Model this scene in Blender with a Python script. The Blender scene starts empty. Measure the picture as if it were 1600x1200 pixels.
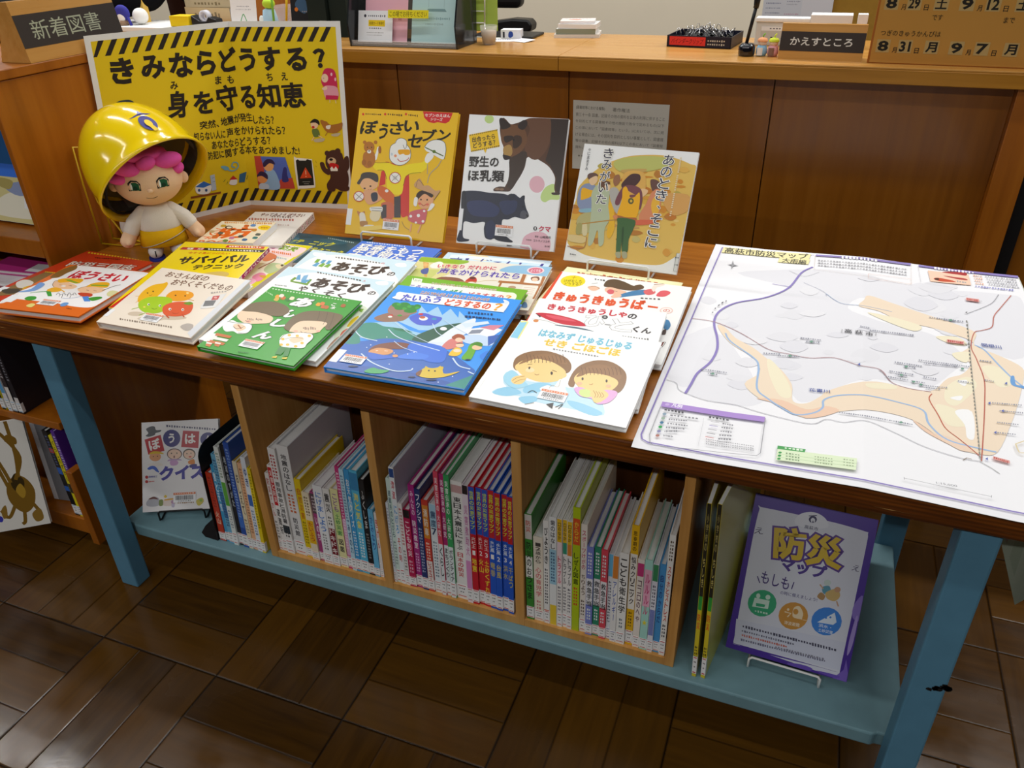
import bpy, bmesh, math, random
from mathutils import Vector, Matrix
from mathutils.geometry import tessellate_polygon

# ------------------------------------------------------------------ scene, camera, light
SC = bpy.context.scene
COL = SC.collection
SC.view_settings.view_transform = 'Standard'
SC.view_settings.look = 'None'
SC.view_settings.gamma = 1.0
SC.view_settings.use_curve_mapping = False
SC.view_settings.exposure = -0.3
SC.cycles.use_denoising = True
SC.cycles.max_bounces = 8
SC.cycles.diffuse_bounces = 4
SC.cycles.glossy_bounces = 4
SC.cycles.transparent_max_bounces = 8
SC.cycles.sample_clamp_indirect = 6.0

def make_camera():
    yaw, pitch, roll, f_px = -0.37759, 0.54612, -0.02815, 1220.28
    fwd = Vector((math.sin(yaw)*math.cos(pitch), math.cos(yaw)*math.cos(pitch), -math.sin(pitch)))
    r = Vector((math.cos(yaw), -math.sin(yaw), 0.0))
    u = r.cross(fwd)
    c, s = math.cos(roll), math.sin(roll)
    r2, u2 = c*r + s*u, -s*r + c*u
    cam = bpy.data.cameras.new('camera')
    cam.sensor_width = 36.0
    cam.lens = f_px/1600.0*36.0
    cam.clip_start = 0.02
    ob = bpy.data.objects.new('camera', cam)
    m = Matrix((r2, u2, -fwd)).transposed().to_4x4()
    m.translation = Vector((0.0, 0.0, 1.172))
    ob.matrix_world = m
    COL.objects.link(ob)
    SC.camera = ob
make_camera()

world = bpy.data.worlds.new('room_ambience')
SC.world = world
world.use_nodes = True
world.node_tree.nodes['Background'].inputs[0].default_value = (0.86, 0.92, 1.0, 1)
world.node_tree.nodes['Background'].inputs[1].default_value = 0.035

def tube_lamp(x, y, length, width, power, z=2.62):
    l = bpy.data.lights.new('ceiling_tube_light', 'AREA')
    l.shape = 'RECTANGLE'
    l.size, l.size_y = length, width
    l.energy = power
    l.color = (1.0, 0.985, 0.96)
    o = bpy.data.objects.new('ceiling_tube_light', l)
    o.location = (x, y, z)
    COL.objects.link(o)
# rows of ceiling fluorescent tubes running parallel to the counter
for x in (-3.6, -2.0, -0.4, 1.2):
    tube_lamp(x, 0.15, 1.25, 0.05, 6)
    tube_lamp(x, 1.38, 1.25, 0.05, 10)
    tube_lamp(x, 2.50, 1.25, 0.05, 27)
    tube_lamp(x, -1.75, 1.25, 0.05, 24)

# ------------------------------------------------------------------ materials
def lin(h):
    h = h.lstrip('#')
    if len(h) == 3: h = ''.join(ch*2 for ch in h)
    out = []
    for i in (0, 2, 4):
        c = int(h[i:i+2], 16)/255.0
        out.append(c/12.92 if c <= 0.04045 else ((c+0.055)/1.055)**2.4)
    return (*out, 1.0)

def base_mat(name, rough=0.5, spec=0.5, col=None, metal=0.0, coat=0.0):
    m = bpy.data.materials.new(name)
    m.use_nodes = True
    b = m.node_tree.nodes['Principled BSDF']
    b.inputs['Roughness'].default_value = rough
    b.inputs['Specular IOR Level'].default_value = spec
    b.inputs['Metallic'].default_value = metal
    b.inputs['Coat Weight'].default_value = coat
    b.inputs['Coat Roughness'].default_value = 0.08
    if col: b.inputs['Base Color'].default_value = lin(col)
    return m

def N(m, kind, **kw):
    n = m.node_tree.nodes.new(kind)
    for k, v in kw.items(): setattr(n, k, v)
    return n

def L(m, a, b): m.node_tree.links.new(a, b)

def speckle(m, scale=60.0, amount=0.12, bump=0.0):
    """fine procedural variation over a plain colour"""
    b = m.node_tree.nodes['Principled BSDF']
    tc = N(m, 'ShaderNodeTexCoord'); nz = N(m, 'ShaderNodeTexNoise')
    nz.inputs['Scale'].default_value = scale; nz.inputs['Detail'].default_value = 4
    L(m, tc.outputs['Object'], nz.inputs['Vector'])
    mx = N(m, 'ShaderNodeMix', data_type='RGBA', blend_type='MULTIPLY')
    mx.inputs[0].default_value = 1.0
    mx.inputs[6].default_value = b.inputs['Base Color'].default_value
    rp = N(m, 'ShaderNodeMapRange')
    rp.inputs[3].default_value = 1.0-amount; rp.inputs[4].default_value = 1.0+amount
    L(m, nz.outputs[0], rp.inputs[0])
    L(m, rp.outputs[0], mx.inputs[7])
    L(m, mx.outputs[2], b.inputs['Base Color'])
    if bump:
        bp = N(m, 'ShaderNodeBump'); bp.inputs['Strength'].default_value = bump; bp.inputs['Distance'].default_value = 0.002
        L(m, nz.outputs[0], bp.inputs['Height']); L(m, bp.outputs[0], b.inputs['Normal'])
    return m

def print_mat(name, rough, spec, coat=0.0):
    """printed sheet: the ink colours are stored per face"""
    m = base_mat(name, rough, spec, coat=coat)
    a = N(m, 'ShaderNodeVertexColor', layer_name='ink')
    b = m.node_tree.nodes['Principled BSDF']
    nz = N(m, 'ShaderNodeTexNoise'); nz.inputs['Scale'].default_value = 900
    tc = N(m, 'ShaderNodeTexCoord'); L(m, tc.outputs['Object'], nz.inputs['Vector'])
    bp = N(m, 'ShaderNodeBump'); bp.inputs['Strength'].default_value = 0.02; bp.inputs['Distance'].default_value = 0.0004
    L(m, nz.outputs[0], bp.inputs['Height']); L(m, bp.outputs[0], b.inputs['Normal'])
    L(m, a.outputs['Color'], b.inputs['Base Color'])
    return m

def wood(name, dark, mid, light, axis='X', scale=1.0, rough=0.35, coat=0.0, streak=0.6, spec=0.5):
    m = base_mat(name, rough, spec, coat=coat)
    b = m.node_tree.nodes['Principled BSDF']
    tc = N(m, 'ShaderNodeTexCoord'); mp = N(m, 'ShaderNodeMapping')
    s = {'X': (1.2, 22, 22), 'Y': (22, 1.2, 22), 'Z': (22, 22, 1.2)}[axis]
    mp.inputs['Scale'].default_value = [v*scale for v in s]
    L(m, tc.outputs['Object'], mp.inputs['Vector'])
    n1 = N(m, 'ShaderNodeTexNoise'); n1.inputs['Scale'].default_value = 2.2; n1.inputs['Detail'].default_value = 6; n1.inputs['Distortion'].default_value = 0.7
    n2 = N(m, 'ShaderNodeTexNoise'); n2.inputs['Scale'].default_value = 9.0; n2.inputs['Detail'].default_value = 5
    L(m, mp.outputs[0], n1.inputs['Vector']); L(m, mp.outputs[0], n2.inputs['Vector'])
    mx = N(m, 'ShaderNodeMix', data_type='FLOAT'); mx.inputs[0].default_value = 0.4
    L(m, n1.outputs[0], mx.inputs[2]); L(m, n2.outputs[0], mx.inputs[3])
    cr = N(m, 'ShaderNodeValToRGB')
    e = cr.color_ramp.elements
    e[0].position = 0.5-0.22*streak; e[0].color = lin(dark)
    e[1].position = 0.5+0.22*streak; e[1].color = lin(light)
    k = cr.color_ramp.elements.new(0.5); k.color = lin(mid)
    L(m, mx.outputs[0], cr.inputs[0]); L(m, cr.outputs[0], b.inputs['Base Color'])
    rr = N(m, 'ShaderNodeMapRange'); rr.inputs[3].default_value = rough-0.06; rr.inputs[4].default_value = rough+0.1
    L(m, n1.outputs[0], rr.inputs[0]); L(m, rr.outputs[0], b.inputs['Roughness'])
    bp = N(m, 'ShaderNodeBump'); bp.inputs['Strength'].default_value = 0.06; bp.inputs['Distance'].default_value = 0.002
    L(m, n2.outputs[0], bp.inputs['Height']); L(m, bp.outputs[0], b.inputs['Normal'])
    return m

def edge_wear_wood(name):
    """table edge: layered plywood lines with scuffed pale flecks near the arris"""
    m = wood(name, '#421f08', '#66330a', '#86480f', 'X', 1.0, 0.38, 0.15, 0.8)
    b = m.node_tree.nodes['Principled BSDF']
    src = b.inputs['Base Color'].links[0].from_socket
    tc = N(m, 'ShaderNodeTexCoord'); sp = N(m, 'ShaderNodeSeparateXYZ'); L(m, tc.outputs['Object'], sp.inputs[0])
    # ply lines by height
    wv = N(m, 'ShaderNodeMath', operation='MULTIPLY'); wv.inputs[1].default_value = 1150.0; L(m, sp.outputs[2], wv.inputs[0])
    sn = N(m, 'ShaderNodeMath', operation='SINE'); L(m, wv.outputs[0], sn.inputs[0])
    rp = N(m, 'ShaderNodeMapRange'); rp.inputs[1].default_value = -1; rp.inputs[2].default_value = 1; rp.inputs[3].default_value = 0.72; rp.inputs[4].default_value = 1.15
    L(m, sn.outputs[0], rp.inputs[0])
    ml = N(m, 'ShaderNodeMix', data_type='RGBA', blend_type='MULTIPLY'); ml.inputs[0].default_value = 1
    L(m, src, ml.inputs[6]); L(m, rp.outputs[0], ml.inputs[7])
    # pale flecks: chipped varnish, long along X
    mp = N(m, 'ShaderNodeMapping'); mp.inputs['Scale'].default_value = (14, 60, 420); L(m, tc.outputs['Object'], mp.inputs['Vector'])
    nz = N(m, 'ShaderNodeTexNoise'); nz.inputs['Scale'].default_value = 1.0; nz.inputs['Detail'].default_value = 3; L(m, mp.outputs[0], nz.inputs['Vector'])
    gt = N(m, 'ShaderNodeMapRange'); gt.inputs[1].default_value = 0.69; gt.inputs[2].default_value = 0.73; L(m, nz.outputs[0], gt.inputs[0])
    m2 = N(m, 'ShaderNodeMix', data_type='RGBA'); m2.inputs[7].default_value = lin('#c89a5a')
    L(m, gt.outputs[0], m2.inputs[0]); L(m, ml.outputs[2], m2.inputs[6])
    L(m, m2.outputs[2], b.inputs['Base Color'])
    return m

def parquet():
    """wood block floor: square blocks of three strips laid in alternating directions, worn glossy wax"""
    m = base_mat('parquet_floor', 0.25, 0.38)
    b = m.node_tree.nodes['Principled BSDF']
    def M(op, a, c=None, use_clamp=False):
        n = N(m, 'ShaderNodeMath', operation=op); n.use_clamp = use_clamp
        for i, v in enumerate((a, c)):
            if v is None: continue
            if isinstance(v, (int, float)): n.inputs[i].default_value = v
            else: L(m, v, n.inputs[i])
        return n.outputs[0]
    tc = N(m, 'ShaderNodeTexCoord'); sp = N(m, 'ShaderNodeSeparateXYZ'); L(m, tc.outputs['Object'], sp.inputs[0])
    T = 0.263
    x = M('DIVIDE', M('ADD', sp.outputs[0], 0.858+T*20), T); y = M('DIVIDE', M('ADD', sp.outputs[1], T*20-0.672), T)
    ix, iy = M('FLOOR', x), M('FLOOR', y); fx, fy = M('FRACT', x), M('FRACT', y)
    par = M('MODULO', M('ADD', M('ADD', ix, iy), 1.0), 2.0)
    inv = M('SUBTRACT', 1.0, par)
    # across-strip coordinate s, along-strip coordinate l
    s = M('ADD', M('MULTIPLY', fx, par), M('MULTIPLY', fy, inv))
    s3 = M('MULTIPLY', s, 3.0); st = M('FLOOR', s3); fs = M('FRACT', s3)
    cv = N(m, 'ShaderNodeCombineXYZ'); L(m, ix, cv.inputs[0]); L(m, iy, cv.inputs[1]); L(m, st, cv.inputs[2])
    wn = N(m, 'ShaderNodeTexWhiteNoise', noise_dimensions='3D'); L(m, cv.outputs[0], wn.inputs['Vector'])
    # seams
    def edge(f, w):
        d = M('MINIMUM', f, M('SUBTRACT', 1.0, f))
        r = N(m, 'ShaderNodeMapRange'); r.inputs[1].default_value = 0.0; r.inputs[2].default_value = w; L(m, d, r.inputs[0]); return r.outputs[0]
    seam = M('MINIMUM', M('MINIMUM', edge(fx, 0.012), edge(fy, 0.012)), M('ADD', M('MULTIPLY', edge(fs, 0.03), 0.6), 0.4))
    # grain stretched along the strip
    gx = N(m, 'ShaderNodeMapping'); gx.inputs['Scale'].default_value = (60, 5, 1); L(m, tc.outputs['Object'], gx.inputs['Vector'])
    gy = N(m, 'ShaderNodeMapping'); gy.inputs['Scale'].default_value = (5, 60, 1); L(m, tc.outputs['Object'], gy.inputs['Vector'])
    vm = N(m, 'ShaderNodeMix', data_type='VECTOR'); L(m, par, vm.inputs[0]); L(m, gy.outputs[0], vm.inputs[4]); L(m, gx.outputs[0], vm.inputs[5])
    va = N(m, 'ShaderNodeVectorMath', operation='ADD'); L(m, vm.outputs[1], va.inputs[0]); L(m, wn.outputs['Color'], va.inputs[1])
    nz = N(m, 'ShaderNodeTexNoise'); nz.inputs['Scale'].default_value = 1.3; nz.inputs['Detail'].default_value = 6; nz.inputs['Distortion'].default_value = 0.6
    L(m, va.outputs[0], nz.inputs['Vector'])
    v = M('ADD', M('MULTIPLY', nz.outputs[0], 0.55), M('MULTIPLY', wn.outputs['Value'], 0.45))
    cr = N(m, 'ShaderNodeValToRGB'); e = cr.color_ramp.elements
    e[0].position = 0.15; e[0].color = lin('#33200a'); e[1].position = 0.85; e[1].color = lin('#5c3c10')
    L(m, v, cr.inputs[0])
    mx = N(m, 'ShaderNodeMix', data_type='RGBA'); mx.inputs[6].default_value = lin('#0e0703')
    L(m, seam, mx.inputs[0]); L(m, cr.outputs[0], mx.inputs[7]); L(m, mx.outputs[2], b.inputs['Base Color'])
    # uneven wax
    pn = N(m, 'ShaderNodeTexNoise'); pn.inputs['Scale'].default_value = 5.0; pn.inputs['Detail'].default_value = 5; L(m, tc.outputs['Object'], pn.inputs['Vector'])
    rr = N(m, 'ShaderNodeMapRange'); rr.inputs[1].default_value = 0.3; rr.inputs[2].default_value = 0.7; rr.inputs[3].default_value = 0.07; rr.inputs[4].default_value = 0.34
    L(m, pn.outputs[0], rr.inputs[0]); L(m, rr.outputs[0], b.inputs['Roughness'])
    hb = M('ADD', M('MULTIPLY', seam, 1.0), M('MULTIPLY', pn.outputs[0], 0.8))
    hb = M('ADD', hb, M('MULTIPLY', wn.outputs['Value'], 0.15))
    bp = N(m, 'ShaderNodeBump'); bp.inputs['Strength'].default_value = 0.35; bp.inputs['Distance'].default_value = 0.004
    L(m, hb, bp.inputs['Height']); L(m, bp.outputs[0], b.inputs['Normal'])
    return m

M_FLOOR = parquet()
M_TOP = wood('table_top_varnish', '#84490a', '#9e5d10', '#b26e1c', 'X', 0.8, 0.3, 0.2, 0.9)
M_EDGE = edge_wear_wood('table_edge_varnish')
M_BLUE = speckle(base_mat('blue_painted_steel', 0.42, 0.4, '#5587a2'), 35, 0.1, 0.05)
M_SHELFBLUE = speckle(base_mat('worn_blue_shelf_paint', 0.45, 0.4, '#6f929b'), 25, 0.14, 0.05)
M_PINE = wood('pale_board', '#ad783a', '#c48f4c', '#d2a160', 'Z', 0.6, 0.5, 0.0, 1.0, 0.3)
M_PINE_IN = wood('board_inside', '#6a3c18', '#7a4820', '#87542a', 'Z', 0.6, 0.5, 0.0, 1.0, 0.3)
M_COUNTER = wood('counter_top_laminate', '#b47c34', '#c48e46', '#d09e58', 'X', 0.5, 0.26, 0.15, 1.2)
M_CEDGE = wood('counter_edge_lipping', '#966210', '#ae751c', '#be842a', 'X', 0.5, 0.35, 0.1, 1.2)
M_PANEL = wood('counter_panel_veneer', '#724008', '#884f0d', '#965c14', 'Z', 0.4, 0.3, 0.1, 1.2)
M_SHELF = wood('bookshelf_veneer', '#884806', '#a05a0c', '#ae6814', 'Z', 0.4, 0.38, 0.05, 1.1)
M_WALL = speckle(base_mat('cream_wall_paint', 0.8, 0.2, '#ded3bd'), 8, 0.03)
M_BLACK = speckle(base_mat('black_plastic', 0.4, 0.4, '#141416'), 80, 0.1)
M_BLACKMETAL = speckle(base_mat('black_coated_steel', 0.45, 0.4, '#101011'), 80, 0.1)
M_WIRE = speckle(base_mat('white_coated_wire', 0.35, 0.5, '#e8e8e6'), 80, 0.03)
M_YWIRE = speckle(base_mat('yellow_coated_wire', 0.35, 0.5, '#d8b31a'), 80, 0.03)
M_PAPER = speckle(base_mat('page_block', 0.8, 0.2, '#d9d5ca'), 300, 0.06)
M_PAPERW = speckle(base_mat('white_page_block', 0.75, 0.2, '#e6e6e4'), 300, 0.05)
M_PRINT = print_mat('laminated_print', 0.3, 0.45)
M_MATTE = print_mat('paper_print', 0.7, 0.25)
M_CLEAR = base_mat('clear_plastic', 0.08, 0.5, '#ffffff')
M_CLEAR.node_tree.nodes['Principled BSDF'].inputs['Alpha'].default_value = 0.18
M_HELMET = speckle(base_mat('yellow_helmet_shell', 0.16, 0.5, '#f2cf05', coat=0.6), 20, 0.02)
M_STEEL = base_mat('bright_steel', 0.25, 0.5, '#c9c9cc', metal=1.0)
M_GREYPL = speckle(base_mat('pale_grey_plastic', 0.5, 0.4, '#c9c9c4'), 50, 0.03)

# ------------------------------------------------------------------ mesh helpers
class MB:
    """collects faces (with an ink colour each) and links them as one mesh object"""
    def __init__(self): self.v, self.f, self.c, self.sm = [], [], [], []
    def add(self, verts, faces, col='#ffffff', smooth=False):
        o = len(self.v); self.v += [tuple(p) for p in verts]
        c = lin(col) if isinstance(col, str) else col
        for f in faces:
            self.f.append([o+i for i in f]); self.c.append(c); self.sm.append(smooth)
    def box(self, x0, y0, z0, x1, y1, z1, col='#ffffff', mat=None):
        vs = [Vector((x, y, z)) for z in (z0, z1) for y in (y0, y1) for x in (x0, x1)]
        if mat: vs = [mat @ p for p in vs]
        self.add(vs, [(0,2,3,1), (4,5,7,6), (0,1,5,4), (2,6,7,3), (0,4,6,2), (1,3,7,5)], col)
    def prism(self, pts, z0, z1, col='#ffffff', mat=None):
        """outline in XY (counter-clockwise) extruded in Z"""
        n = len(pts)
        vs = [Vector((p[0], p[1], z)) for z in (z0, z1) for p in pts]
        if mat: vs = [mat @ p for p in vs]
        fs = [tuple(range(n-1, -1, -1)), tuple(range(n, 2*n))] + [(i, (i+1) % n, n+(i+1) % n, n+i) for i in range(n)]
        self.add(vs, fs, col)
    def tube(self, path, r, col='#ffffff', seg=8, cap=True):
        P = [Vector(p) for p in path]; n = len(P); rings = []
        up = None
        for i, p in enumerate(P):
            d = ((P[min(i+1, n-1)]-p).normalized() + (p-P[max(i-1, 0)]).normalized())
            d = d.normalized() if d.length > 1e-9 else Vector((0, 0, 1))
            if up is None: up = d.orthogonal().normalized()
            up = (up - d*up.dot(d)); up = up.normalized() if up.length > 1e-6 else d.orthogonal().normalized()
            w = d.cross(up)
            rr = r[i] if isinstance(r, (list, tuple)) else r
            rings.append([p + rr*(math.cos(a)*up + math.sin(a)*w) for a in (2*math.pi*k/seg for k in range(seg))])
        vs = [q for ring in rings for q in ring]
        fs = [(i*seg+k, i*seg+(k+1) % seg, (i+1)*seg+(k+1) % seg, (i+1)*seg+k) for i in range(n-1) for k in range(seg)]
        if cap: fs += [tuple(range(seg-1, -1, -1)), tuple((n-1)*seg+k for k in range(seg))]
        self.add(vs, fs, col, True)
    def lathe(self, prof, col='#ffffff', seg=32, mat=None):
        vs = [Vector((r*math.cos(2*math.pi*k/seg), r*math.sin(2*math.pi*k/seg), z)) for r, z in prof for k in range(seg)]
        if mat: vs = [mat @ p for p in vs]
        n = len(prof)
        fs = [(i*seg+k, i*seg+(k+1) % seg, (i+1)*seg+(k+1) % seg, (i+1)*seg+k) for i in range(n-1) for k in range(seg)]
        self.add(vs, fs, col, True)
    def ball(self, c, r, col='#ffffff', seg=20, rings=12, mat=None):
        rx, ry, rz = (r, r, r) if not isinstance(r, (tuple, list)) else r
        vs, fs = [], []
        for i in range(rings+1):
            t = math.pi*i/rings
            for k in range(seg):
                a = 2*math.pi*k/seg
                p = Vector((rx*math.sin(t)*math.cos(a), ry*math.sin(t)*math.sin(a), rz*math.cos(t)))
                vs.append((mat @ p if mat else p) + Vector(c))
        fs = [(i*seg+k, (i+1)*seg+k, (i+1)*seg+(k+1) % seg, i*seg+(k+1) % seg) for i in range(rings) for k in range(seg)]
        self.add(vs, fs, col, True)
    def build(self, name, mat, parent=None, loc=None, bevel=0.0, segs=2):
        me = bpy.data.meshes.new(name)
        me.from_pydata(self.v, [], self.f)
        me.polygons.foreach_set('use_smooth', self.sm)
        at = me.color_attributes.new('ink', 'FLOAT_COLOR', 'CORNER')
        flat = []
        for f, c in zip(self.f, self.c): flat += list(c)*len(f)
        at.data.foreach_set('color', flat)
        me.validate()
        me.materials.append(mat)
        ob = bpy.data.objects.new(name, me)
        COL.objects.link(ob)
        if parent: ob.parent = parent
        if loc: ob.location = loc
        if bevel:
            b = ob.modifiers.new('bevel', 'BEVEL'); b.width = bevel; b.segments = segs; b.limit_method = 'ANGLE'
        return ob

def tag(o, label=None, cat=None, group=None, kind=None):
    if label: o['label'] = label
    if cat: o['category'] = cat
    if group: o['group'] = group
    if kind: o['kind'] = kind
    return o

def empty(name, mat=None, loc=None, label=None, cat=None, group=None):
    o = bpy.data.objects.new(name, None)
    o.empty_display_size = 0.05
    COL.objects.link(o)
    if mat: o.matrix_world = mat
    if loc: o.location = loc
    return tag(o, label, cat, group)

def boxes(name, mat, parent, *bs, bevel=0.0):
    m = MB()
    for b in bs: m.box(*b)
    return m.build(name, mat, parent, bevel=bevel)
# ------------------------------------------------------------------ the setting
tag(boxes('floor', M_FLOOR, None, (-4.5, -2.5, -0.05, 3.5, 5.2, 0.0)), kind='structure')
tag(boxes('wall_back', M_WALL, None, (-4.5, 3.75, 0.0, 3.5, 3.85, 2.75)), kind='structure')

# ------------------------------------------------------------------ the display table
TZ = 0.622
def make_table():
    t = empty('display_table', loc=(-0.46, 1.1, 0), label='long low display table with brown wooden top and pale blue steel frame', cat='table')
    def loc(b): return (b[0]+0.46, b[1]-1.1, b[2], b[3]+0.46, b[4]-1.1, b[5])
    top = MB(); top.box(*loc((-1.275, 0.767, TZ-0.004, 0.352, 1.437, TZ)))
    top.build('tabletop', M_TOP, t, bevel=0.0015)
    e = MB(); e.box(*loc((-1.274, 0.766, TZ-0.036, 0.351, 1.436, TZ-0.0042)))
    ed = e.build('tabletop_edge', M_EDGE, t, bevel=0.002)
    tag(ed, 'worn dark brown front edge of the tabletop')
    def leg(x0, x1, y0, y1, sx):
        m = MB(); vs = []
        for z, d in ((0.0, sx), (TZ-0.036, 0.0)):
            vs += [(x0+d+0.46, y0-1.1, z), (x1+d+0.46, y0-1.1, z), (x1+d+0.46, y1-1.1, z), (x0+d+0.46, y1-1.1, z)]
        m.add(vs, [(3,2,1,0), (4,5,6,7)] + [(i, (i+1) % 4, 4+(i+1) % 4, 4+i) for i in range(4)])
        m.build('leg', M_BLUE, t, bevel=0.003)
    leg(-1.190, -1.148, 0.795, 0.831, -0.005)
    leg(0.2228, 0.2648, 0.795, 0.831, 0.008)
    leg(-1.190, -1.148, 1.262, 1.298, -0.005)
    leg(0.2228, 0.2648, 1.262, 1.298, 0.008)
    s = MB()
    out = [(-1.150, 0.833), (0.216, 0.833), (0.222, 0.838), (0.256, 0.838), (0.256, 1.26), (-1.18, 1.26), (-1.18, 0.838), (-1.156, 0.838)]
    s.prism([(x+0.46, y-1.1) for x, y in out], 0.113, 0.14)
    s.build('lower_shelf', M_SHELFBLUE, t, bevel=0.003)
    # chipped paint on the right front leg
    c = MB(); rng = random.Random(4)
    for k in range(9):
        cx, cz = 0.257+rng.uniform(-0.014, 0.013), 0.308+rng.uniform(-0.008, 0.012)
        n = 7; rr = rng.uniform(0.002, 0.006)
        c.add([(cx+0.46+rr*1.5*math.cos(2*math.pi*i/n)*rng.uniform(.6, 1), 0.7947-1.1, cz+rr*math.sin(2*math.pi*i/n)*rng.uniform(.6, 1)) for i in range(n)], [tuple(range(n))])
    tag(c.build('paint_chip', M_BLACKMETAL, t), 'dark patch of chipped paint on the right front leg')
make_table()

# ------------------------------------------------------------------ three-bay bookcase on the lower shelf
CF, SZ = 0.851, 0.14          # case front, shelf surface
def make_case():
    t = empty('bookcase', loc=(-0.455, CF, SZ+0.0004), label='pale wooden three-bay bookcase standing on the blue lower shelf', cat='bookcase')
    H = TZ-0.0375-SZ; D = 0.30
    X = [(-0.834, -0.8186), (-0.590, -0.5748), (-0.3425, -0.327), (-0.0918, -0.0772)]
    for k, (a, b) in enumerate(X):
        boxes('side_panel' if k in (0, 3) else 'divider', M_PINE, t, (a+.455, 0, 0, b+.455, D, H), bevel=0.0008)
    for a, b in zip(X[:-1], X[1:]):
        boxes('base_board', M_PINE, t, (a[1]+.455, 0.0005, 0, b[0]+.455, D, 0.0155))
        boxes('top_board', M_PINE, t, (a[1]+.455, 0.0005, H-0.0155, b[0]+.455, D, H))
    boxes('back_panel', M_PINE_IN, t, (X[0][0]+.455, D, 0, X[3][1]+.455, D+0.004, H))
make_case()

# ------------------------------------------------------------------ service counter behind the table
CT = 0.8965
def make_counter():
    t = empty('service_counter', loc=(-0.3, 1.9, 0), label='long brown wooden service counter behind the display table', cat='counter')
    def B(name, mat, x0, y0, z0, x1, y1, z1, bevel=0.0): return boxes(name, mat, t, (x0+.3, y0-1.9, z0, x1+.3, y1-1.9, z1), bevel=bevel)
    for x0, x1 in ((-2.6, -0.5605), (-0.5595, 1.5)):
        B('counter_top', M_COUNTER, x0, 1.7405, CT-0.004, x1, 2.09, CT, 0.0012)
        B('counter_edge', M_CEDGE, x0, 1.739, CT-0.031, x1, 2.088, CT-0.0042, 0.0015)
    for x0, x1 in ((-2.58, -0.984), (-0.9815, -0.5482), (-0.5462, -0.1045), (-0.1022, 0.331)):
        B('front_panel', M_PANEL, x0, 1.78, 0.0, x1, 1.80, CT-0.031, 0.0008)
    B('black_trim', M_BLACK, 0.3845, 1.77, 0.0, 0.411, 1.82, CT-0.0315)  # black strip standing in for the shaded gap beside the end post
    B('carcass', M_PANEL, -2.58, 1.80, 0.0, 0.331, 1.815, CT-0.031)  # backing added so no light leaks through the panel seams
    B('end_post', M_SHELF, 0.3312, 1.752, 0.0, 0.384, 2.08, CT-0.031, 0.001)
make_counter()
tag(boxes('cabinet_panel', M_PANEL, None, (0.4115, 1.78, 0.0, 1.5, 1.80, CT-0.032)), 'brown cabinet panel under the counter end beyond the dark gap', 'cabinet')
# ------------------------------------------------------------------ printing: lettering and pictures as thin ink shapes on a sheet
import numpy as _np
_glyphs = {}
BOLD = 0.6
def glyph(s, off):
    """triangulated lettering of the built-in font; off thickens every stroke outwards (in em)"""
    key = (s, off)
    if key in _glyphs: return _glyphs[key]
    if (s, None) not in _glyphs:
        c = bpy.data.curves.new('lettering', 'FONT'); c.body = s; c.resolution_u = 2
        o = bpy.data.objects.new('lettering', c); COL.objects.link(o)
        ev = o.evaluated_get(bpy.context.evaluated_depsgraph_get()); me = ev.to_mesh()
        bm = bmesh.new(); bm.from_mesh(me); bmesh.ops.remove_doubles(bm, verts=bm.verts, dist=1e-5)
        bm.verts.index_update()
        vs = [(v.co.x, v.co.y) for v in bm.verts]; fs = []
        for f in bm.faces:
            ix = [v.index for v in f.verts]
            ar = sum(vs[ix[i-1]][0]*vs[ix[i]][1]-vs[ix[i]][0]*vs[ix[i-1]][1] for i in range(len(ix)))
            fs.append(tuple(ix) if ar > 0 else tuple(ix[::-1]))
        bm.free(); ev.to_mesh_clear(); bpy.data.objects.remove(o); bpy.data.curves.remove(c)
        if not vs: vs, fs = [(0, 0), (1, 0), (1, 1), (0, 1)], []
        _glyphs[(s, None)] = (vs, fs)
    vs, fs = _glyphs[(s, None)]
    vs, fs = list(vs), list(fs)
    if off > 0:
        ed = {}
        for f in fs:
            for i in range(len(f)): ed[(f[i-1], f[i])] = 1
        rim = [e for e in ed if (e[1], e[0]) not in ed]
        nv = {}
        for p, q in rim:
            dx, dy = vs[q][0]-vs[p][0], vs[q][1]-vs[p][1]; d = math.hypot(dx, dy) or 1
            for k in (p, q):
                n = nv.setdefault(k, [0, 0]); n[0] += dy/d; n[1] -= dx/d
        pos = {}
        for k, (nx, ny) in nv.items():
            d = math.hypot(nx, ny)
            if d < 1e-6: nx, ny, d = 0, 0, 1
            g = min(2.0/max(d, .5), 1.8) if d < 2 else 1.0
            pos[k] = len(vs); vs.append((vs[k][0]+nx/d*off*min(g, 1.5), vs[k][1]+ny/d*off*min(g, 1.5)))
        for p, q in rim: fs.append((p, pos[p], pos[q], q))
    xs = [v[0] for v in vs]; ys = [v[1] for v in vs]
    _glyphs[key] = (vs, fs, (min(xs), min(ys), max(xs), max(ys)))
    return _glyphs[key]

def smooth_loop(P, n=4):
    out = []; m = len(P)
    for i in range(m):
        a, b, c, d = P[i-1], P[i], P[(i+1) % m], P[(i+2) % m]
        for k in range(n):
            t = k/n
            out.append(tuple(0.5*((2*b[j]) + (-a[j]+c[j])*t + (2*a[j]-5*b[j]+4*c[j]-d[j])*t*t + (-a[j]+3*b[j]-3*c[j]+d[j])*t**3) for j in (0, 1)))
    return out

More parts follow.
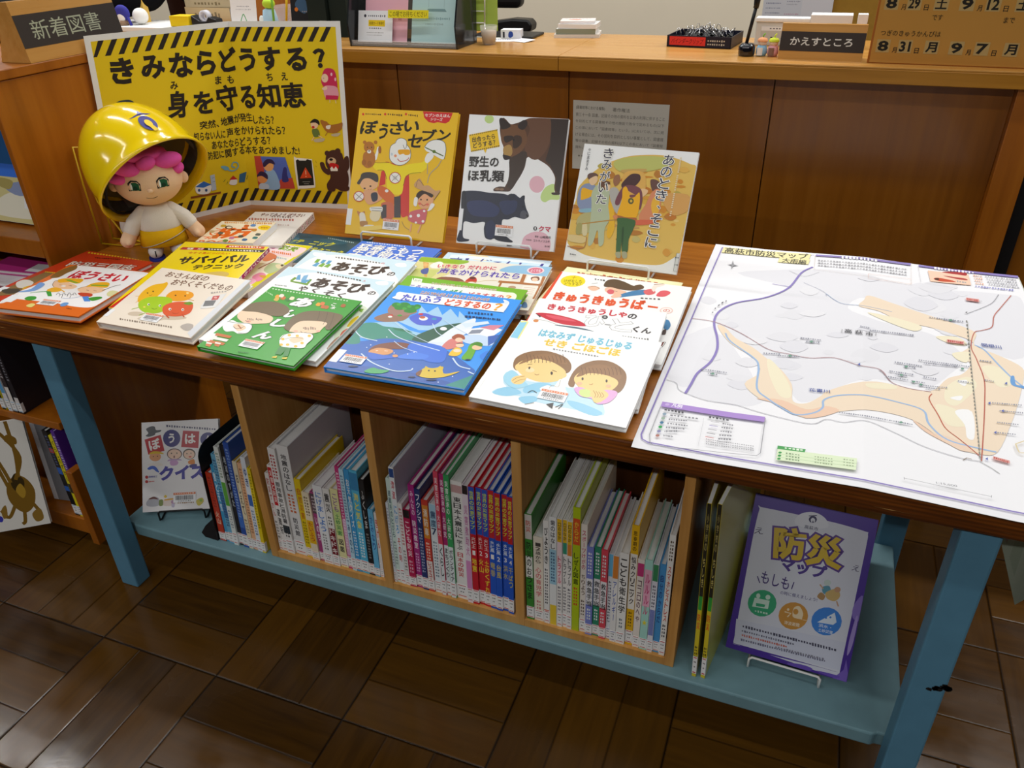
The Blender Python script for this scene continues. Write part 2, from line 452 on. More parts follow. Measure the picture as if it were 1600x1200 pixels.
class Art:
    """ink on one flat face. q: corners (bottom left, bottom right, top right, top left) of the drawing grid laid over the face"""
    def __init__(s, mb, org, ux, uy, w, h, q=None, step=9e-6):
        s.mb, s.o, s.ux, s.uy, s.w, s.h = mb, Vector(org), Vector(ux), Vector(uy), w, h
        s.n = s.ux.cross(s.uy).normalized(); s.z = 1.5e-5; s.step = step
        s.H = None
        if q:
            A, B = [], []
            for (x, y), (u, v) in zip(q, ((0, 0), (1, 0), (1, 1), (0, 1))):
                A += [[x, y, 1, 0, 0, 0, -u*x, -u*y], [0, 0, 0, x, y, 1, -v*x, -v*y]]; B += [u, v]
            s.H = _np.linalg.solve(_np.array(A, float), _np.array(B, float))
    def m(s, x, y):
        if s.H is None: return (x*s.w, y*s.h)
        H = s.H; d = H[6]*x+H[7]*y+1
        return ((H[0]*x+H[1]*y+H[2])/d*s.w, (H[3]*x+H[4]*y+H[5])/d*s.h)
    def pt(s, x, y): return s.o + s.ux*x + s.uy*y + s.n*s.z
    def raw(s, P, col):
        """polygon in face metres, clipped to the face by clamping"""
        P = [(min(max(x, 0.0004), s.w-0.0004), min(max(y, 0.0004), s.h-0.0004)) for x, y in P]
        a = sum(P[i-1][0]*P[i][1]-P[i][0]*P[i-1][1] for i in range(len(P)))
        if a < 0: P = P[::-1]
        s.z += s.step
        vs = [s.pt(x, y) for x, y in P]
        if len(P) > 4:
            tri = tessellate_polygon([[Vector((x, y, 0)) for x, y in P]])
            fs = []
            for t in tri:
                (ax, ay), (bx, by), (cx, cy) = P[t[0]], P[t[1]], P[t[2]]
                fs.append(t if (bx-ax)*(cy-ay)-(by-ay)*(cx-ax) >= 0 else t[::-1])
            s.mb.add(vs, fs, col)
        else: s.mb.add(vs, [tuple(range(len(P)))], col)
    def pairs(s, f): return [(f[i], f[i+1]) for i in range(0, len(f), 2)]
    def p(s, f, col): s.raw([s.m(x, y) for x, y in s.pairs(f)], col); return s
    def b(s, f, col): s.raw([s.m(x, y) for x, y in smooth_loop(s.pairs(f))], col); return s
    def e(s, x, y, rx, ry, col, n=18):
        s.raw([s.m(x+rx*math.cos(2*math.pi*k/n), y+ry*math.sin(2*math.pi*k/n)) for k in range(n)], col); return s
    def l(s, f, wd, col, closed=False):
        """stroke; width in millimetres"""
        P = [Vector(s.m(x, y)) for x, y in s.pairs(f)]
        if closed: P.append(P[0])
        s.z += s.step
        hw = wd*0.0005
        vs, fs = [], []
        for i, p in enumerate(P):
            d = P[min(i+1, len(P)-1)]-P[max(i-1, 0)]
            d = d.normalized() if d.length else Vector((1, 0)); n = Vector((-d.y, d.x))*hw
            for q in (p+n, p-n):
                vs.append(s.pt(min(max(q.x, 0), s.w), min(max(q.y, 0), s.h)))
        for i in range(len(P)-1): fs.append((2*i+1, 2*i+3, 2*i+2, 2*i))
        s.mb.add(vs, fs, col); return s
    def c(s, f, wd, col):
        """smooth open stroke"""
        P = s.pairs(f); P = [P[0]]+P+[P[-1]]; out = []
        for i in range(1, len(P)-2):
            a, b, c, d = P[i-1], P[i], P[i+1], P[i+2]
            for k in range(5):
                t = k/5
                out += [0.5*((2*b[j]) + (-a[j]+c[j])*t + (2*a[j]-5*b[j]+4*c[j]-d[j])*t*t + (-a[j]+3*b[j]-3*c[j]+d[j])*t**3) for j in (0, 1)]
        out += list(P[-2]); return s.l(out, wd, col)
    def t(s, txt, x0, y0, x1, y1, h, col, off=0.02, halo=None, hw=0.05, shear=0.0):
        """lettering between the middle-left and middle-right points, h high in grid units"""
        A, B = Vector(s.m(x0, y0)), Vector(s.m(x1, y1))
        mx, my = (x0+x1)/2, (y0+y1)/2
        hh = abs(s.m(mx, my-h/2)[1]-s.m(mx, my+h/2)[1])
        s.place(txt, A, B, hh, col, off, halo, hw, shear); return s
    def place(s, txt, A, B, hh, col, off=0.02, halo=None, hw=0.05, shear=0.0):
        d = B-A; L = d.length
        if L < 1e-6: return
        d = d/L; n = Vector((-d.y, d.x))
        off = off*BOLD
        bb = glyph(txt, off)[2]
        sx = L/max(bb[2]-bb[0], 1e-6); sy = hh/max(bb[3]-bb[1], 1e-6)
        for o, cc in (([(off+hw, halo)] if halo else []) + [(off, col)]):
            vs, fs, _ = glyph(txt, o)
            s.z += s.step
            P = []
            for x, y in vs:
                X, Y = (x-bb[0])*sx, (y-bb[1])*sy-hh/2
                q = A + d*(X+shear*Y) + n*Y
                P.append(s.pt(min(max(q.x, 0), s.w), min(max(q.y, 0), s.h)))
            s.mb.add(P, fs, cc)
    def v(s, txt, x0, y0, x1, y1, wd, col, off=0.02, halo=None, hw=0.05):
        """column of characters from the top point to the bottom point, wd wide (grid units across)"""
        n = len(txt)
        for k, ch in enumerate(txt):
            if ch == ' ': continue
            a, b = k/n, (k+1)/n
            cx, cy = x0+(x1-x0)*(a+b)/2, y0+(y1-y0)*(a+b)/2
            C = Vector(s.m(cx, cy)); S = Vector(s.m(x0, y0)); E = Vector(s.m(x1, y1))
            ax = (S-E).normalized(); rt = Vector((ax.y, -ax.x))
            W = (Vector(s.m(cx+wd/2, cy))-Vector(s.m(cx-wd/2, cy))).length
            hh = (S-E).length/n*0.86
            f = 0.45 if ch in 'ー、。・ょゃゅっ' else 1.0
            if ch == 'ー': W, hh, A, B = W*0.14, hh*0.9, None, None
            if ch in '、。': W, hh = W*0.3, hh*0.3
            if ch == 'ー':
                c4 = [C-rt*W/2-ax*hh/2, C+rt*W/2-ax*hh/2, C+rt*W/2+ax*hh/2, C-rt*W/2+ax*hh/2]
                s.raw([(q.x, q.y) for q in c4], col); continue
            s.place(ch, C-rt*W/2, C+rt*W/2, hh, col, off, halo, hw)
        return s
    def g(s, x0, y0, x1, y1, h, col, n=None, seed=1):
        """a line of small print too fine to read: a row of short ticks"""
        rng = random.Random(seed*7+int(x0)*3+int(y0))
        n = n or 14
        for k in range(n):
            a = (k+0.1)/n; b = a+rng.uniform(0.45, 0.78)/n; hh = h*rng.uniform(0.5, 1.0)/2
            f = []
            for t, sg in ((a, 1), (b, 1), (b, -1), (a, -1)): f += [x0+(x1-x0)*t, y0+(y1-y0)*t+sg*hh]
            s.p(f, col)
            s.z -= s.step
        s.z += s.step
        return s

def sheet(name, mat, w, h, thick=0.0003, col='#f2f2f0', curl=None):
    """thin flat sheet standing in XY plane of its own frame: x across, y up, z out"""
    m = MB(); m.box(0, 0, -thick, w, h, 0, col)
    return m, Art(m, (0, 0, 0), (1, 0, 0), (0, 1, 0), w, h)

def barcode(parent, M, w=0.034, h=0.019):
    """library sticker: orange heading, bars, number"""
    m = MB(); m.box(-w/2, -h/2, 0, w/2, h/2, 0.00012, '#efeff0')
    a = Art(m, (-w/2, -h/2, 0.00012), (1, 0, 0), (0, 1, 0), w, h)
    a.p([0, .76, 1, .76, 1, 1, 0, 1], '#dd7a4a')
    a.g(.06, .88, .94, .88, .12, '#f3d9c8', 9)
    rng = random.Random(3); x = .1
    while x < .9:
        d = rng.choice((.012, .02, .03)); a.p([x, .24, x+d, .24, x+d, .68, x, .68], '#3a3a40'); a.z -= a.step; x += d+rng.choice((.014, .022))
    a.g(.2, .13, .8, .13, .1, '#55555a', 8)
    o = m.build('barcode_label', M_PRINT, parent); o.matrix_local = M
    return o

class Book:
    """x: spine to fore-edge (or mirrored), y: foot to head, z: back cover to front cover"""
    def __init__(s, name, M, w, h, t, col, label, cat='book', group=None, spine='L', hard=True, spine_col=None, pages=None, parts=True):
        s.w, s.h, s.t, s.spine, s.hard = w, h, t, spine, hard
        s.root = empty(name, M, label=label, cat=cat, group=group)
        s.cov = MB(); sc = spine_col or col
        b = 0.0018 if hard else 0.0005
        s.b = b
        x0, x1 = (b, w) if spine == 'L' else (0, w-b)
        s.cov.box(x0, 0, 0, x1, h, b, col); s.cov.box(x0, 0, t-b, x1, h, t, col)
        if spine == 'L': s.cov.box(0, 0, 0, b, h, t, sc)
        else: s.cov.box(w-b, 0, 0, w, h, t, sc)
        ins = 0.003 if hard else 0.0002
        pg = MB()
        if spine == 'L': pg.box(b, ins, b, w-ins, h-ins, t-b, '#ffffff')
        else: pg.box(ins, ins, b, w-b, h-ins, t-b, '#ffffff')
        s.pages = pg; s.pm = pages or M_PAPERW
    def front(s, q=None): s.fa = Art(s.cov, (0, 0, s.t), (1, 0, 0), (0, 1, 0), s.w, s.h, q); return s.fa
    def spine_art(s):
        if s.spine == 'L': return Art(s.cov, (0, 0, 0), (0, 0, 1), (0, 1, 0), s.t, s.h)
        return Art(s.cov, (s.w, 0, s.t), (0, 0, -1), (0, 1, 0), s.t, s.h)
    def sticker(s, x, y, w=0.034, h=0.019, rot=0):
        u, v = s.fa.m(x, y); s.fa.z += 2e-4
        barcode(s.root, Matrix.Translation((u, v, s.t+s.fa.z)) @ Matrix.Rotation(rot, 4, 'Z'), w, h)
    def spine_label(s, v0=0.03, v1=0.14, wrap=0.012, mark='#c83a3a'):
        """white call-number label round the foot of the spine"""
        m = MB(); h = s.h; e = 0.00025
        y0, y1 = v0*h, v1*h
        X = 0 if s.spine == 'L' else s.w
        sg = 1 if s.spine == 'L' else -1
        m.box(min(X-e*sg, X), y0, -e, max(X-e*sg, X), y1, s.t+e, '#eeeeee')
        for z0, z1 in ((s.t, s.t+e), (-e, 0)): m.box(min(X, X+sg*wrap), y0, z0, max(X, X+sg*wrap), y1, z1, '#eeeeee')
        a = Art(m, (-e, y0, 0), (0, 0, 1), (0, 1, 0), s.t, y1-y0) if s.spine == 'L' else Art(m, (s.w+e, y0, s.t), (0, 0, -1), (0, 1, 0), s.t, y1-y0)
        a.p([.12, .04, .88, .04, .88, .1, .12, .1], mark); a.p([.12, .9, .88, .9, .88, .96, .12, .96], mark)
        a.g(.2, .68, .8, .68, .14, '#333333', 3); a.g(.3, .4, .7, .4, .14, '#333333', 2)
        m.build('spine_label', M_PRINT, s.root)
    def done(s, mat=None):
        s.cov.build('cover', mat or M_PRINT, s.root)
        s.pages.build('pages', s.pm, s.root)
        return s.root

def lying(x, y, z, yaw, w, h, tilt, t):
    """frame of a book whose front cover's bottom-left corner is at x, y, z; yaw and tilt in degrees"""
    R = Matrix.Rotation(math.radians(yaw), 4, 'Z') @ Matrix.Rotation(math.radians(tilt), 4, 'X')
    return Matrix.Translation((x, y, z)) @ R @ Matrix.Translation((0, 0, -t))
# ------------------------------------------------------------------ the books laid out on the table top
# x, y, z of the front cover's bottom-left corner, yaw, width, height, tilt; then the drawing grid of the cover
POSE = {
    'lightblue': ((-0.5888, 1.0101, 0.631, 5.02, 0.1982, 0.2205, 0.0), ((-73, 628), (1058, 745), (1370, 233), (369, 148))),
    'koe': ((-0.6167, 1.0016, 0.64, 5.94, 0.2412, 0.1748, 0.0), ((-249, 578), (1140, 709), (1372, 292), (115, 191))),
    'koutsu': ((-0.5946, 0.8042, 0.6340, 1.5, 0.21, 0.257, 4.8), ((-762, 1186), (559, 1402), (1136, 521), (-15, 379))),
    'taifu': ((-0.5835, 0.7712, 0.6417, 1.84, 0.2083, 0.2386, 4.8), ((104, 789), (982, 933), (1341, 372), (572, 275))),
    'teal': ((-0.948, 1.0981, 0.629, 3.63, 0.18, 0.14, 0.0), ((-191, 338), (532, 414), (817, 186), (138, 122))),
    'blue': ((-0.7754, 1.095, 0.639, 2.65, 0.164, 0.12, 0.0), ((461, 391), (1164, 471), (1387, 262), (723, 194))),
    'kawa': ((-0.8175, 0.8923, 0.632, 1.47, 0.207, 0.225, 5.5), ((-294, 793), (661, 936), (1178, 369), (315, 267))),
    'yama': ((-0.8174, 0.794, 0.6340, -0.6, 0.2064, 0.2368, 5.5), ((-639, 1023), (338, 1209), (997, 545), (115, 416))),
    'green': ((-0.7917, 0.763, 0.6425, -1.5, 0.1683, 0.1818, 5.5), ((72, 732), (675, 856), (1101, 450), (542, 357))),
    'bohan': ((-0.9675, 0.9526, 0.6325, 3.71, 0.114, 0.2179, 0.0), ((109, 897), (709, 967), (1387, 483), (845, 431))),
    'saba': ((-1.0326, 0.8352, 0.6350, 8.45, 0.1702, 0.2349, 6.0), ((-738, 1149), (243, 1229), (940, 513), (65, 458))),
    'beige': ((-1.004, 0.7839, 0.6390, 0.56, 0.1811, 0.1583, 10.0), ((84, 739), (674, 843), (1052, 481), (496, 401))),
    'ho': ((-1.0422, 1.1178, 0.638, 14.39, 0.128, 0.188, 0.0), ((393, 479), (1063, 491), (1401, 148), (792, 139))),
    'bou': ((-1.0649, 1.0887, 0.652, 13.12, 0.1146, 0.1123, 0.0), ((167, 448), (769, 465), (1013, 249), (445, 236))),
    'red': ((-1.285, 0.806, 0.632, -2.8, 0.165, 0.222, 0.0), ((-320, 505), (416, 671), (1447, 180), (753, 57))),
    'orange': ((-1.205, 0.764, 0.644, 5.73, 0.17, 0.1784, 0.0), ((-94, 611), (752, 707), (1454, 280), (676, 206))),
    'pale': ((-0.3842, 1.0307, 0.631, -2.08, 0.205, 0.2, 0.0), ((420, 297), (1269, 437), (1463, 92), (701, -13))),
    'kyu': ((-0.3684, 0.9292, 0.6368, 0.24, 0.2193, 0.2427, 2.5), ((330, 485), (1320, 640), (1521, 129), (661, 23))),
    'pi': ((-0.3499, 0.8081, 0.6325, 2.77, 0.195, 0.229, 6.8), ((202, 792), (1167, 938), (1356, 299), (519, 202))),
    'hana': ((-0.3647, 0.768, 0.6393, -1.24, 0.2067, 0.1862, 6.8), ((53, 853), (1085, 1060), (1323, 496), (397, 348))),
    'yellowst': ((-0.838, 1.246, 0.637, 2.7, 0.207, 0.243, 60.8), ((43, 1022), (806, 1098), (934, 82), (159, 44))),
    'bear': ((-0.607, 1.265, 0.637, 3.0, 0.19, 0.236, 63.9), ((64, 1070), (824, 1144), (946, 105), (168, 68))),
    'kimi': ((-0.389, 1.245, 0.637, -1.7, 0.202, 0.208, 58.5), ((54, 1018), (995, 1143), (1187, 126), (231, 50))),
    'booklet': ((-0.005, 0.91, 0.152, -2.1, 0.182, 0.252, 56.4), ((49, 929), (737, 1132), (920, 211), (223, 55))),
    'quiz': ((-1.148, 0.858, 0.152, 24.3, 0.154, 0.181, 53.6), ((127, 1134), (981, 1084), (959, 99), (114, 144))),
}
def cover(key, t, col, label, **kw):
    (x, y, z, yaw, w, h, tilt), q = POSE[key]
    b = Book(kw.pop('name', 'picture_book'), lying(x, y, z, yaw, w, h, tilt, t), w, h, t, col, label, **kw)
    return b, b.front(q)
G_T = 'picture books laid out on the table top'

# fourth pile: typhoon book on top
b, a = cover('lightblue', 0.0085, '#cfe6f2', 'pale blue picture book at the bottom of the pile under the stranger safety book', group=G_T)
a.b([560,180,640,165,760,190,740,230,600,215], '#f0deb0').b([900,220,1000,205,1150,240,1050,280], '#bfe0f4').p([150,560,400,170,1300,240,1290,262,390,200], '#e8f2f6')
for f in ([385,205,510,212,500,222,400,216], [470,196,478,198,456,226,448,224], [540,207,575,205,560,232,535,228], [700,215,720,212,690,240,675,236], [800,238,890,240,850,250], [955,236,972,236,945,262,925,258], [1060,248,1082,250,1066,270,1050,266], [1270,258,1295,260,1275,285,1250,280]): a.p(f, '#33348c')
a.l([740,222,760,232], 2, '#33348c').l([775,222,790,232], 2, '#33348c')
b.done()

b, a = cover('koe', 0.0085, '#e9e2d2', 'picture book with purple title lying beneath the two road and storm safety books', group=G_T)
a.b([110,195,330,205,540,225,560,250,440,265,250,250,100,240], '#93b832').p([60,235,480,265,470,300,380,360,-200,560,-240,570], '#dcd596').p([-150,500,20,300,300,320,180,420], '#c7cd7a')
a.b([870,330,950,285,1100,275,1340,285,1380,300,1340,380,1130,360], '#8fbddb').b([200,270,270,240,320,250,300,300,210,300], '#f2efe6')
a.p([130,240,185,250,165,390,140,380], '#d8a45c').b([110,320,180,300,170,355,120,355], '#4a5fa0').e(155,270,22,18,'#e8b878')
a.b([310,385,480,400,530,450,400,445,250,420], '#8a5a48').b([540,420,590,390,640,395,640,440,590,432,530,450], '#c03a2c').e(605,396,30,14,'#6a3020').c([480,430,640,432,760,420,900,430], 1.2, '#d8b878')
for f in ([1090,360,1125,365,1090,450,1055,445], [860,420,1290,455,1285,475,850,440], [870,440,890,442,830,560,810,556], [1240,470,1262,474,1200,600,1180,596], [1280,380,1310,384,1275,470,1250,466]): a.p(f, '#b0703c')
a.p([1140,375,1270,385,1240,455,1105,440], '#f6f2ea').b([1170,390,1240,385,1245,420,1180,425], '#7a4a34').e(1205,412,30,18,'#f0c8a8').p([1090,470,1240,480,1190,580,1050,560], '#efe9da')
for k in range(4): a.l([1100-k*8, 488+k*18, 1210-k*10, 496+k*18], 0.8, '#c86a48')
a.e(985,487,38,14,'#b89878').b([1070,640,1120,630,1130,680,1080,680], '#5a7aa8')
a.e(1212,325,84,34,'#f3d8dc').e(1212,325,68,27,'#d06a80').t('よくでる', 1165,325,1260,328,26,'#f8e8ec',.03)
a.t('いきなり だれかに', 270,280,835,305,38,'#c9364a',.05,'#f6f2ea',.04)
a.t('声をかけられたら', 280,328,1062,382,62,'#5a44a4',.05,'#f6f2ea',.04)
b.done()

b, a = cover('koutsu', 0.0095, '#7ab526', 'green road safety picture book directly under the blue storm safety book', group=G_T)
a.p([30,402,10,470,-60,560,700,640,1000,640,1025,560,960,545,40,440], '#f4f4ec').b([890,550,990,545,1030,575,1000,620,930,600], '#eef4dc').p([45,405,125,415,115,448,38,438], '#f4f6ea').t('あんぜん',52,424,112,432,18,'#55842a',.02)
a.t('じぶんでかんがえよう まもろう じぶんのいのち',215,455,835,520,22,'#a8552c',.04,'#f6f6ee',.05)
a.t('こうつう',-5,485,230,512,46,'#6a4fb4',.06).t('あんぜん',245,518,530,548,46,'#2f9a5a',.06).t('どうするの',560,560,905,590,48,'#cf4a4a',.06).t('？',915,592,975,598,50,'#e8961e',.06)
b.done()

b, a = cover('taifu', 0.0095, '#3d9af2', 'blue storm safety picture book with a big white title ribbon on top of its pile', group=G_T)
a.p([560,500,690,470,712,405,752,450,818,412,845,465,898,425,945,482,952,440,1010,500,950,560,700,560], '#a5cdec').p([345,512,560,505,640,560,940,640,700,680,300,600], '#9fcbe8')
a.b([325,525,420,512,480,535,560,545,600,560,690,600,650,650,480,640,310,590], '#3f8f7c').b([660,610,760,560,880,525,1015,518,930,590,800,650,690,650], '#335f4c')
a.b([540,545,600,552,660,575,560,560], '#2f7a58')
a.b([250,600,330,628,480,612,640,622,760,650,880,690,1010,780,1050,830,980,940,800,920,120,800,150,720], '#3468bc').b([150,740,300,780,520,800,800,860,900,900,600,890,110,800], '#2a58a8').p([862,905,1045,840,984,928], '#3a8f84')
a.b([200,600,300,560,330,640,220,640], '#3f8f7c')
a.b([425,478,520,448,600,445,645,460,600,500,500,508,440,500], '#95705c').b([530,400,600,405,690,440,640,465,560,470,505,445], '#a07a70')
for x, y, rx, ry in ((560,402,30,16), (610,405,38,20), (655,420,45,18), (690,412,24,14), (645,440,40,12), (580,420,34,14)): a.e(x,y,rx,ry,'#2f8a34')
for x, y in ((575,398), (640,412), (690,420), (610,425)): a.e(x,y,14,8,'#46a840')
a.p([505,465,535,460,540,475,512,478], '#c23a2e').e(520,476,14,6,'#f2f2ea').e(580,468,16,6,'#3fa03e')
a.b([640,480,720,452,790,470,845,485,800,525,730,530,680,520], '#5468d4').e(728,487,28,13,'#f0f0ee').e(722,480,18,8,'#c86a3a').e(795,490,16,7,'#3f9ac0').e(712,460,14,6,'#d8342e')
a.b([755,640,830,600,920,540,1050,485,1020,560,900,640,820,660], '#e6eef8').p([965,560,1150,535,1230,560,1130,620,1030,600], '#f2f4f8').p([1080,545,1140,530,1232,530,1165,562], '#d8889a').b([960,600,1080,590,1180,630,1130,660,990,640], '#c8dcf4')
a.p([1030,560,1105,555,1080,580,1005,585], '#8a90a0').p([965,520,1130,505,1140,520,990,545], '#d8e8f8').p([1130,600,1210,590,1190,640,1130,660], '#4468b8').e(853,552,22,11,'#eef2f4')
a.p([760,635,960,640,850,680], '#dfe8f4')
a.b([385,690,430,655,520,638,610,640,645,655,600,678,500,680,440,700], '#7d4834').b([385,695,440,672,520,680,540,695,500,715,420,712], '#d99a62').l([430,690,445,688], 1.2, '#f4ece4').l([485,690,505,692], 1.2, '#f4ece4')
a.b([640,650,740,640,850,665,875,690,850,760,760,760,700,730,640,690], '#3f74dc').b([570,725,660,700,760,720,720,745,600,740], '#4880e4').b([380,700,470,715,560,730,440,745,400,740], '#3a6ad0').e(552,722,18,9,'#d99a62')
a.b([845,660,890,620,940,612,975,640,940,668,880,682,860,672], '#d9807a').b([905,605,940,585,980,595,985,620,950,612,920,620], '#a85a3a').e(950,622,24,14,'#f2cdb0')
a.e(955,655,26,14,'#f2cdb0').b([930,648,955,640,985,650,960,646], '#5a3a2a').b([885,712,925,672,960,676,968,700,940,722,900,722], '#f0c43a').e(938,690,24,10,'#f6dcc0')
a.b([965,735,1000,690,1015,655,1060,640,1098,655,1060,680,1040,720,1020,748,990,750], '#6aae34').e(1062,670,32,16,'#f0c8a0').b([1020,650,1060,635,1095,645,1090,665,1050,655], '#4f8a2a').b([1080,720,1130,690,1140,720,1100,745], '#3f86e8')
for f, wd in (([510,555,560,600,660,640,830,690], 1.6), ([300,562,345,605,440,628], 1.8), ([340,708,410,765,540,815,640,815,662,800], 2.0), ([910,735,950,785,1020,805], 2.2), ([785,520,810,570,850,600], 1.2), ([550,510,640,580,760,640], 1.0), ([860,500,920,540,1010,590], 0.9), ([545,630,600,670,690,700], 1.0), ([1005,820,1030,832,1045,838], 2)): a.c(f, wd, '#d4e6f6')
a.b([690,840,735,798,790,800,850,790,848,815,865,835,955,820,880,850,800,862,740,860], '#d6b832').p([735,800,742,786,765,800], '#d6b832').p([815,798,835,784,842,804], '#d6b832').e(762,815,6,5,'#2a2a2a').e(800,818,6,5,'#2a2a2a').b([680,832,720,810,700,850], '#7a4a2a')
a.b([358,820,410,797,450,806,515,816,470,832,400,832], '#3aa25c').e(290,788,32,6,'#1c2c50').e(655,856,24,5,'#16264a').e(778,874,34,5,'#16264a').e(1005,748,18,5,'#22345c')
for x, y in ((375,670), (545,705), (630,712), (515,775), (400,655), (500,605), (910,852), (820,888), (670,700)): a.e(x,y,4,3,'#e8f2fa')
a.b([555,345,575,322,640,330,900,360,1205,395,1225,372,1255,380,1262,398,1230,445,1200,448,900,410,560,368], '#f2f5f4').e(1245,390,14,11,'#dfeaf4')
a.t('じぶんでかんがえよう まもろう じぶんのいのち',715,325,1140,372,22,'#a85a38',.04,'#f4f4f0',.05)
a.t('たいふう',595,355,838,374,44,'#4a52c4',.07).t('どうするの',865,385,1150,414,46,'#e0562a',.07).t('？',1165,414,1215,421,50,'#eda21c',.07)
a.g(1005,452,1165,464,14,'#1f3a6a',8).g(985,476,1120,486,13,'#1f3a6a',6).g(1040,480,1212,497,12,'#1f3a6a',12)
b.sticker(292, 745); b.spine_label(.06, .19, .012); b.done()

# third pile: green book on top
b, a = cover('teal', 0.007, '#1f4a58', 'dark teal knot book half hidden behind the pair of white outdoor safety books', group=G_T, hard=False)
a.b([180,140,320,135,420,190,300,240,150,230], '#274f60').b([120,150,200,150,180,200,100,220], '#3a6676').b([380,180,560,185,600,215,420,230], '#2a5a6a')
for k in range(6): a.c([150+k*22,150,190+k*20,165,240+k*14,170], 1.2, '#16343e')
a.t('ロープ',60,190,170,198,26,'#d8cf30',.04).t('ニック',300,208,485,228,40,'#dcd42e',.05,None,.05,.2).t('テクニック',300,262,560,295,34,'#dcd42e',.05).t('テ',180,196,235,202,30,'#dcd42e',.05)
a.g(440,170,660,212,12,'#9ab8be',14)
b.done()
b, a = cover('blue', 0.0085, '#3b74d8', 'blue picture book with bold white title lettering behind the white outdoor safety books', group=G_T)
a.t('猛毒をもつ',690,240,1235,290,58,'#f4f4f0',.05,'#2a56b4',.025).t('生き物たち',640,278,1185,340,60,'#f4f4f0',.05,'#2a56b4',.025)
a.g(760,205,1090,242,12,'#c8d8f4',16)
b.done()
def outdoor(key, first, colA, colB, label):
    b, a = cover(key, 0.0095, '#f2f4f4', label, group=G_T)
    return b, a
b, a = cover('kawa', 0.0095, '#f3f5f5', 'white river play safety book just behind its mountain twin', group=G_T)
a.p([315,268,1178,370,1000,565,975,560,880,430,560,335,440,350,330,400,240,430,100,440,200,370], '#cfe6f0').b([320,290,420,300,400,320,330,320], '#f4f8fa').b([1000,385,1080,380,1090,410,1020,410], '#f4f8fa').b([200,400,330,330,500,310,760,350,920,400,1030,540,900,560,60,500,140,430], '#f4f5f4')
a.g(500,330,880,380,14,'#55504c',16).t('山',888,378,912,382,14,'#d04a4a',.05)
for k, (c1, c2) in enumerate((('#5aa0cc','#7aac3a'), ('#7aac3a','#5aa0cc'), ('#7aac3a','#5aa0cc'))):
    x = 372+k*48
    a.p([x-22,345+k*6,x+8,348+k*6,x-20,378+k*6,x-48,374+k*6], c2).p([x-20,372+k*6,x,380+k*6,x-30,410+k*4,x-66,400+k*4], c1)
a.t('あそび',490,402,935,448,86,'#3d2a22',.09).t('の',935,468,998,474,36,'#3d2a22',.05)
a.e(635,468,26,6,'#3d2a22').e(750,482,18,6,'#3d2a22')
b.done()
b, a = cover('yama', 0.0095, '#f3f5f5', 'white mountain play safety book under the green cover and before its river twin', group=G_T)
a.p([115,418,997,545,860,690,800,600,560,500,300,470,150,520,0,530,20,500], '#cfe6f0').b([840,545,930,540,940,570,860,570], '#f4f8fa').b([-60,560,120,490,330,468,560,505,760,570,880,690,760,900,-300,820], '#f4f5f4')
a.b([560,760,720,740,800,820,700,960,500,1050,520,900], '#dfe8d0').b([640,860,700,830,660,900,600,920], '#e0c030').b([560,960,620,930,600,990,540,1010], '#c8604a').b([480,1040,540,1000,500,1080,430,1110], '#a8806a').b([700,780,740,770,720,800], '#8ab84a')
a.g(350,465,720,535,14,'#55504c',16).t('人',733,536,758,540,14,'#d04a4a',.05)
a.p([130,530,165,505,185,512,150,538,265,556,290,520,310,526,270,575,128,545], '#6f9a2c').p([190,490,215,484,210,530,175,528], '#5aa0cc').p([240,494,280,486,255,540,215,535], '#7ab0d8').p([225,530,300,526,255,556,215,550], '#5aa0cc')
a.t('あそび',320,545,770,610,96,'#3d2a22',.09).t('の',775,636,838,644,36,'#3d2a22',.05)
a.t('や',198,598,272,606,48,'#3d2a22',.06).t('く',308,612,360,620,48,'#3d2a22',.06).t('そ',405,634,490,645,48,'#3d2a22',.06).t('く',520,652,580,662,48,'#3d2a22',.06)
a.g(0,570,100,582,10,'#555555',8)
b.done()
b, a = cover('green', 0.0085, '#2f9a1e', 'bright green picture book with two brown-haired children on top of its pile', group=G_T)
def kid_hair(f, col='#6e5a3a'): a.b(f, col)
for k in range(26): a.e(548+k*18.5, 372+k*3.05, 6, 3.4, '#d8ecd0')
a.g(505,390,550,415,10,'#bfe0b4',4)
for x, y, c in ((575,420,'#e8a020'), (610,430,'#c86a20'), (600,415,'#e8e0d0'), (640,440,'#2a7a2a'), (665,432,'#f0e0c0'), (830,470,'#e8a020'), (860,485,'#c8602a'), (855,465,'#d87a3a'), (985,478,'#a85a1a'), (880,488,'#b86a2a'), (568,438,'#d8b04a')): a.b([x-16,y+6,x-2,y-10,x+18,y-4,x+6,y+12], c)
a.t('こ',915,470,940,474,18,'#f4f4ee',.06).t('本',910,490,938,495,20,'#f4f4ee',.06)
for ch, x0, y0, x1, y1, h in (('あ',672,452,795,466,66), ('ん',590,520,692,535,58), ('し',545,582,640,598,54), ('ん',440,655,548,672,58)):
    a.t(ch, x0,y0,x1,y1,h,'#f6f6f2',.09,'#28301c',.03,.2)
a.b([345,510,400,470,470,455,560,455,630,480,650,515,600,545,520,540,440,520,360,520], '#6e5a3a').b([325,540,345,512,380,515,460,522,545,550,530,585,470,592,380,590,335,565], '#f2cfae').l([395,560,410,566], .8, '#4a3a30').l([440,565,460,572], .8, '#4a3a30')
for x in (385, 440): a.g(x,562,x+45,568,14,'#8a7460',4)
a.e(395,578,16,8,'#e8a890').c([375,570,385,578,400,580], .7, '#4a3a30')
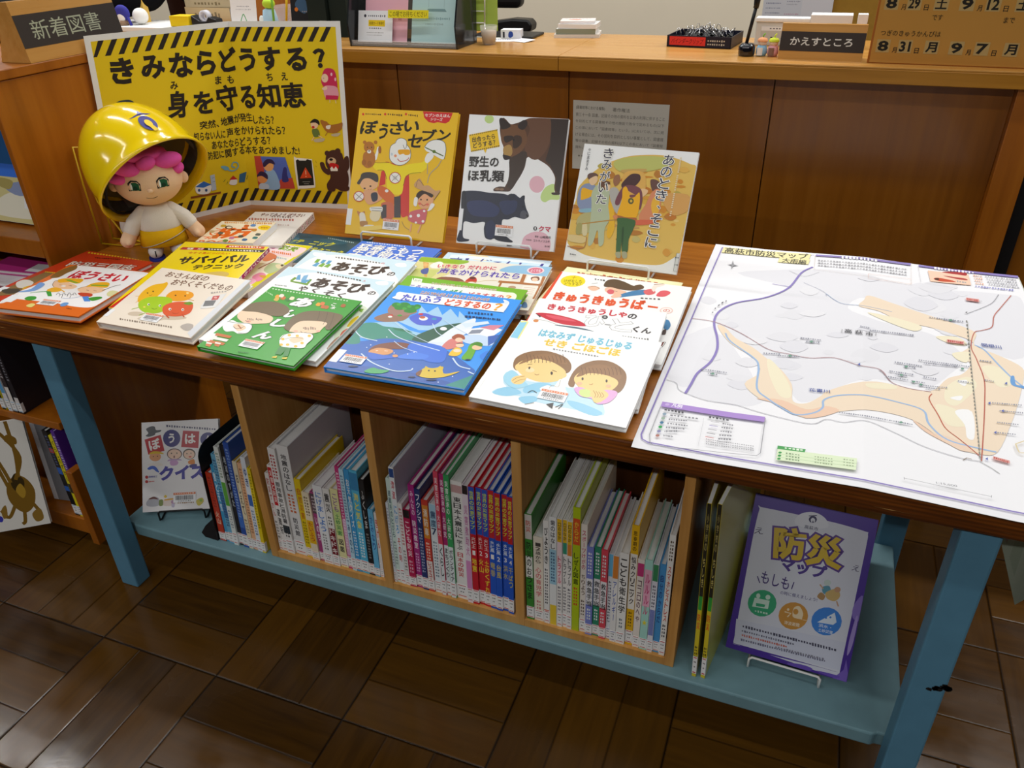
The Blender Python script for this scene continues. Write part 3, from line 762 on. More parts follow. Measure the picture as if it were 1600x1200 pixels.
a.b([235,600,290,570,330,585,400,590,420,610,390,650,330,655,300,640,250,640], '#f4f4f0').c([235,600,265,580,330,590,400,592,418,615,385,652,330,650], 1.0, '#38402c').b([300,600,350,595,380,620,330,640], '#f2cfae').c([300,610,325,625,370,610], 1, '#4a3a30').l([330,600,350,625],2,'#a8602a')
for k, (x, y) in enumerate(((215,650), (195,672), (175,694))): a.p([x-18,y,x+78,y+20,x+62,y+34,x-30,y+16], '#c86a2a' if k % 2 == 0 else '#f2f0e8')
for x in (160, 215): a.p([x-20,700,x+18,708,x-6,738,x-34,730], '#c86a2a').p([x-26,708,x+10,714,x+4,722,x-30,716], '#f2f0e8')
a.b([625,600,680,545,760,515,870,515,970,535,980,560,930,620,880,630,860,590,760,580,700,600,660,640,620,625], '#6e5a3a').b([650,640,680,600,740,575,880,585,860,620,820,650,740,655,670,645], '#f2cfae')
for x in (735, 780): a.g(x,620,x+40,626,18,'#8a7460',4)
a.c([720,640,735,650,760,645], .7, '#4a3a30').e(690,640,14,7,'#eab39c').e(830,640,14,7,'#eab39c')
for f in ([890,520,880,560,860,600], [930,530,915,580,895,620], [840,515,835,545,825,570]): a.c(f, .7, '#4e3e26')
a.b([590,690,620,660,690,648,780,655,798,680,760,720,740,745,680,745,600,735], '#f6f3ea').c([590,695,625,660,690,650,785,655,797,685,760,720], .9, '#38402c')
for x, y in ((610,690), (650,665), (700,670), (640,725), (690,735), (730,715), (775,670), (600,725)): a.e(x,y,11,8,'#e6b83a')
a.b([650,690,720,675,740,695,680,715], '#f2cfae').c([625,690,670,680,735,685], .8, '#5a4a30')
a.p([590,735,660,745,640,800,610,795,625,755,600,790,560,785], '#1c7a24').p([545,800,575,795,570,808,542,806], '#e0c020').p([605,806,640,804,632,816,604,814], '#e0c020')
b.sticker(415, 722); b.spine_label(.08, .2, .012); a.g(330,770,400,778,7,'#1a5a14',6)
b.done()

# second column
b, a = cover('ho', 0.015, '#e8e2da', 'thick pale paperback with brown lettering at the very back of the left piles', group=G_T, spine='R', hard=False, name='paperback_book')
a.t('やってみよう ぼうさい',850,168,1310,178,36,'#6a3a28',.06).g(720,215,1200,225,26,'#b86a5a',16).g(960,190,1180,200,18,'#8a7a70',8).g(650,240,1000,250,20,'#c8988a',12).g(900,270,1150,280,16,'#c0a8a0',10)
s = b.spine_art()
for k in range(20): s.g(.15,.04+k*.048,.85,.04+k*.048,.03,'#5a4a50' if k % 3 else '#b04a7a',3,k)
b.done()
b, a = cover('bou', 0.0135, '#f0e2c4', 'cream handbook with a large orange title character behind the yellow paperback', group=G_T, spine='L', hard=False, name='paperback_book')
a.t('防',395,362,775,352,120,'#e8661e',.07,None,0,.1).t('ハンド',430,310,270,425,40,'#e8661e',.06)
a.e(890,305,70,26,'#f0cc28').g(850,305,930,307,14,'#a85a1a',5).e(515,302,40,18,'#4a3a34').e(520,302,26,10,'#f0e2c4').t('BOOK',190,455,590,462,44,'#e8661e',.05)
for x, y, c in ((430,360,'#5a5a50'), (370,395,'#c86a30'), (780,330,'#c88a3a'), (790,410,'#3a7a7a'), (640,395,'#4a4440'), (545,412,'#c87aa0'), (680,430,'#3a6a9a'), (300,460,'#5a4a3a'), (820,375,'#55605a'), (460,285,'#c8a030'), (700,285,'#c8602a'), (770,280,'#5a88c0'), (340,345,'#c8a87a'), (480,440,'#6a8a3a')): a.b([x-30,y+8,x-10,y-12,x+30,y-6,x+12,y+14], c)
a.g(470,252,970,262,18,'#d8904a',22)
b.done()
b, a = cover('bohan', 0.010, '#f3e9d8', 'white household safety guide with lime border beside the yellow paperback', group=G_T, spine='L', hard=False, name='paperback_book')
a.p([845,431,1387,483,1340,522,830,452,760,500,690,500,810,436], '#e2d60e').p([1340,500,1387,483,709,967,640,958], '#dad20c')
a.b([810,480,900,450,1060,462,1290,500,1320,520,1250,570,1160,600,900,560,780,520], '#f6d6d8').t('防犯',855,468,1030,492,54,'#cc3a80',.07,'#f8f2ee',.05).t('防災',1060,496,1235,522,54,'#8aae2a',.07,'#f8f2ee',.05).g(960,540,1170,572,26,'#e07a40',10)
a.b([830,640,930,600,1000,620,960,680,860,720,800,700], '#f0e4d0').b([820,560,900,540,1010,580,990,620,880,640], '#d87a50').c([820,720,900,680,980,640,1000,610], 3, '#8a3a2a').c([830,700,920,650,990,620], 3, '#f4efe6')
a.b([900,700,960,660,1080,670,1100,690,1020,740,940,770,880,740], '#b8c89a').b([1000,680,1060,672,1090,690,1030,720], '#e8d8b0').b([760,800,840,760,900,780,850,840,780,850], '#e88aa8').b([700,850,760,820,800,850,740,880], '#f0b0c4').g(1010,600,1120,620,20,'#9ab0c0',6).b([830,790,900,790,880,820], '#d89a3a').e(1070,685,16,10,'#5a4a3a')
b.done()
b, a = cover('saba', 0.0085, '#f2d60a', 'yellow survival skills paperback under the cream fruit book', group=G_T, spine='R', hard=False, spine_col='#efe9e4', name='paperback_book')
a.p([40,515,905,545,870,572,5,540], '#2c241e').p([40,515,270,524,250,550,8,540], '#b8202c').p([505,495,900,508,880,535,480,520], '#c83028').g(520,508,860,520,16,'#f4e4d0',12).t('今すぐ身につけたい',95,575,530,583,24,'#d86a1a',.05).g(300,537,850,560,16,'#e8e0d0',18).t('地震',85,530,150,533,22,'#f6e8d8',.05).t('火災',195,533,255,536,22,'#f6e8d8',.05)
a.t('サバイバル',0,655,740,632,88,'#33261a',.09).t('テクニック',145,728,670,712,58,'#33261a',.08)
a.b([200,800,420,770,520,790,460,830,200,830], '#d6b860').p([-330,780,-220,775,-420,970,-540,960], '#f0d208').p([-420,930,-300,940,-640,1145,-738,1149], '#cc2018').t('BOOK',-440,990,-560,1090,50,'#f4e8d8',.06)
s = b.spine_art()
s.p([0,.55,1,.55,1,.99,0,.99], '#ad1560').v('キャンプでも',.5,.975,.5,.58,.6,'#f4e4ec',.05).v('いざという',.5,.53,.5,.2,.72,'#3a2c30',.06).e(.5,.13,.34,.02,'#e89ab0').e(.4,.1,.3,.02,'#f0b4c4').e(.5,.16,.4,.02,'#ecaabc')
b.done()
b, a = cover('beige', 0.0125, '#efe2d0', 'cream picture book with smiling fruit characters standing nearest the left corner pile', group=G_T)
b.root['label'] = 'cream picture book showing four smiling fruits at the front of the second pile'
a.t('おさんぽの',525,440,790,470,38,'#7a5a44',.04).t('おやくそくだもの',560,490,935,530,42,'#7a5a44',.04)
a.e(330,690,50,14,'#d0bfa8').e(430,720,90,14,'#d0bfa8').e(560,715,90,14,'#d0bfa8')
a.b([345,590,380,545,440,510,500,500,525,492,530,510,490,560,440,600,390,625,350,620], '#eeb51e').c([350,580,330,580], 1.2, '#d89a1a').c([360,600,330,620], 1.2, '#d89a1a').e(405,560,5,4,'#4a3018').e(440,550,5,4,'#4a3018').c([415,572,425,576,435,568], .6, '#8a5a18')
a.b([520,580,560,548,620,545,680,555,692,580,650,605,590,612,540,605], '#eea022').c([660,600,695,608], 1.4, '#d88a1a').e(580,575,5,4,'#4a3018').e(640,578,5,4,'#4a3018').e(655,560,9,6,'#f6d88a')
a.b([350,620,400,590,470,582,545,590,558,615,530,660,470,685,400,685,355,660], '#a6cb24').c([350,650,305,662], 1.6, '#8fb41a').c([390,685,350,700], 1.8, '#8fb41a').c([500,670,520,690], 1.8, '#8fb41a').e(412,632,8,7,'#f4f6ea').e(414,633,5,4,'#2f3a10').e(482,640,8,7,'#f4f6ea').e(484,641,5,4,'#2f3a10').c([430,655,448,662,465,656], .7, '#4a5a10').e(385,648,8,5,'#e8d85a').e(505,655,8,5,'#e8d85a')
a.b([500,650,540,625,600,615,670,620,690,640,670,685,610,705,540,705,505,690], '#dd5a30').b([630,625,670,615,690,628,660,636], '#6f9a2a').e(545,662,9,8,'#f6efe6').e(547,663,5,4,'#3a1810').e(625,665,9,8,'#f6efe6').e(626,666,5,4,'#3a1810').c([560,685,580,690,600,685], .7, '#6a1a10').c([520,700,540,718], 1.8, '#c84a24').c([620,695,635,712], 1.8, '#c84a24')
a.p([785,585,900,562,830,650,735,660,738,640], '#e4e2de').p([815,580,858,576,845,602,802,606], '#c85a56').p([765,610,835,606,815,640,750,645], '#7a7a7a').e(830,590,10,6,'#e8b0a8').g(800,560,900,550,10,'#b0a8a0',6)
a.b([610,770,650,752,690,760,680,790,640,795], '#b5aaa0').p([1052,481,1020,478,655,810,674,843], '#d9dadd')
a.g(230,722,560,775,12,'#8a7a6c',22)
b.sticker(432, 715); b.spine_label(.1, .22, .008); b.done()

# leftmost pile
b, a = cover('red', 0.0095, '#c43818', 'red picture book with a yellow dotted top edge under the orange book', group=G_T)
for k in range(22): a.e(765+k*31, 78+k*4.3, 12, 7, '#e8c822')
a.t('防災三国志',570,185,1260,235,66,'#e9dfd2',.05,'#7a1a0a',.03)
a.b([570,250,620,235,660,250,620,275], '#e6dcd0').p([330,268,520,285,300,470,-300,520,-400,560], '#8a6a3a').b([40,370,130,340,220,370,160,420,60,420], '#d8d2c8').b([120,420,200,400,260,420,220,470,120,450], '#d8b020').b([230,390,290,380,290,420,240,420], '#2a2420').b([-100,440,60,430,80,470,-60,480], '#4a4030').b([200,440,330,380,420,390,300,450,210,480], '#88a4d0')
for k in range(12): a.e(335+k*18, 266+k*2, 8, 5, '#e0c020')
a.g(830,130,1100,150,12,'#5a1408',14)
b.spine_label(.1, .2, .014); b.done()
b, a = cover('orange', 0.0115, '#dd6a1c', 'orange picture book with two helmeted children at the far left of the table', group=G_T)
a.b([560,300,640,250,720,215,900,225,1200,260,1420,285,1440,310,1330,380,1150,470,1000,560,880,615,720,610,560,580,400,560,200,540,100,520,200,460,350,400,480,350], '#f2f0ee')
a.b([480,330,560,270,680,225,740,215,730,250,640,290,560,330], '#8a6430').b([-60,520,60,450,200,420,150,520,0,580], '#e9e4e0')
a.t('ぼうさい',700,295,1225,342,90,'#cc2838',.08)
a.b([505,400,520,370,560,360,640,370,720,400,740,420,690,440,590,440,520,425], '#f0c49a').b([560,350,640,338,740,340,798,345,790,370,740,390,660,375,570,380], '#efb022').p([620,352,720,385,770,385,670,350], '#8aa830').l([570,400,600,404], 1, '#5a3a20').l([660,404,690,412], 1, '#5a3a20').e(610,412,24,9,'#f4e8e0').c([520,420,505,400,530,362,560,365], .8, '#5a3a20')
a.b([450,450,520,425,590,440,570,465,480,470], '#efb022').p([440,460,490,465,500,510,460,510], '#3f9a34').c([290,480,360,470,450,465], 2.2, '#3f9a34').c([590,450,620,470], 2, '#efb022')
a.b([745,445,800,420,880,415,980,430,1010,450,960,475,880,485,790,480], '#f0c49a').b([830,420,880,390,960,376,1045,380,1048,410,1010,430,900,418], '#efb022').p([870,398,1040,402,1036,416,880,412], '#8aa830').c([745,440,790,425,850,410], 1, '#5a3a20').l([830,450,855,455], 1, '#5a3a20').l([900,455,930,462], 1, '#5a3a20')
a.b([750,480,820,478,890,490,870,515,790,515], '#c8482a').p([790,515,850,510,870,560,810,560], '#4a8ad8').c([600,530,680,530,790,510], 1.8, '#b8c4dc').b([860,525,960,515,980,530,900,555,860,545], '#3f9a34').b([1030,480,1080,455,1150,475,1120,510,1040,510], '#dbd8a0').c([980,460,1080,420,1160,400], 1.6, '#5a4030')
for k in range(7): a.c([540+k*26,500+k%3*14, 560+k*26,478+k%2*16, 580+k*26,500], .7, '#4a4a4a')
a.b([235,535,280,512,345,515,340,540,280,552], '#3f9a34').b([250,605,300,580,340,590,300,618], '#e4d47a').b([580,590,620,572,660,575,640,600,590,610], '#6a9ad0').b([170,470,300,440,380,380,430,400,330,460], '#7aa0d8').g(640,625,690,635,12,'#6a3010',4)
b.sticker(470, 572); b.spine_label(.12, .26, .02); b.done()

# right-hand pile
b, a = cover('pale', 0.0085, '#eceab8', 'pale yellow picture book at the bottom of the right pile', group=G_T)
for k, (x0, x1) in enumerate(((765,820), (850,870), (930,1010), (1040,1090), (1110,1130), (1150,1180), (1230,1310))): a.g(x0, 30+(x0-765)*.125, x1, 34+(x1-765)*.125, 30, '#c4623a', 2, k)
a.g(780,36,1310,100,20,'#c4623a',12)
b.done()
b, a = cover('kyu', 0.0095, '#f3f3f1', 'white first-aid picture book with red spine below the ambulance book', group=G_T, spine_col='#e0452a')
a.p([640,30,672,26,585,165,345,485,330,485], '#e4502c').e(738,88,82,38,'#f2dc1e').t('＋',728,62,762,66,18,'#c8a010',.08).t('けがをした',680,86,798,90,22,'#8a7a10',.03).t('どうする？',682,106,790,110,20,'#8a7a10',.03)
a.b([940,120,960,85,1010,75,1070,90,1140,120,1200,120,1195,140,1130,150,1060,145,980,130], '#5b4632').b([1140,120,1180,110,1200,125,1170,140], '#5b4632').b([950,135,985,128,1050,145,1090,160,1040,178,985,172,950,155], '#f0bfa2').e(985,158,24,16,'#d8606a').c([1000,150,1030,158], .8,'#3a2a20').b([1040,180,1120,155,1190,145,1230,150,1215,175,1130,185,1050,195], '#3f7fae').b([1205,150,1260,140,1280,165,1240,180,1210,172], '#d8656a').b([1255,140,1275,112,1340,105,1330,118,1290,130,1270,158], '#f3e0d4').c([1270,110,1340,106], 1.6, '#8a5a3a').b([835,125,880,120,915,135,880,152,850,145], '#f0bfa2').c([835,130,880,122,912,138], .8,'#3a2a20').b([990,185,1040,170,1055,190,1000,198], '#f0bfa2')
a.b([1285,185,1310,155,1350,150,1380,165,1340,190], '#dd5a66').g(880,75,950,85,12,'#666666',4).g(1180,200,1320,208,10,'#555555',5).c([860,105,900,100], 1, '#666666')
a.t('きゅうきゅうば',612,185,1210,250,72,'#e0562a',.09,None).p([1230,248,1298,258,1294,268,1228,260], '#e0562a').e(1352,282,44,22,'#e8c8c0').e(1352,282,36,17,'#f3ede8').t('の',1330,282,1376,284,22,'#d88a80',.04)
a.b([1330,350,1365,345,1380,380,1360,410,1335,400], '#3f7fae').b([1320,420,1350,405,1345,440,1320,440], '#4a3a34').p([1300,500,1340,488,1320,522,1296,520], '#7a3a2a').c([1300,500,1345,490,1320,525,1296,520], .8, '#3a2a20')
b.done()
b, a = cover('pi', 0.0075, '#f4f4f2', 'white ambulance picture book with a red nose-shaped vehicle under the sneezing children book', group=G_T)
b.root['label'] = 'white ambulance picture book with a red streamlined shape, second from top of right pile'
a.t('きゅうきゅうしゃ',572,258,1095,312,44,'#c8283a',.08).t('の',1098,320,1160,326,36,'#3a3438',.07)
a.b([492,302,560,300,660,318,760,345,815,372,818,388,700,380,600,355,530,325], '#c81e34').b([560,312,660,325,760,355,700,352,600,335], '#dd5060').c([470,340,560,352,640,380], .8, '#8a8a8a').b([615,380,700,385,800,400,880,425,780,415,680,396], '#4f6a78').e(495,352,18,9,'#d88a4a').p([492,302,530,322,520,330], '#4a2a2a')
a.t('ぴ',815,345,955,360,86,'#f4f4f2',.05,'#8a8a8c',.018).p([948,372,985,376,984,384,946,380], '#9a9a9c').t('と',985,375,1130,390,80,'#f4f4f2',.05,'#8a8a8c',.018).e(948,328,20,12,'#3a3a3a').e(948,328,9,5,'#b8b8b8').t('くん',1130,404,1255,422,42,'#3a3438',.07).g(1060,456,1240,476,14,'#6a6a6a',10)
b.done()
b, a = cover('hana', 0.008, '#f5f5f3', 'white picture book of two children with runny nose and cough, frontmost in right pile', group=G_T)
a.p([392,356,436,362,372,470,325,462], '#8fd0ea').p([392,356,440,352,444,362,396,364], '#f0ea90').p([436,362,446,362,380,474,372,470], '#f0ea90')
a.t('はなみず じゅるじゅる',518,430,1125,522,54,'#6fbcd6',.05,'#b8dce6',.02).t('せき ごほごほ',548,490,1050,566,52,'#e8c22a',.05,'#f0dfa0',.02).g(605,540,910,590,12,'#8a8a8a',16)
a.b([290,700,330,690,380,720,440,750,560,760,640,740,690,790,760,800,860,850,930,900,940,975,860,960,700,930,500,890,380,850,210,830,240,800,300,790,280,760], '#bfe0f0')
for f in ([250,800,330,790,400,830,300,850,210,830], [420,790,520,760,600,780,520,820,420,830], [700,880,800,900,930,960,870,980,740,930], [380,860,480,850,500,880,420,900], [280,720,340,700,360,760,300,770]): a.b(f, '#8fcae6')
a.b([345,660,360,600,440,560,560,552,680,590,725,640,715,690,660,700,600,640,520,610,430,620,380,680], '#8a6238').b([365,650,420,612,520,600,620,635,690,690,660,740,580,760,490,750,400,710], '#f2cf86').e(660,712,36,20,'#f2cf86').e(378,660,22,22,'#f2cf86').b([380,640,440,600,560,570,660,600,700,640,600,625,500,605,420,630], '#94693c')
for k in range(11): a.c([430+k*24,590-abs(k-5)*3, 440+k*24,610, 436+k*25,632], .8, '#6a4522')
a.e(452,668,8,11,'#3a2a20').e(597,700,8,11,'#3a2a20').e(455,680,30,16,'#f6dca8').e(450,666,6,8,'#3a2a20').c([485,705,500,712,515,706], .8, '#a86a3a').c([470,640,440,642], 1, '#7a5a34').c([600,680,630,690], 1, '#7a5a34')
a.b([280,720,330,680,370,700,400,740,440,780,360,800,300,770], '#9fd4ea').b([330,745,360,720,420,715,430,735,400,770,350,770], '#f2cf86').c([340,750,370,730,420,720], .8, '#b07a3a').c([350,765,380,748,425,738], .8, '#b07a3a')
a.b([520,800,570,780,610,790,650,740,680,760,690,810,700,840,610,830,540,820], '#f8f6f2').c([580,800,600,780,640,790,655,745], .8, '#b8b0a4')
a.b([705,770,740,690,800,640,900,615,1000,630,1080,690,1085,760,1050,820,1000,830,980,760,900,700,800,700,760,740,740,790], '#8a6238').b([745,730,800,690,920,690,1030,750,1010,800,940,830,840,825,765,780], '#f2cf86').b([760,720,830,660,940,645,1050,700,1040,745,960,715,850,700,790,720], '#94693c')
for k in range(11): a.c([790+k*25,670-abs(k-5)*2, 800+k*25,690, 802+k*25,712], .8, '#6a4522')
a.e(800,738,7,10,'#3a2a20').e(958,752,7,10,'#3a2a20').c([845,772,855,776,868,770], .8, '#a86a3a').e(780,768,18,10,'#f2b890').e(970,785,18,10,'#f2b890')
a.b([745,800,800,795,860,830,960,810,1030,830,980,890,900,905,860,870,780,850], '#e0a8d8').b([785,810,840,810,870,850,820,860,780,840], '#cfe08a').b([850,830,900,805,950,820,970,850,920,890,880,895,860,860], '#f2cf86')
for k in range(4): a.c([870+k*18,815+k*4, 885+k*18,840+k*4, 880+k*14,862], .8, '#b07a3a')
a.c([440,830,470,815,500,830], 1, '#3a3a3a').p([560,905,610,895,600,935], '#3a3434').c([620,925,670,905,640,935], 1, '#3a3a3a').c([420,905,480,895], .8, '#555555')
b.sticker(605, 850, .036, .02); b.spine_label(.1, .24, .006); b.done()
# ------------------------------------------------------------------ books standing on wire stands
def wire_stand(x, y, base, zb, yaw, width, tilt, t, depth, mat, label, cat='book stand', hgt=0.13):
    """bent-wire easel: lip with two upturned ends in front of the book, legs running back, back rest; zb: height of the book's foot"""
    R = Matrix.Translation((x, y, base+0.0004)) @ Matrix.Rotation(math.radians(yaw), 4, 'Z')
    root = empty('book_stand', R, label=label, cat=cat, group='wire book stands')
    r = 0.0019; w = width/2
    s, c = math.sin(math.radians(tilt)), math.cos(math.radians(tilt))
    off = t+0.0035
    def bk(u, v): return (u, v*c+off*s, v*s-off*c+zb)
    y0 = off*s+0.016
    d = zb-0.012
    m = MB()
    m.tube([(-w, y0, r), (-w, -0.012, r), (-w, -0.0200, 0.006), (-w, -0.019, 0.022+d), (-w+0.004, -0.0185, 0.026+d), (w-0.004, -0.0185, 0.026+d), (w, -0.019, 0.022+d), (w, -0.0200, 0.006), (w, -0.012, r), (w, y0, r)], r)
    m.build('front_lip', mat, root)
    b = MB()
    b.tube([(-w, y0, r), bk(-w, 0.018), bk(-w*0.9, hgt), bk(w*0.9, hgt), bk(w, 0.018), (w, y0, r)], r)
    b.build('back_rest', mat, root)
    l = MB()
    top = bk(0, hgt)
    l.tube([bk(-w*0.7, hgt), (-w*0.8, top[1]+depth, r), (w*0.8, top[1]+depth, r), bk(w*0.7, hgt)], r)
    l.build('prop_leg', mat, root)
    return root

b, a = cover('yellowst', 0.010, '#efbf22', 'yellow picture book of a costumed rescuer, leftmost of the three standing books', group='picture books standing at the table back')
b.root['group'] = 'picture books standing at the table back'
a.p([655,68,888,78,880,105,860,150,830,165,770,155,740,162,700,155,665,120], '#d42c2c').t('セブンのえほん',670,98,868,106,26,'#f6ece4',.03).t('シリーズ',715,130,808,136,24,'#f6ece4',.03)
for x in (188, 360, 522): a.e(x,92,9,10,'#d8422a')
a.g(205,90,330,96,16,'#6a4a18',8).g(378,92,495,102,16,'#6a4a18',7).g(540,98,620,106,16,'#6a4a18',6)
for ch, x0, y0, x1, y1, h in (('ぼ',168,192,300,196,110), ('う',310,225,380,230,125), ('さ',395,200,500,205,100), ('い',505,185,628,190,90), ('セ',535,300,650,304,105), ('ブ',645,255,760,260,100), ('ン',770,255,870,262,90)): a.t(ch,x0,y0,x1,y1,h,'#2c2418',.05,None,0,.12)
# rescuer in plain suit
a.p([330,540,365,520,360,640,310,655], '#d63a30').b([480,600,520,540,545,560,545,880,530,888,485,890,470,760], '#d63a30').b([360,465,400,470,470,525,430,480], '#d63a30')
a.b([262,460,300,470,380,470,470,500,560,480,640,470,680,455,695,490,640,550,540,565,510,600,490,710,440,720,380,690,370,600,350,535,290,530,258,490], '#f4dc1e').c([262,460,300,472,390,470], 1, '#8a6a10').c([300,530,350,535,372,600], 1, '#8a6a10').c([640,548,540,565,500,650], 1, '#8a6a10')
a.b([260,440,285,400,300,350,312,360,295,440,280,452], '#f2efe8').b([668,450,690,400,730,400,735,430,690,475], '#f2efe8')
a.b([395,370,410,335,460,312,520,325,555,370,558,430,530,470,480,492,430,480,395,440], '#f1f0ea').c([395,370,410,335,460,312,520,325,555,370,558,430,530,470,480,492,430,480,395,440,395,370], 1, '#6a6458').b([440,320,455,290,490,280,525,300,528,340,515,362,500,330], '#f1f0ea').c([440,318,455,290,490,280,525,300,526,345,512,362,500,332], 1, '#6a6458')
a.b([460,375,500,368,550,372,552,405,520,412,500,402,470,408], '#eda818').e(440,418,11,11,'#ee9a70').c([455,440,480,462,530,450,545,432], 1.6, '#c86a5a').e(412,405,9,12,'#c9d4dc')
a.e(437,590,46,46,'#f2eee6').l([437+44*math.cos(k*.52) if i == 0 else 590+44*math.sin(k*.52) for k in range(13) for i in (0, 1)], 1.6, '#c8382a').e(437,590,18,18,'#d8d4cc').l([405,560,470,622], 1, '#8a8478').l([470,560,405,622], 1, '#8a8478')
# toy bear, helmet, children
a.e(235,350,42,44,'#b8742e').e(200,312,14,14,'#b8742e').e(285,312,14,14,'#b8742e').b([200,390,270,385,280,470,240,510,195,500,185,440], '#b8742e').e(235,385,16,14,'#f0ebe0').e(235,380,6,5,'#2a1c10').e(195,470,18,24,'#a8662a').e(238,480,18,24,'#a8662a').e(222,352,4,5,'#2a1c10').e(254,352,4,5,'#2a1c10').e(318,370,12,30,'#a8662a')
a.b([668,350,700,310,760,292,820,310,835,370,820,440,790,440,720,400,680,380], '#f0f0ec').c([668,350,700,310,760,292,820,310,835,370,822,440], 1, '#5a5a52').c([672,352,740,385,815,420], 2.2, '#6a7a4a').e(742,385,14,12,'#5f7a2e').c([800,450,770,500,710,560,690,630], 1.6, '#b8a890').c([690,480,690,560], 1.4, '#b8a890')
a.b([160,640,160,600,190,565,240,555,290,580,305,620,295,665,240,690,190,680], '#e8b280').b([140,630,165,590,180,555,240,545,300,565,300,625,240,595,190,600,160,640], '#4a4440').e(200,672,8,6,'#3a2a20').e(245,655,8,6,'#3a2a20').c([225,680,240,685,255,676],.8,'#a84a3a').b([195,690,290,690,340,720,330,760,240,800,200,760], '#e2a67a').b([250,715,295,705,300,760,262,775], '#3a3a48')
a.e(155,735,42,40,'#f0ebe4').l([155+41*math.cos(k*.52) if i == 0 else 735+39*math.sin(k*.52) for k in range(13) for i in (0, 1)], 1.6, '#c8382a').l([125,710,185,762],1.2,'#8a8478').l([185,708,128,765],1.2,'#8a8478')
a.b([300,665,340,655,400,690,440,750,420,810,390,800,350,760,310,720], '#d8692e').e(372,692,14,12,'#f0ebe4').b([330,790,420,790,430,890,380,920,340,900], '#cf6a4a').p([340,800,370,800,370,900,330,910,325,840], '#4a4444').p([430,740,480,730,480,900,430,900], '#4a4444').b([245,820,330,815,340,835,325,860,250,850], '#e9e6dc').b([255,850,325,855,310,920,270,930,240,900], '#e8d8b0')
a.c([250,825,335,830],1,'#6a6a6a').c([255,845,335,850],1,'#6a6a6a').b([140,850,175,860,200,850,195,900,165,905], '#c8824a').b([160,870,200,870,210,960,170,960], '#e8e0d0').b([165,930,220,930,215,965,170,968], '#b8844a').b([200,960,270,960,270,990,190,995], '#ece6dc')
a.b([615,730,640,700,690,695,730,720,735,780,700,825,650,830,620,800], '#e8a878').b([605,720,640,690,700,690,735,725,720,745,670,715,630,745,605,770], '#3c2c22').e(640,760,6,7,'#3a2418').e(688,762,6,7,'#3a2418').e(630,792,13,9,'#e06a52').e(690,798,13,9,'#e06a52').c([642,795,660,808,680,797],1.2,'#b03a2a').b([590,745,615,750,605,810,582,800], '#f0ece4').b([720,790,748,800,720,840,690,850,700,830], '#f0ece4')
a.b([570,850,640,835,685,840,680,900,660,950,600,945,540,920,548,870], '#d2646a').e(560,890,11,11,'#f6f2ec').e(620,885,13,13,'#f6f2ec').e(655,930,11,10,'#f6f2ec').e(665,850,9,9,'#f6f2ec').e(600,940,9,8,'#f6f2ec').l([565,950,555,1010],3,'#e8a878').l([640,955,615,1020],3,'#e8a878').b([590,660,620,600,640,605,660,650,700,650,750,690,790,690,740,760,735,720], '#cfa070').c([600,665,620,605,660,650],1,'#8a6a40').c([740,765,790,695],1,'#8a6a40')
a.c([490,930,510,970,545,995], 1, '#a88a5a').p([160,972,330,960,345,990,170,1010],'#f0d060')
b.sticker(405, 955, .034, .02); b.spine_label(.07, .2, .011); b.done()
x, y, z, yaw, w, h, tl = POSE['yellowst'][0]
def stand_for(key, cx, width, t, label):
    (x, y, z, yaw, w, h, tl), q = POSE[key]
    c, s = math.cos(math.radians(yaw)), math.sin(math.radians(yaw))
    base = 0.14 if key in ('booklet', 'quiz') else TZ
    # foot of the book: origin at the middle of its bottom front edge
    px, py = x+cx*w*c, y+cx*w*s
    return wire_stand(px, py, base, z-base, yaw, width, tl, t, 0.07, M_BLACKMETAL if key == 'quiz' else M_WIRE, label)
stand_for('yellowst', .48, .105, .010, 'white wire stand holding up the yellow standing book')

b, a = cover('bear', 0.0095, '#f2f2f2', 'white wildlife book with two bears on its cover, middle of the three standing books', group='picture books standing at the table back')
a.e(322,105,36,34,'#c3dc8a').e(695,615,60,66,'#e6b4c0').b([725,700,760,640,820,612,845,640,830,680,870,700,865,735,800,735,760,755,730,740], '#c3dc8a').b([575,1080,600,1020,680,985,760,1000,800,1060,790,1135,740,1136,575,1112], '#e6b4c0')
a.b([405,180,415,120,430,95,455,110,490,145,540,135,570,125,600,112,640,98,720,96,860,98,945,104,940,200,920,400,900,520,880,640,845,690,830,640,835,560,790,480,720,430,660,400,615,410,600,480,560,560,510,630,480,668,440,650,470,580,480,480,480,420,455,400,440,330,415,260], '#54341f')
a.p([800,104,946,106,920,400,890,560,872,690,840,660,845,560,800,470,760,430,800,300], '#33241c').b([600,112,720,96,800,100,790,300,700,420,620,390,600,300,640,180], '#65412a').b([480,420,530,370,610,360,612,420,590,500,540,590,490,660,455,640,480,540], '#3b2a1f')
a.b([415,200,440,150,520,150,600,190,615,280,570,360,500,400,450,415,430,390,435,330,415,270], '#6f4828').b([400,120,412,96,440,108,490,160,420,185], '#2e211b').b([545,165,575,120,612,115,620,150,585,190], '#2e211b').b([440,240,500,235,510,260,460,290,440,275], '#2e1d12').b([520,235,570,240,575,290,540,330,510,330,505,280], '#3a2414').b([440,320,480,305,500,330,500,380,470,400,440,385,430,350], '#b08a48').b([428,385,460,388,490,400,475,420,440,422], '#2a1a18').e(512,268,8,9,'#140c08')
a.b([358,650,400,632,470,640,490,660,470,672,400,670,360,668], '#4a3020').e(385,652,20,9,'#8a6a50').e(420,654,18,9,'#8a6a50').b([810,680,870,680,868,697,820,697], '#3a2a22')
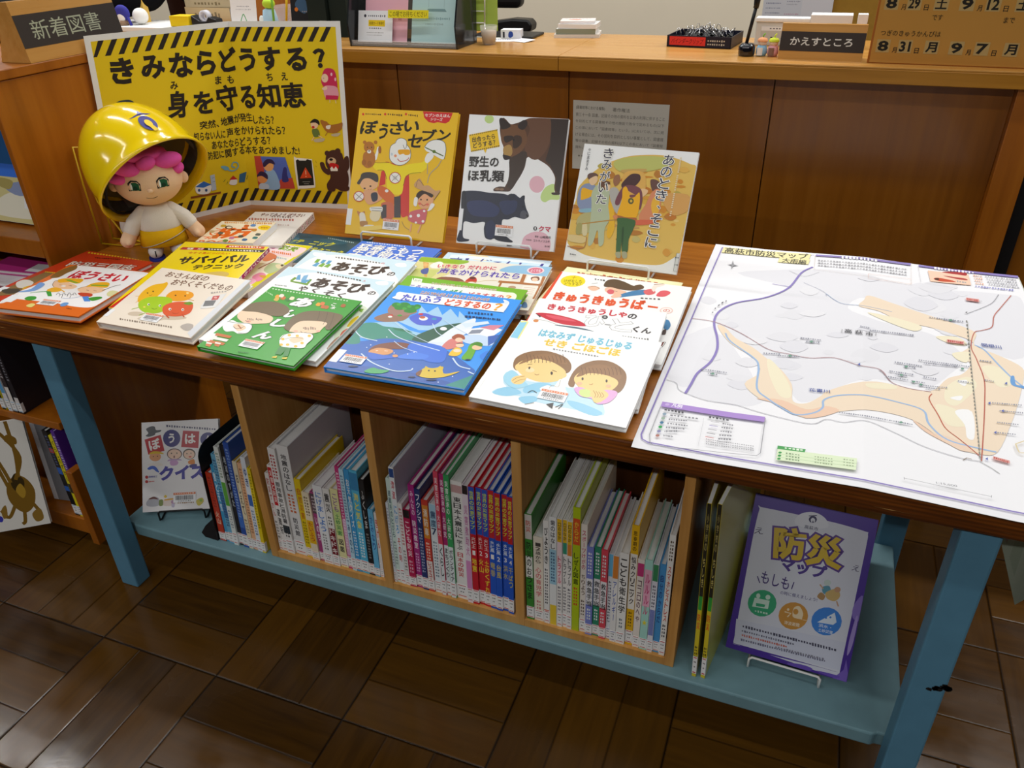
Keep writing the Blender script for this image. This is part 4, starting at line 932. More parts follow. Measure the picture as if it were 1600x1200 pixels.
a.b([107,690,130,668,220,665,320,680,390,685,440,690,470,700,490,695,520,690,560,720,580,705,600,705,598,740,610,800,632,860,600,885,560,880,520,870,470,890,430,890,420,930,430,1000,440,1010,500,1060,480,1068,420,1050,360,1040,330,1048,290,1030,280,960,285,910,200,918,130,905,118,960,120,1030,165,1045,150,1060,70,1055,95,960,105,850], '#131a33').b([150,760,230,740,320,750,400,800,380,860,300,870,180,850], '#1d2a58').b([400,760,470,740,540,750,520,830,440,850], '#1c2850').b([300,920,350,900,380,980,340,1040,300,1020], '#1a2448').b([107,690,140,680,140,860,120,905,104,850], '#0c1020')
a.b([570,830,600,820,632,862,600,886,565,875], '#4a4a55').b([470,700,500,688,522,705,510,735,480,740], '#0e1428').b([572,725,590,702,600,712,596,740], '#0e1428').e(585,790,7,7,'#05060a').b([610,850,632,862,620,875], '#1a1a20')
a.b([360,1030,420,1022,500,1055,490,1070,390,1055], '#0e1226')
a.p([163,228,385,185,405,320,180,362], '#f0c418').p([278,344,305,338,293,372], '#f0c418')
for k in range(14):
    x = 165+k*15.8; yb = 228-k*3.1
    a.p([x+5,yb+9,x+12,yb-1,x+19,yb-2,x+12,yb+8], '#3a3220')
    x = 178+k*16.0; yb = 362-k*3.1
    a.p([x+3,yb-1,x+10,yb-11,x+17,yb-12,x+10,yb-2], '#3a3220')
a.t('出合ったら',190,268,368,238,42,'#2e2a22',.03).t('どうする？',196,314,370,285,42,'#2e2a22',.03)
a.t('野生の',165,436,398,440,86,'#28221e',.05).t('ほ乳類',158,545,442,553,92,'#28221e',.05)
a.e(682,960,15,16,'#2e2a2a').t('1',678,960,687,960,18,'#f4f4f4',.04).t('クマ',708,962,804,968,46,'#c82850',.06).t('監修',680,1022,708,1025,14,'#4a4444').t('山﨑晃司',720,1027,802,1032,20,'#3a3434',.02).t('コトウノリユキ',668,1054,795,1064,18,'#3a3434',.02).g(610,1048,655,1052,10,'#6a5a5a',5).t('金の星',755,1098,795,1102,14,'#4a3a3a',.01).e(480,1092,22,6,'#5a5a5a')
b.sticker(438, 978, .034, .02); b.spine_label(.1, .27, .008); b.done()
stand_for('bear', .53, .105, .0095, 'white wire stand holding up the two bears book')

b, a = cover('kimi', 0.0085, '#f1f1ef', 'watercolour picture book with vertical titles, rightmost of the three standing books', group='picture books standing at the table back', spine='R')
rng = random.Random(11)
a.b([110,640,160,520,190,400,340,260,480,190,640,150,860,145,1000,175,1110,220,1170,260,1160,500,1090,900,1030,960,960,1010,860,1060,700,1055,500,1030,280,990,180,950,90,880,95,760], '#e2bb5c')
for _ in range(90):
    x, y = rng.uniform(140,1110), rng.uniform(200,1020)
    if x < 330 and y < 430: continue
    if x > 1000 and y > 850: continue
    c = rng.choice(['#cf8a2a','#d89a3a','#c4782a','#e0b050','#b8a850','#c8b870','#e8c878','#b87a30','#d8a840','#c89858'])
    rx, ry = rng.uniform(20,80), rng.uniform(8,34)
    a.b([x-rx,y,x-rx*.4,y-ry,x+rx*.5,y-ry*.8,x+rx,y+ry*.2,x+rx*.3,y+ry,x-rx*.5,y+ry*.8], c)
a.b([480,200,640,160,860,160,980,200,900,250,700,290,520,280], '#bfc06a').b([540,270,740,262,720,290,580,300], '#c8a25a').b([560,300,720,290,740,420,700,520,560,480], '#dfae58')
a.b([880,480,1060,470,1120,520,1080,620,950,640], '#d8a25a')
# bystanders
a.b([205,640,290,630,300,760,240,800,180,790,165,700], '#b8b078').b([170,540,185,440,230,390,290,385,330,420,300,520,290,610,200,600], '#8a96b4').b([200,500,215,420,300,440,350,390,340,430,290,490,210,520], '#eab024').b([255,330,270,300,320,296,345,320,300,345,280,360], '#6a5048').b([270,350,330,320,340,360,310,395,280,390], '#e6c49a').b([190,600,290,590,290,620,200,625], '#8ab4c4').b([170,720,210,720,200,800,160,800], '#a8a060').b([215,720,250,720,250,810,215,810], '#d8cca0')
a.b([290,470,330,400,400,380,440,440,430,560,440,680,400,760,390,880,350,900,340,770,300,880,260,890,280,700,290,560], '#b6c0a0').b([365,390,390,360,440,370,440,400,390,440], '#6a4a3a').b([400,400,445,395,440,440,410,440], '#e6c49a').b([470,360,485,320,520,310,530,360,500,400,480,400], '#9a6a4a').b([430,560,470,540,480,640,480,760,440,840,415,800,440,680], '#e8b42a').b([440,440,500,420,540,520,510,640,460,560], '#b4b0a8').c([210,720,450,690,520,690], 2, '#b88a40')
a.b([780,360,820,350,860,380,850,440,800,450], '#6a4a42').b([690,640,740,560,790,460,850,430,870,520,850,640,800,700,700,700], '#d88a62').b([790,540,850,470,850,620,800,640], '#eab43a').b([660,690,800,690,790,720,660,730], '#d86a4a').b([700,430,760,440,740,480,690,500], '#e8c090')
a.b([100,810,240,830,220,880,100,860], '#dcc488').c([90,905,220,920,250,830], 1.6, '#b07a48')
# volunteer in the vest
a.b([545,380,600,320,640,302,690,310,698,350,670,390,640,410,600,420,560,430,540,410], '#4e3434').b([490,520,530,440,570,400,640,400,700,430,715,500,700,590,680,590,672,500,640,470,570,440,545,500,520,560,490,560], '#7a4850')
a.b([550,430,580,410,610,470,660,480,690,460,690,560,660,670,580,680,505,650,530,560,545,500], '#eeb01e').b([610,480,660,480,640,500,612,500], '#7a4850').e(618,530,24,26,'#5a5a3a').e(620,530,11,12,'#d8b040').b([505,648,580,665,660,670,655,695,580,690,505,670], '#b0683a').b([515,670,650,690,640,760,600,850,590,950,545,955,540,870,530,950,495,960,500,820,505,720], '#44683c').b([545,760,560,760,550,900,540,900], '#33502e').b([490,960,530,955,530,1000,500,1000], '#a8a888').b([545,955,580,955,585,1000,550,1005], '#a8a888').b([470,650,505,650,500,680,475,675], '#d88a5a')
a.v('きみがいた。', 440,85, 350,655, 82,'#38384a',.015,'#f4f2ea',.05)
a.v('あのとき、そこに', 945,140, 775,925, 92,'#38384a',.015,'#f4f2ea',.05)
a.v('やじまますみ', 276,88, 246,275, 22,'#4a4a50',.01)
[a.p([1028-k*3.0,168+k*16.5,1042-k*3.0,168+k*16.5,1040-k*3.0,178+k*16.5,1027-k*3.0,178+k*16.5], '#ead9b4') for k in range(30) if k % 9 != 8]
a.g(110,970,168,980,12,'#6a6a6a',4)
a.p([1000,965,1028,968,1010,1118,972,1112], '#d9dad6').l([1000,965,1028,968,1010,1118,972,1112],.6,'#6a6a6a',True).g(985,1000,1018,1004,16,'#5a5a5a',3).g(980,1060,1010,1064,16,'#5a5a5a',3)
b.done()
stand_for('kimi', .52, .108, .0085, 'white wire stand holding up the watercolour book')

# ------------------------------------------------------------------ hazard map booklet and quiz book on the lower shelf
b, a = cover('booklet', 0.004, '#4a2c98', 'purple-bordered city disaster map booklet standing on the right of the lower shelf', hard=False, name='map_booklet', cat='booklet')
def hexmark(a, cx, cy, r, col):
    """small round civic mark with a dart"""
    a.l([cx-r*1.2,cy-r*.75,cx+r*1.0,cy-r*.9], r*.16, col).e(cx,cy+r*.1,r*.95,r*.9,col).b([cx-r*.5,cy+r*.1,cx,cy-r*.3,cx+r*.5,cy+r*.2,cx+r*.25,cy+r*1.0,cx+r*.05,cy+r*.3,cx-r*.1,cy+r*1.0,cx-r*.3,cy+r*.5], '#e8e6f0')
a.b([243,145,260,138,560,200,700,232,845,275,858,290,840,400,700,1060,690,1075,560,1040,300,975,110,915,94,905,110,820,200,330], '#d9dcea')
a.p([246,142,858,286,697,1075,94,908], '#d9dcea')
a.b([445,230,460,185,510,165,570,170,620,205,630,250,540,260], '#e4e6f2').e(545,206,23,20,'#2c2a5a').b([533,208,545,196,558,208,552,226,545,212,540,226], '#e4e6f2').l([522,186,568,184],1.2,'#2c2a5a').t('高萩市',498,246,576,262,22,'#4a4a6a',.02)
a.p([110,770,730,905,700,1065,98,905], '#d2d6e8')
a.t('防',322,335,510,355,190,'#d9b82c',.07,'#5a3690',.06).t('災',505,372,715,405,190,'#d9b82c',.07,'#5a3690',.06)
a.t('マップ',360,455,625,512,80,'#4b3290',.08)
a.l([230,528,244,568],1.6,'#4a3a80').t('もしも',252,530,412,575,72,'#4a3a80',.02).l([438,562,424,602],1.6,'#4a3a80').t('の時に備えましょう!',360,620,570,664,22,'#55508a',.01)
a.e(257,682,82,76,'#35a878').e(434,754,84,78,'#cf9440').e(623,785,87,80,'#3c84dc')
a.p([215,650,300,668,290,715,200,700], '#cfe8dc').e(235,640,12,14,'#cfe8dc').e(290,648,14,14,'#cfe8dc').p([222,680,275,690,270,705,222,698], '#35a878').g(215,725,290,742,14,'#cfe8dc',5)
a.b([430,740,440,705,470,700,490,740,485,775,520,780,440,765], '#f0dcb8').e(448,730,15,16,'#cf9440').l([385,730,420,740,400,760],2,'#f0dcb8').e(405,718,7,8,'#f0dcb8').t('津波避難',382,790,470,808,22,'#f4e6cc',.02)
a.p([570,790,670,735,680,790,660,805], '#dce8f8').e(620,765,6,6,'#3c84dc').e(645,762,6,6,'#3c84dc').t('洪水・',578,806,650,822,20,'#e4eefa',.02).t('土砂災害',575,832,658,850,20,'#e4eefa',.02)
a.e(628,566,20,18,'#c8d8d4').b([600,590,640,585,645,630,605,625], '#5a9ab0').b([620,620,680,600,700,640,670,670,625,655], '#d0b070').e(685,605,18,16,'#c89a7a').b([590,620,615,640,600,665,570,645], '#b08a5a').l([585,575,605,600],2,'#c8a080').l([680,670,690,700],2,'#c8a080')
a.t('え',215,268,265,272,38,'#3a3060',.0,None,0,.2).t('え',770,478,812,488,36,'#3a3060',.0,None,0,.2)
a.g(145,812,680,950,18,'#4a4a60',34,3).g(140,838,440,916,14,'#6a6a80',22,4).g(140,862,400,930,14,'#c86a5a',20,5).g(135,888,620,1012,14,'#70708a',36,6).g(330,930,610,1000,12,'#8a8a9a',18,7)
a.b([780,690,830,640,810,780,770,760], '#8a74c8').b([750,900,790,760,800,780,770,920,740,980], '#a894d8').p([660,1108,720,1060,735,1000,745,1080,737,1132], '#7a60c0').b([400,1020,480,1030,540,1052,520,1066,430,1044], '#6a50b8').b([560,1065,640,1080,700,1100,660,1105], '#6a50b8')
b.done(M_PRINT)
stand_for('booklet', .5, .105, .004, 'white wire stand holding the purple-bordered booklet')

b, a = cover('quiz', 0.011, '#e9e6e6', 'white crime prevention quiz book leaning at the left end of the lower shelf', name='picture_book')
a.g(385,180,940,218,26,'#4a4a6a',20).b([160,290,190,260,165,215,220,185,260,190,275,225,330,225,320,245,270,260,260,280,200,300], '#55555a')
a.p([148,332,325,278,368,455,190,498], '#b8232e').t('ぼ',195,400,320,365,120,'#f0ece8',.06).e(447,317,96,96,'#37357c').t('う',410,318,478,316,110,'#f0ece8',.06).p([572,232,752,240,740,425,552,412], '#b8232e').t('は',592,325,712,318,110,'#f0ece8',.06).e(850,330,88,80,'#37357c').t('ん',810,330,890,326,90,'#f0ece8',.06)
a.e(265,520,64,50,'#dfa070').b([200,490,240,462,320,465,360,490,280,485], '#d8b422').e(245,518,6,6,'#3a2a20').e(290,515,6,6,'#3a2a20').b([190,600,260,580,330,590,340,620,200,620], '#e8e0d8')
a.e(478,490,84,62,'#5a3a34').e(478,492,74,54,'#ecc8b0').e(445,482,7,7,'#3a2a20').e(505,480,7,7,'#3a2a20').e(475,520,8,14,'#6a2a2a').b([430,570,480,550,520,580,500,612,440,615], '#c89ac8').b([400,570,430,545,530,545,560,560,500,560,460,560], '#b89ac0')
a.e(640,490,70,60,'#5a4a3a').e(640,495,60,50,'#ecc8b0').e(615,485,6,6,'#3a2a20').e(660,480,6,6,'#3a2a20').e(650,520,16,8,'#c83a2a').b([630,570,690,545,700,600,640,600], '#d8822a').b([650,610,720,600,715,640,650,640], '#37357c')
a.b([180,650,220,622,270,630,310,690,280,685,240,655,200,665], '#4a6ac8').t('クイズ',308,705,830,672,170,'#37309a',.09)
for y, c in ((745,'#b8322e'), (795,'#b8322e')): a.e(172,y,17,17,c)
a.t('国崎信江',195,742,290,738,22,'#3a3aa0',.02).g(195,795,260,790,16,'#c8605a',5)
a.b([175,1010,250,960,310,985,300,1060,180,1065], '#b0b0b8').b([190,990,250,960,300,990,250,985], '#6a3a34').b([360,960,380,940,395,960,380,975], '#e0c040').b([350,1000,470,975,480,1050,360,1060], '#d8c8c0').p([365,990,475,975,476,990,368,1005], '#d8a030').e(462,1020,22,22,'#b088a8').b([445,1040,480,1040,475,1075,450,1075], '#b8b0c8').b([310,1000,350,995,350,1055,310,1060], '#7a8a4a').b([720,1000,780,970,800,1010,760,1055,730,1050], '#c8b84a').e(770,1000,16,16,'#8ab040').g(510,1030,700,1020,18,'#a88a6a',8)
b.sticker(590, 965, .045, .02); b.done()
def quiz_stand():
    (x, y, z, yaw, w, h, tl), q = POSE['quiz']
    c, s = math.cos(math.radians(yaw)), math.sin(math.radians(yaw))
    r = wire_stand(x+.55*w*c, y+.55*w*s, .14, z-.14, yaw, .09, tl, .011, .05, M_BLACKMETAL, 'black wire stand under the quiz book on the lower shelf')
quiz_stand()

# ------------------------------------------------------------------ folded poster
def make_poster():
    W1, W2, H = 0.278, 0.241, 0.372
    F0, F1 = Vector((-1.1607, 1.3758, TZ)), Vector((-1.1607, 1.4202, 0.9914))
    dl = Vector((-0.0623, -0.1114, 0)).normalized(); dr = (Vector((-0.9231, 1.4155, TZ))-F0).normalized()
    up = (F1-F0).normalized()
    root_m = MB(); th = 0.0004
    # unfolded sheet, split at the fold
    root_m.add([(0, 0, 0), (W1, 0, 0), (W1, H, 0), (0, H, 0)], [(0, 1, 2, 3)], '#ecebe8'); root_m.add([(W1, 0, 0), (W1+W2, 0, 0), (W1+W2, H, 0), (W1, H, 0)], [(0, 1, 2, 3)], '#ecebe8')
    root_m.add([(0, 0, -th), (W1, 0, -th), (W1, H, -th), (0, H, -th)], [(3, 2, 1, 0)], '#e4e2dc'); root_m.add([(W1, 0, -th), (W1+W2, 0, -th), (W1+W2, H, -th), (W1, H, -th)], [(3, 2, 1, 0)], '#e4e2dc')
    W = W1+W2
    a = Art(root_m, (0, 0, 0), (1, 0, 0), (0, 1, 0), W, H)
    # drawing grid: photograph-sized grid over the two leaves
    AL = Art(MB(), (0, 0, 0), (1, 0, 0), (0, 1, 0), W1, H, ((190.5, 368), (392, 320), (357, 33), (130, 55)))
    AR = Art(MB(), (0, 0, 0), (1, 0, 0), (0, 1, 0), W2, H, ((392, 320), (551, 327), (542, 33), (357, 33)))
    def mm(x, y):
        fx = 357+(y-33)*(392-357)/(320-33)
        if x <= fx: return AL.m(x, y)
        u, v = AR.m(x, y); return (u+W1, v)
    a.m = mm
    i = 0.0105
    Y_ = '#e8c81c'
    a.raw([(i, i), (W1, i), (W1, H-i), (i, H-i)], Y_); a.raw([(W1, i), (W-i, i), (W-i, H-i), (W1, H-i)], Y_)
    # hazard bands
    sw = 0.0245
    for base, top in ((H-i-0.027, H-i), (i, i+0.027)):
        k = 0; x = i-0.004
        while x < W-i-0.012:
            P = [(x, base), (x+0.0105, base), (x+0.0275, top), (x+0.017, top)]
            P = [(min(max(px, i), W-i), py) for px, py in P]
            if P[0][0] < W1 < P[2][0]:   # break at the fold so the band bends with the sheet
                a.raw(P, '#2e2622')
            else: a.raw(P, '#2e2622')
            x += sw
    T = a.t
    K = '#2c241f'
    for ch, x, y, w_, h_ in (('き',191,110,37,42), ('み',239,104,38,38), ('な',283,101,38,40), ('ら',322,98,30,40), ('ど',357,95,28,38), ('う',388,96,26,38), ('す',425,95,36,38), ('る',468,96,34,38), ('？',506,94,20,32)): T(ch,x-w_/2,y+w_*.04,x+w_/2,y-w_*.04,h_,K,.07)
    for ch, x, y, w_ in (('み',272,133,12), ('ま',341,125,10), ('も',360,124,10), ('ち',424,124,10), ('え',448,123,10)): T(ch,x-w_/2,y+.4,x+w_/2,y-.4,13,K,.035)
    for ch, x, y, w_, h_ in (('身',278,163,34,44), ('を',318,160,32,36), ('守',355,155,34,42), ('る',388,156,24,36), ('知',422,154,38,40), ('恵',462,153,38,40)): T(ch,x-w_/2,y+1,x+w_/2,y-1,h_,K,.055)
    T('突然、',312,196,342,192,13,K,.03).t('地震が発生',345,191,395,187,14,K,.03).t('したら？',397,191,430,192,13,K,.03)
    T('知らない人に',303,214,352,209,14,K,.03).t('声をかけられたら？',354,208,448,208,14,K,.03)
    T('あなたなら',331,227,373,222,13,K,.03).t('どうする？',375,222,424,223,13,K,.03)
    T('や防犯に',315,245,350,240,13,K,.03).t('関する本をあつめました!',352,240,470,239,13,K,.03)
    # woman in a headscarf, dog chase, bear, phone, family, storm, house
    a.b([508,130,513,113,522,110,531,116,534,140,530,142,518,138,512,140], '#d0305a').e(514,126,5.5,7,'#f4d2b4').b([512,140,524,138,534,142,534,158,515,158], '#e8a0b0').p([515,153,535,154,534,160,514,160], '#cc2a58').e(525,120,1.6,2.6,'#f6c8d4').e(531,128,1.4,3,'#f6c8d4').l([511,126,513,126],.8,'#3a2a20').b([509,142,516,139,517,144,511,145], '#f4d2b4').l([521,160,521,165],1,'#f0e0d0').l([530,161,531,166],1,'#f0e0d0')
    a.e(495,199,6,6.5,'#f2caa4').b([488,196,495,190,502,193,503,200,497,196], '#2c241f').e(493,203,2.4,2,'#c83030').b([491,207,500,206,503,216,494,218], '#6a7a3a').l([494,218,490,224],1.6,'#f2caa4').l([501,216,507,219],1.6,'#f2caa4').b([494,222,510,220,508,225,496,226], '#c8b898')
    a.b([506,195,514,194,520,199,532,198,540,196,538,206,528,212,516,211,510,205], '#b0702e').b([505,192,512,194,511,200,506,198], '#b0702e').b([514,201,521,200,519,206,514,205], '#f0e8dc').l([516,210,512,216],1.6,'#b0702e').l([530,210,532,214],1.6,'#b0702e').b([522,214,536,212,532,217,524,217], '#c8b898')
    a.b([511,258,514,243,525,238,537,243,540,255,545,270,547,282,544,296,535,300,525,296,515,300,512,290,518,280,516,270], '#4e2d22').e(514,243,4,4,'#4e2d22').e(531,240,4.5,4.5,'#4e2d22').b([502,258,508,257,512,266,520,268,516,276,506,270], '#4e2d22').b([541,250,547,248,549,262,543,272,538,262], '#4e2d22').e(521,255,7,5.5,'#d8b890').e(520,252.5,3,2,'#1c120e').b([517,259,524,258,532,262,528,269,520,267], '#c8201e').p([518,266,521,263,524,267,527,263,530,267,530,270,519,270], '#f0ece0').b([516,293,525,294,524,300,516,300], '#4e2d22').b([533,294,546,293,546,299,536,300], '#4e2d22')
    a.b([461,251,466,250,488,252,490,255,494,290,490,295,470,296,466,294], '#f0ece0').p([464,254,467,252,470,254,480,254,482,252,489,254,492,291,468,292], '#28241e').p([479,264,489,280,470,281], '#d84a1c').l([479.2,269,479.5,275],1.4,'#f0d8b0').e(479.6,278,.8,.8,'#f0d8b0').l([474,286,486,286],.7,'#c8c4b4').l([476,289,484,289],.7,'#c8c4b4').l([495,254,497,258],.7,'#8a7a20').l([495,262,497,264],.7,'#8a7a20')
    a.p([398,247,447,249,462,296,405,296], '#5a72c8').p([398,247,408,247,414,268,408,296,405,296], '#c84a3a').p([440,282,458,280,462,296,430,296], '#c84a3a').b([418,268,426,266,434,276,438,296,416,296,412,284], '#9ac0e8').e(421,262,8,8,'#f0b070').b([412,258,418,252,427,253,431,260,422,258,414,264], '#3a2a50').e(411,281,8,7,'#f0a060').b([402,278,408,270,418,274,419,282,410,277], '#3a2a50').b([408,288,420,290,420,296,406,296], '#c8d8f0').b([444,266,449,265,450,275,452,285,442,285], '#3a3a80')
    a.c([345,261,352,262,358,266,366,266,372,260,370,254,364,254,362,260,367,261], 2.6, '#78b0c8').b([345,260,352,259,358,263,352,266], '#78b0c8').b([359,283,364,278,370,280,369,288,359,288], '#f0f0ec').p([358,281,364,274,371,280], '#c8302a').p([374,272,385,268,382,284,373,285], '#3a6a90').l([349,284,352,280],1,'#3a6a30').l([354,288,356,283],1,'#3a6a30').l([385,280,388,276],1,'#3a6a30')
    a.b([306,290,318,284,330,290,326,302,308,302], '#f0f0ec').p([305,292,318,283,330,288,318,293], '#3a72c8').p([328,274,335,272,338,296,331,298], '#b8c8d8').p([298,307,345,299,345,302,298,310], '#8a4a1c').e(311,297,2,2.4,'#3a5a90').e(322,297,2,2.4,'#3a5a90').l([331,278,335,277],.8,'#5a7a9a').l([332,284,336,283],.8,'#5a7a9a')
    a.b([180,162,186,157,200,155,208,158,212,165,200,170,186,170], '#33404c').b([186,172,200,168,206,180,192,186], '#f0c8a0')
    # fold the sheet
    out = []
    for x, y, z in root_m.v:
        if x <= W1: o, d = F0, dl; p = F0 + (-dl)*(x-W1)*1.0
        else: p = F0 + dr*(x-W1)
        d = (-dl if x <= W1 else dr); n = d.cross(up).normalized()
        out.append(tuple(p + up*y + n*z))
    root_m.v = out
    o = root_m.build('hazard_poster', M_MATTE)
    tag(o, 'yellow folded poster with black hazard stripes standing behind the doll', 'poster')
make_poster()
# ------------------------------------------------------------------ plush doll and safety helmet
def skinmesh(name, mat, parent, chains, sub=2, col='#ffffff'):
    """smooth tapering limbs: each chain is a list of (point, radius); overlapping round segments joined by remesh"""
    m = MB()
    for ch in chains:
        for (p, r), (q, s) in zip(ch[:-1], ch[1:]):
            p, q = Vector(p), Vector(q); n = max(2, int((q-p).length/(min(r, s)*0.35)))
            for k in range(n+1):
                t = k/n; m.ball(p.lerp(q, t), r+(s-r)*t, col, 14, 8)
    o = m.build(name, mat, parent)
    rm = o.modifiers.new('merge', 'REMESH'); rm.mode = 'VOXEL'; rm.voxel_size = 0.0022; rm.use_smooth_shade = True
    sm = o.modifiers.new('soften', 'SMOOTH'); sm.iterations = 6; sm.factor = 0.5
    return o

M_SKIN = speckle(base_mat('plush_skin', 0.9, 0.1, '#efc9a2'), 900, 0.05, 0.3)
M_HAIR = speckle(base_mat('pink_plush', 0.95, 0.1, '#ec5cb0'), 900, 0.08, 0.35)
M_SHIRT = speckle(base_mat('white_doll_cloth', 0.9, 0.1, '#e6dfd2'), 700, 0.05, 0.3)
M_SKIRT = speckle(base_mat('yellow_doll_cloth', 0.85, 0.1, '#e0ac14'), 700, 0.06, 0.3)
M_SOCK = speckle(base_mat('white_sock_cloth', 0.9, 0.1, '#e4e2dc'), 700, 0.05, 0.3)
M_CORD = speckle(base_mat('dark_cord', 0.7, 0.2, '#1c1a1c'), 200, 0.05)
M_SOLE = speckle(base_mat('blue_sole', 0.7, 0.2, '#28308a'), 200, 0.05)
M_SILVER = speckle(base_mat('silver_cord', 0.35, 0.5, '#b9b2a0', metal=0.4), 300, 0.1)

def make_doll():
    R = Matrix.Translation((-1.128, 1.078, TZ)) @ Matrix.Rotation(math.radians(44), 4, 'Z')
    t = empty('plush_doll', R, label='pink-haired plush doll in white top and yellow skirt in front of the helmet', cat='doll')
    # local: front is -y
    C = Vector((0, -0.004, 0.149))
    head = MB(); head.ball(C, (0.059, 0.05, 0.047), seg=40, rings=28)
    for s in (-1, 1): head.ball(C+Vector((s*0.059, 0.002, -0.006)), (0.009, 0.007, 0.011))
    head.ball(C+Vector((0, -0.051, -0.010)), (0.005, 0.004, 0.004))
    head.ball((0, 0, 0.103), (0.016, 0.014, 0.012))
    head.build('head', M_SKIN, t)
    def face(m, x, z, rx, rz, col, lift=0.0006, n=18, pts=None):
        """patch lying on the front of the head"""
        P = pts or [(x+rx*math.cos(2*math.pi*k/n), z+rz*math.sin(2*math.pi*k/n)) for k in range(n)]
        vs = []
        for px, pz in P:
            q = 1-(px/0.059)**2-(pz/0.047)**2
            vs.append(C+Vector((px, -0.05*math.sqrt(max(q, 0.02))-lift, pz)))
        m.add(vs, [tuple(range(len(vs)))], col)
    for s in (-1, 1):
        eyes = MB()
        x = s*0.0235
        face(eyes, 0, 0, 0, 0, '#17171a', 0.0005, pts=[(x-0.0105, -0.008), (x+0.0095, -0.008), (x+0.0105, 0.004), (x+0.006, 0.010), (x-0.004, 0.011), (x-0.010, 0.006)][::1])
        face(eyes, 0, 0, 0, 0, '#1f5c3c', 0.0010, pts=[(x-0.007, -0.007), (x+0.0075, -0.007), (x+0.008, 0.004), (x+0.003, 0.0075), (x-0.004, 0.007)])
        face(eyes, x-0.005, 0.0, 0.0016, 0.006, '#e8ece8', 0.0014)
        face(eyes, x+0.001, -0.003, 0.0035, 0.004, '#123a28', 0.0014)
        eyes.build('embroidered_eye', M_MATTE, t)
    mouth = MB()
    mouth.tube([C+Vector((0.010*math.sin(a), -0.0493*math.sqrt(1-(0.010*math.sin(a)/0.059)**2-((-0.021-0.004*math.cos(a))/0.047)**2)-0.0002, -0.021-0.004*math.cos(a))) for a in [(-1.2+k*0.24) for k in range(11)]], 0.0006)
    mouth.build('embroidered_mouth', M_CORD, t)
    hair = MB()
    hair.ball(C+Vector((0, 0.008, 0.006)), (0.0605, 0.050, 0.049), seg=32, rings=20)
    hair.build('hair_back', M_HAIR, t)
    # padded locks swept across the brow
    for (x, z, y, rx, ry, rz, ang) in ((-0.032, 0.031, -0.034, 0.030, 0.015, 0.0145, 22), (-0.046, 0.012, -0.028, 0.020, 0.012, 0.010, 12), (0.004, 0.037, -0.040, 0.017, 0.012, 0.0125, -14), (0.040, 0.035, -0.028, 0.025, 0.015, 0.014, -6), (0.053, 0.017, -0.016, 0.012, 0.012, 0.011, -30), (-0.004, 0.047, -0.010, 0.045, 0.036, 0.014, 0)):
        lk = MB(); lk.ball((0, 0, 0), (rx, ry, rz), seg=24, rings=16, mat=Matrix.Rotation(math.radians(ang), 3, 'Y'))
        lk.v = [tuple(Vector(p)+C+Vector((x, y, z))) for p in lk.v]
        lk.build('hair_lock', M_HAIR, t)
    # torso, arms, skirt, legs
    tor = MB(); tor.lathe([(0.001, 0.052), (0.034, 0.052), (0.036, 0.060), (0.034, 0.075), (0.030, 0.088), (0.022, 0.098), (0.015, 0.104), (0.001, 0.105)], seg=36, mat=Matrix.Diagonal((1.05, 0.78, 1, 1)))
    tor.build('top', M_SHIRT, t)
    for s in (-1, 1):
        skinmesh('sleeve', M_SHIRT, t, [[((s*0.024, 0, 0.088), 0.0135), ((s*0.044, -0.002, 0.070), 0.0145), ((s*0.051, -0.003, 0.058), 0.0145)]])
        skinmesh('sleeve_hem', M_SKIRT, t, [[((s*0.046, 0.008, 0.052), 0.010), ((s*0.056, 0.010, 0.040), 0.0105)]])
        skinmesh('hand', M_SKIN, t, [[((s*0.052, -0.004, 0.056), 0.0125), ((s*0.062, -0.006, 0.040), 0.0135)], [((s*0.058, -0.014, 0.046), 0.006), ((s*0.060, -0.020, 0.040), 0.0055)]])
    sk = MB(); sk.lathe([(0.001, 0.057), (0.0365, 0.057), (0.039, 0.040), (0.041, 0.027), (0.039, 0.026), (0.001, 0.030)], seg=36, mat=Matrix.Diagonal((1.05, 0.8, 1, 1)))
    sk.build('skirt', M_SKIRT, t)
    cd = MB(); cd.tube([(0.0425*math.cos(a), 0.0325*math.sin(a)-0.0005, 0.037+0.012*math.cos(a)) for a in [math.pi*(1.02+0.96*k/16) for k in range(17)]], 0.0009)
    cd.build('waist_cord', M_SILVER, t)
    for s in (-1, 1):
        skinmesh('foot', M_SOCK, t, [[((s*0.018, 0.0, 0.028), 0.0125), ((s*0.019, -0.003, 0.0165), 0.0145), ((s*0.020, -0.016, 0.0155), 0.0135)]])
        so = MB(); so.prism([(s*0.020+0.0145*math.cos(a), -0.010+0.021*math.sin(a)) for a in [2*math.pi*k/20 for k in range(20)]], 0.0, 0.0035)
        so.build('sole', M_SOLE, t)
        th = MB(); th.tube([(s*0.020-0.0125, -0.004, 0.010), (s*0.020-0.009, -0.014, 0.024), (s*0.020, -0.0285, 0.019), (s*0.020, -0.031, 0.010)], 0.0011); th.tube([(s*0.020+0.0125, -0.004, 0.010), (s*0.020+0.009, -0.014, 0.024), (s*0.020, -0.0285, 0.019)], 0.0011)
        th.build('sandal_strap', M_CORD, t)
make_doll()

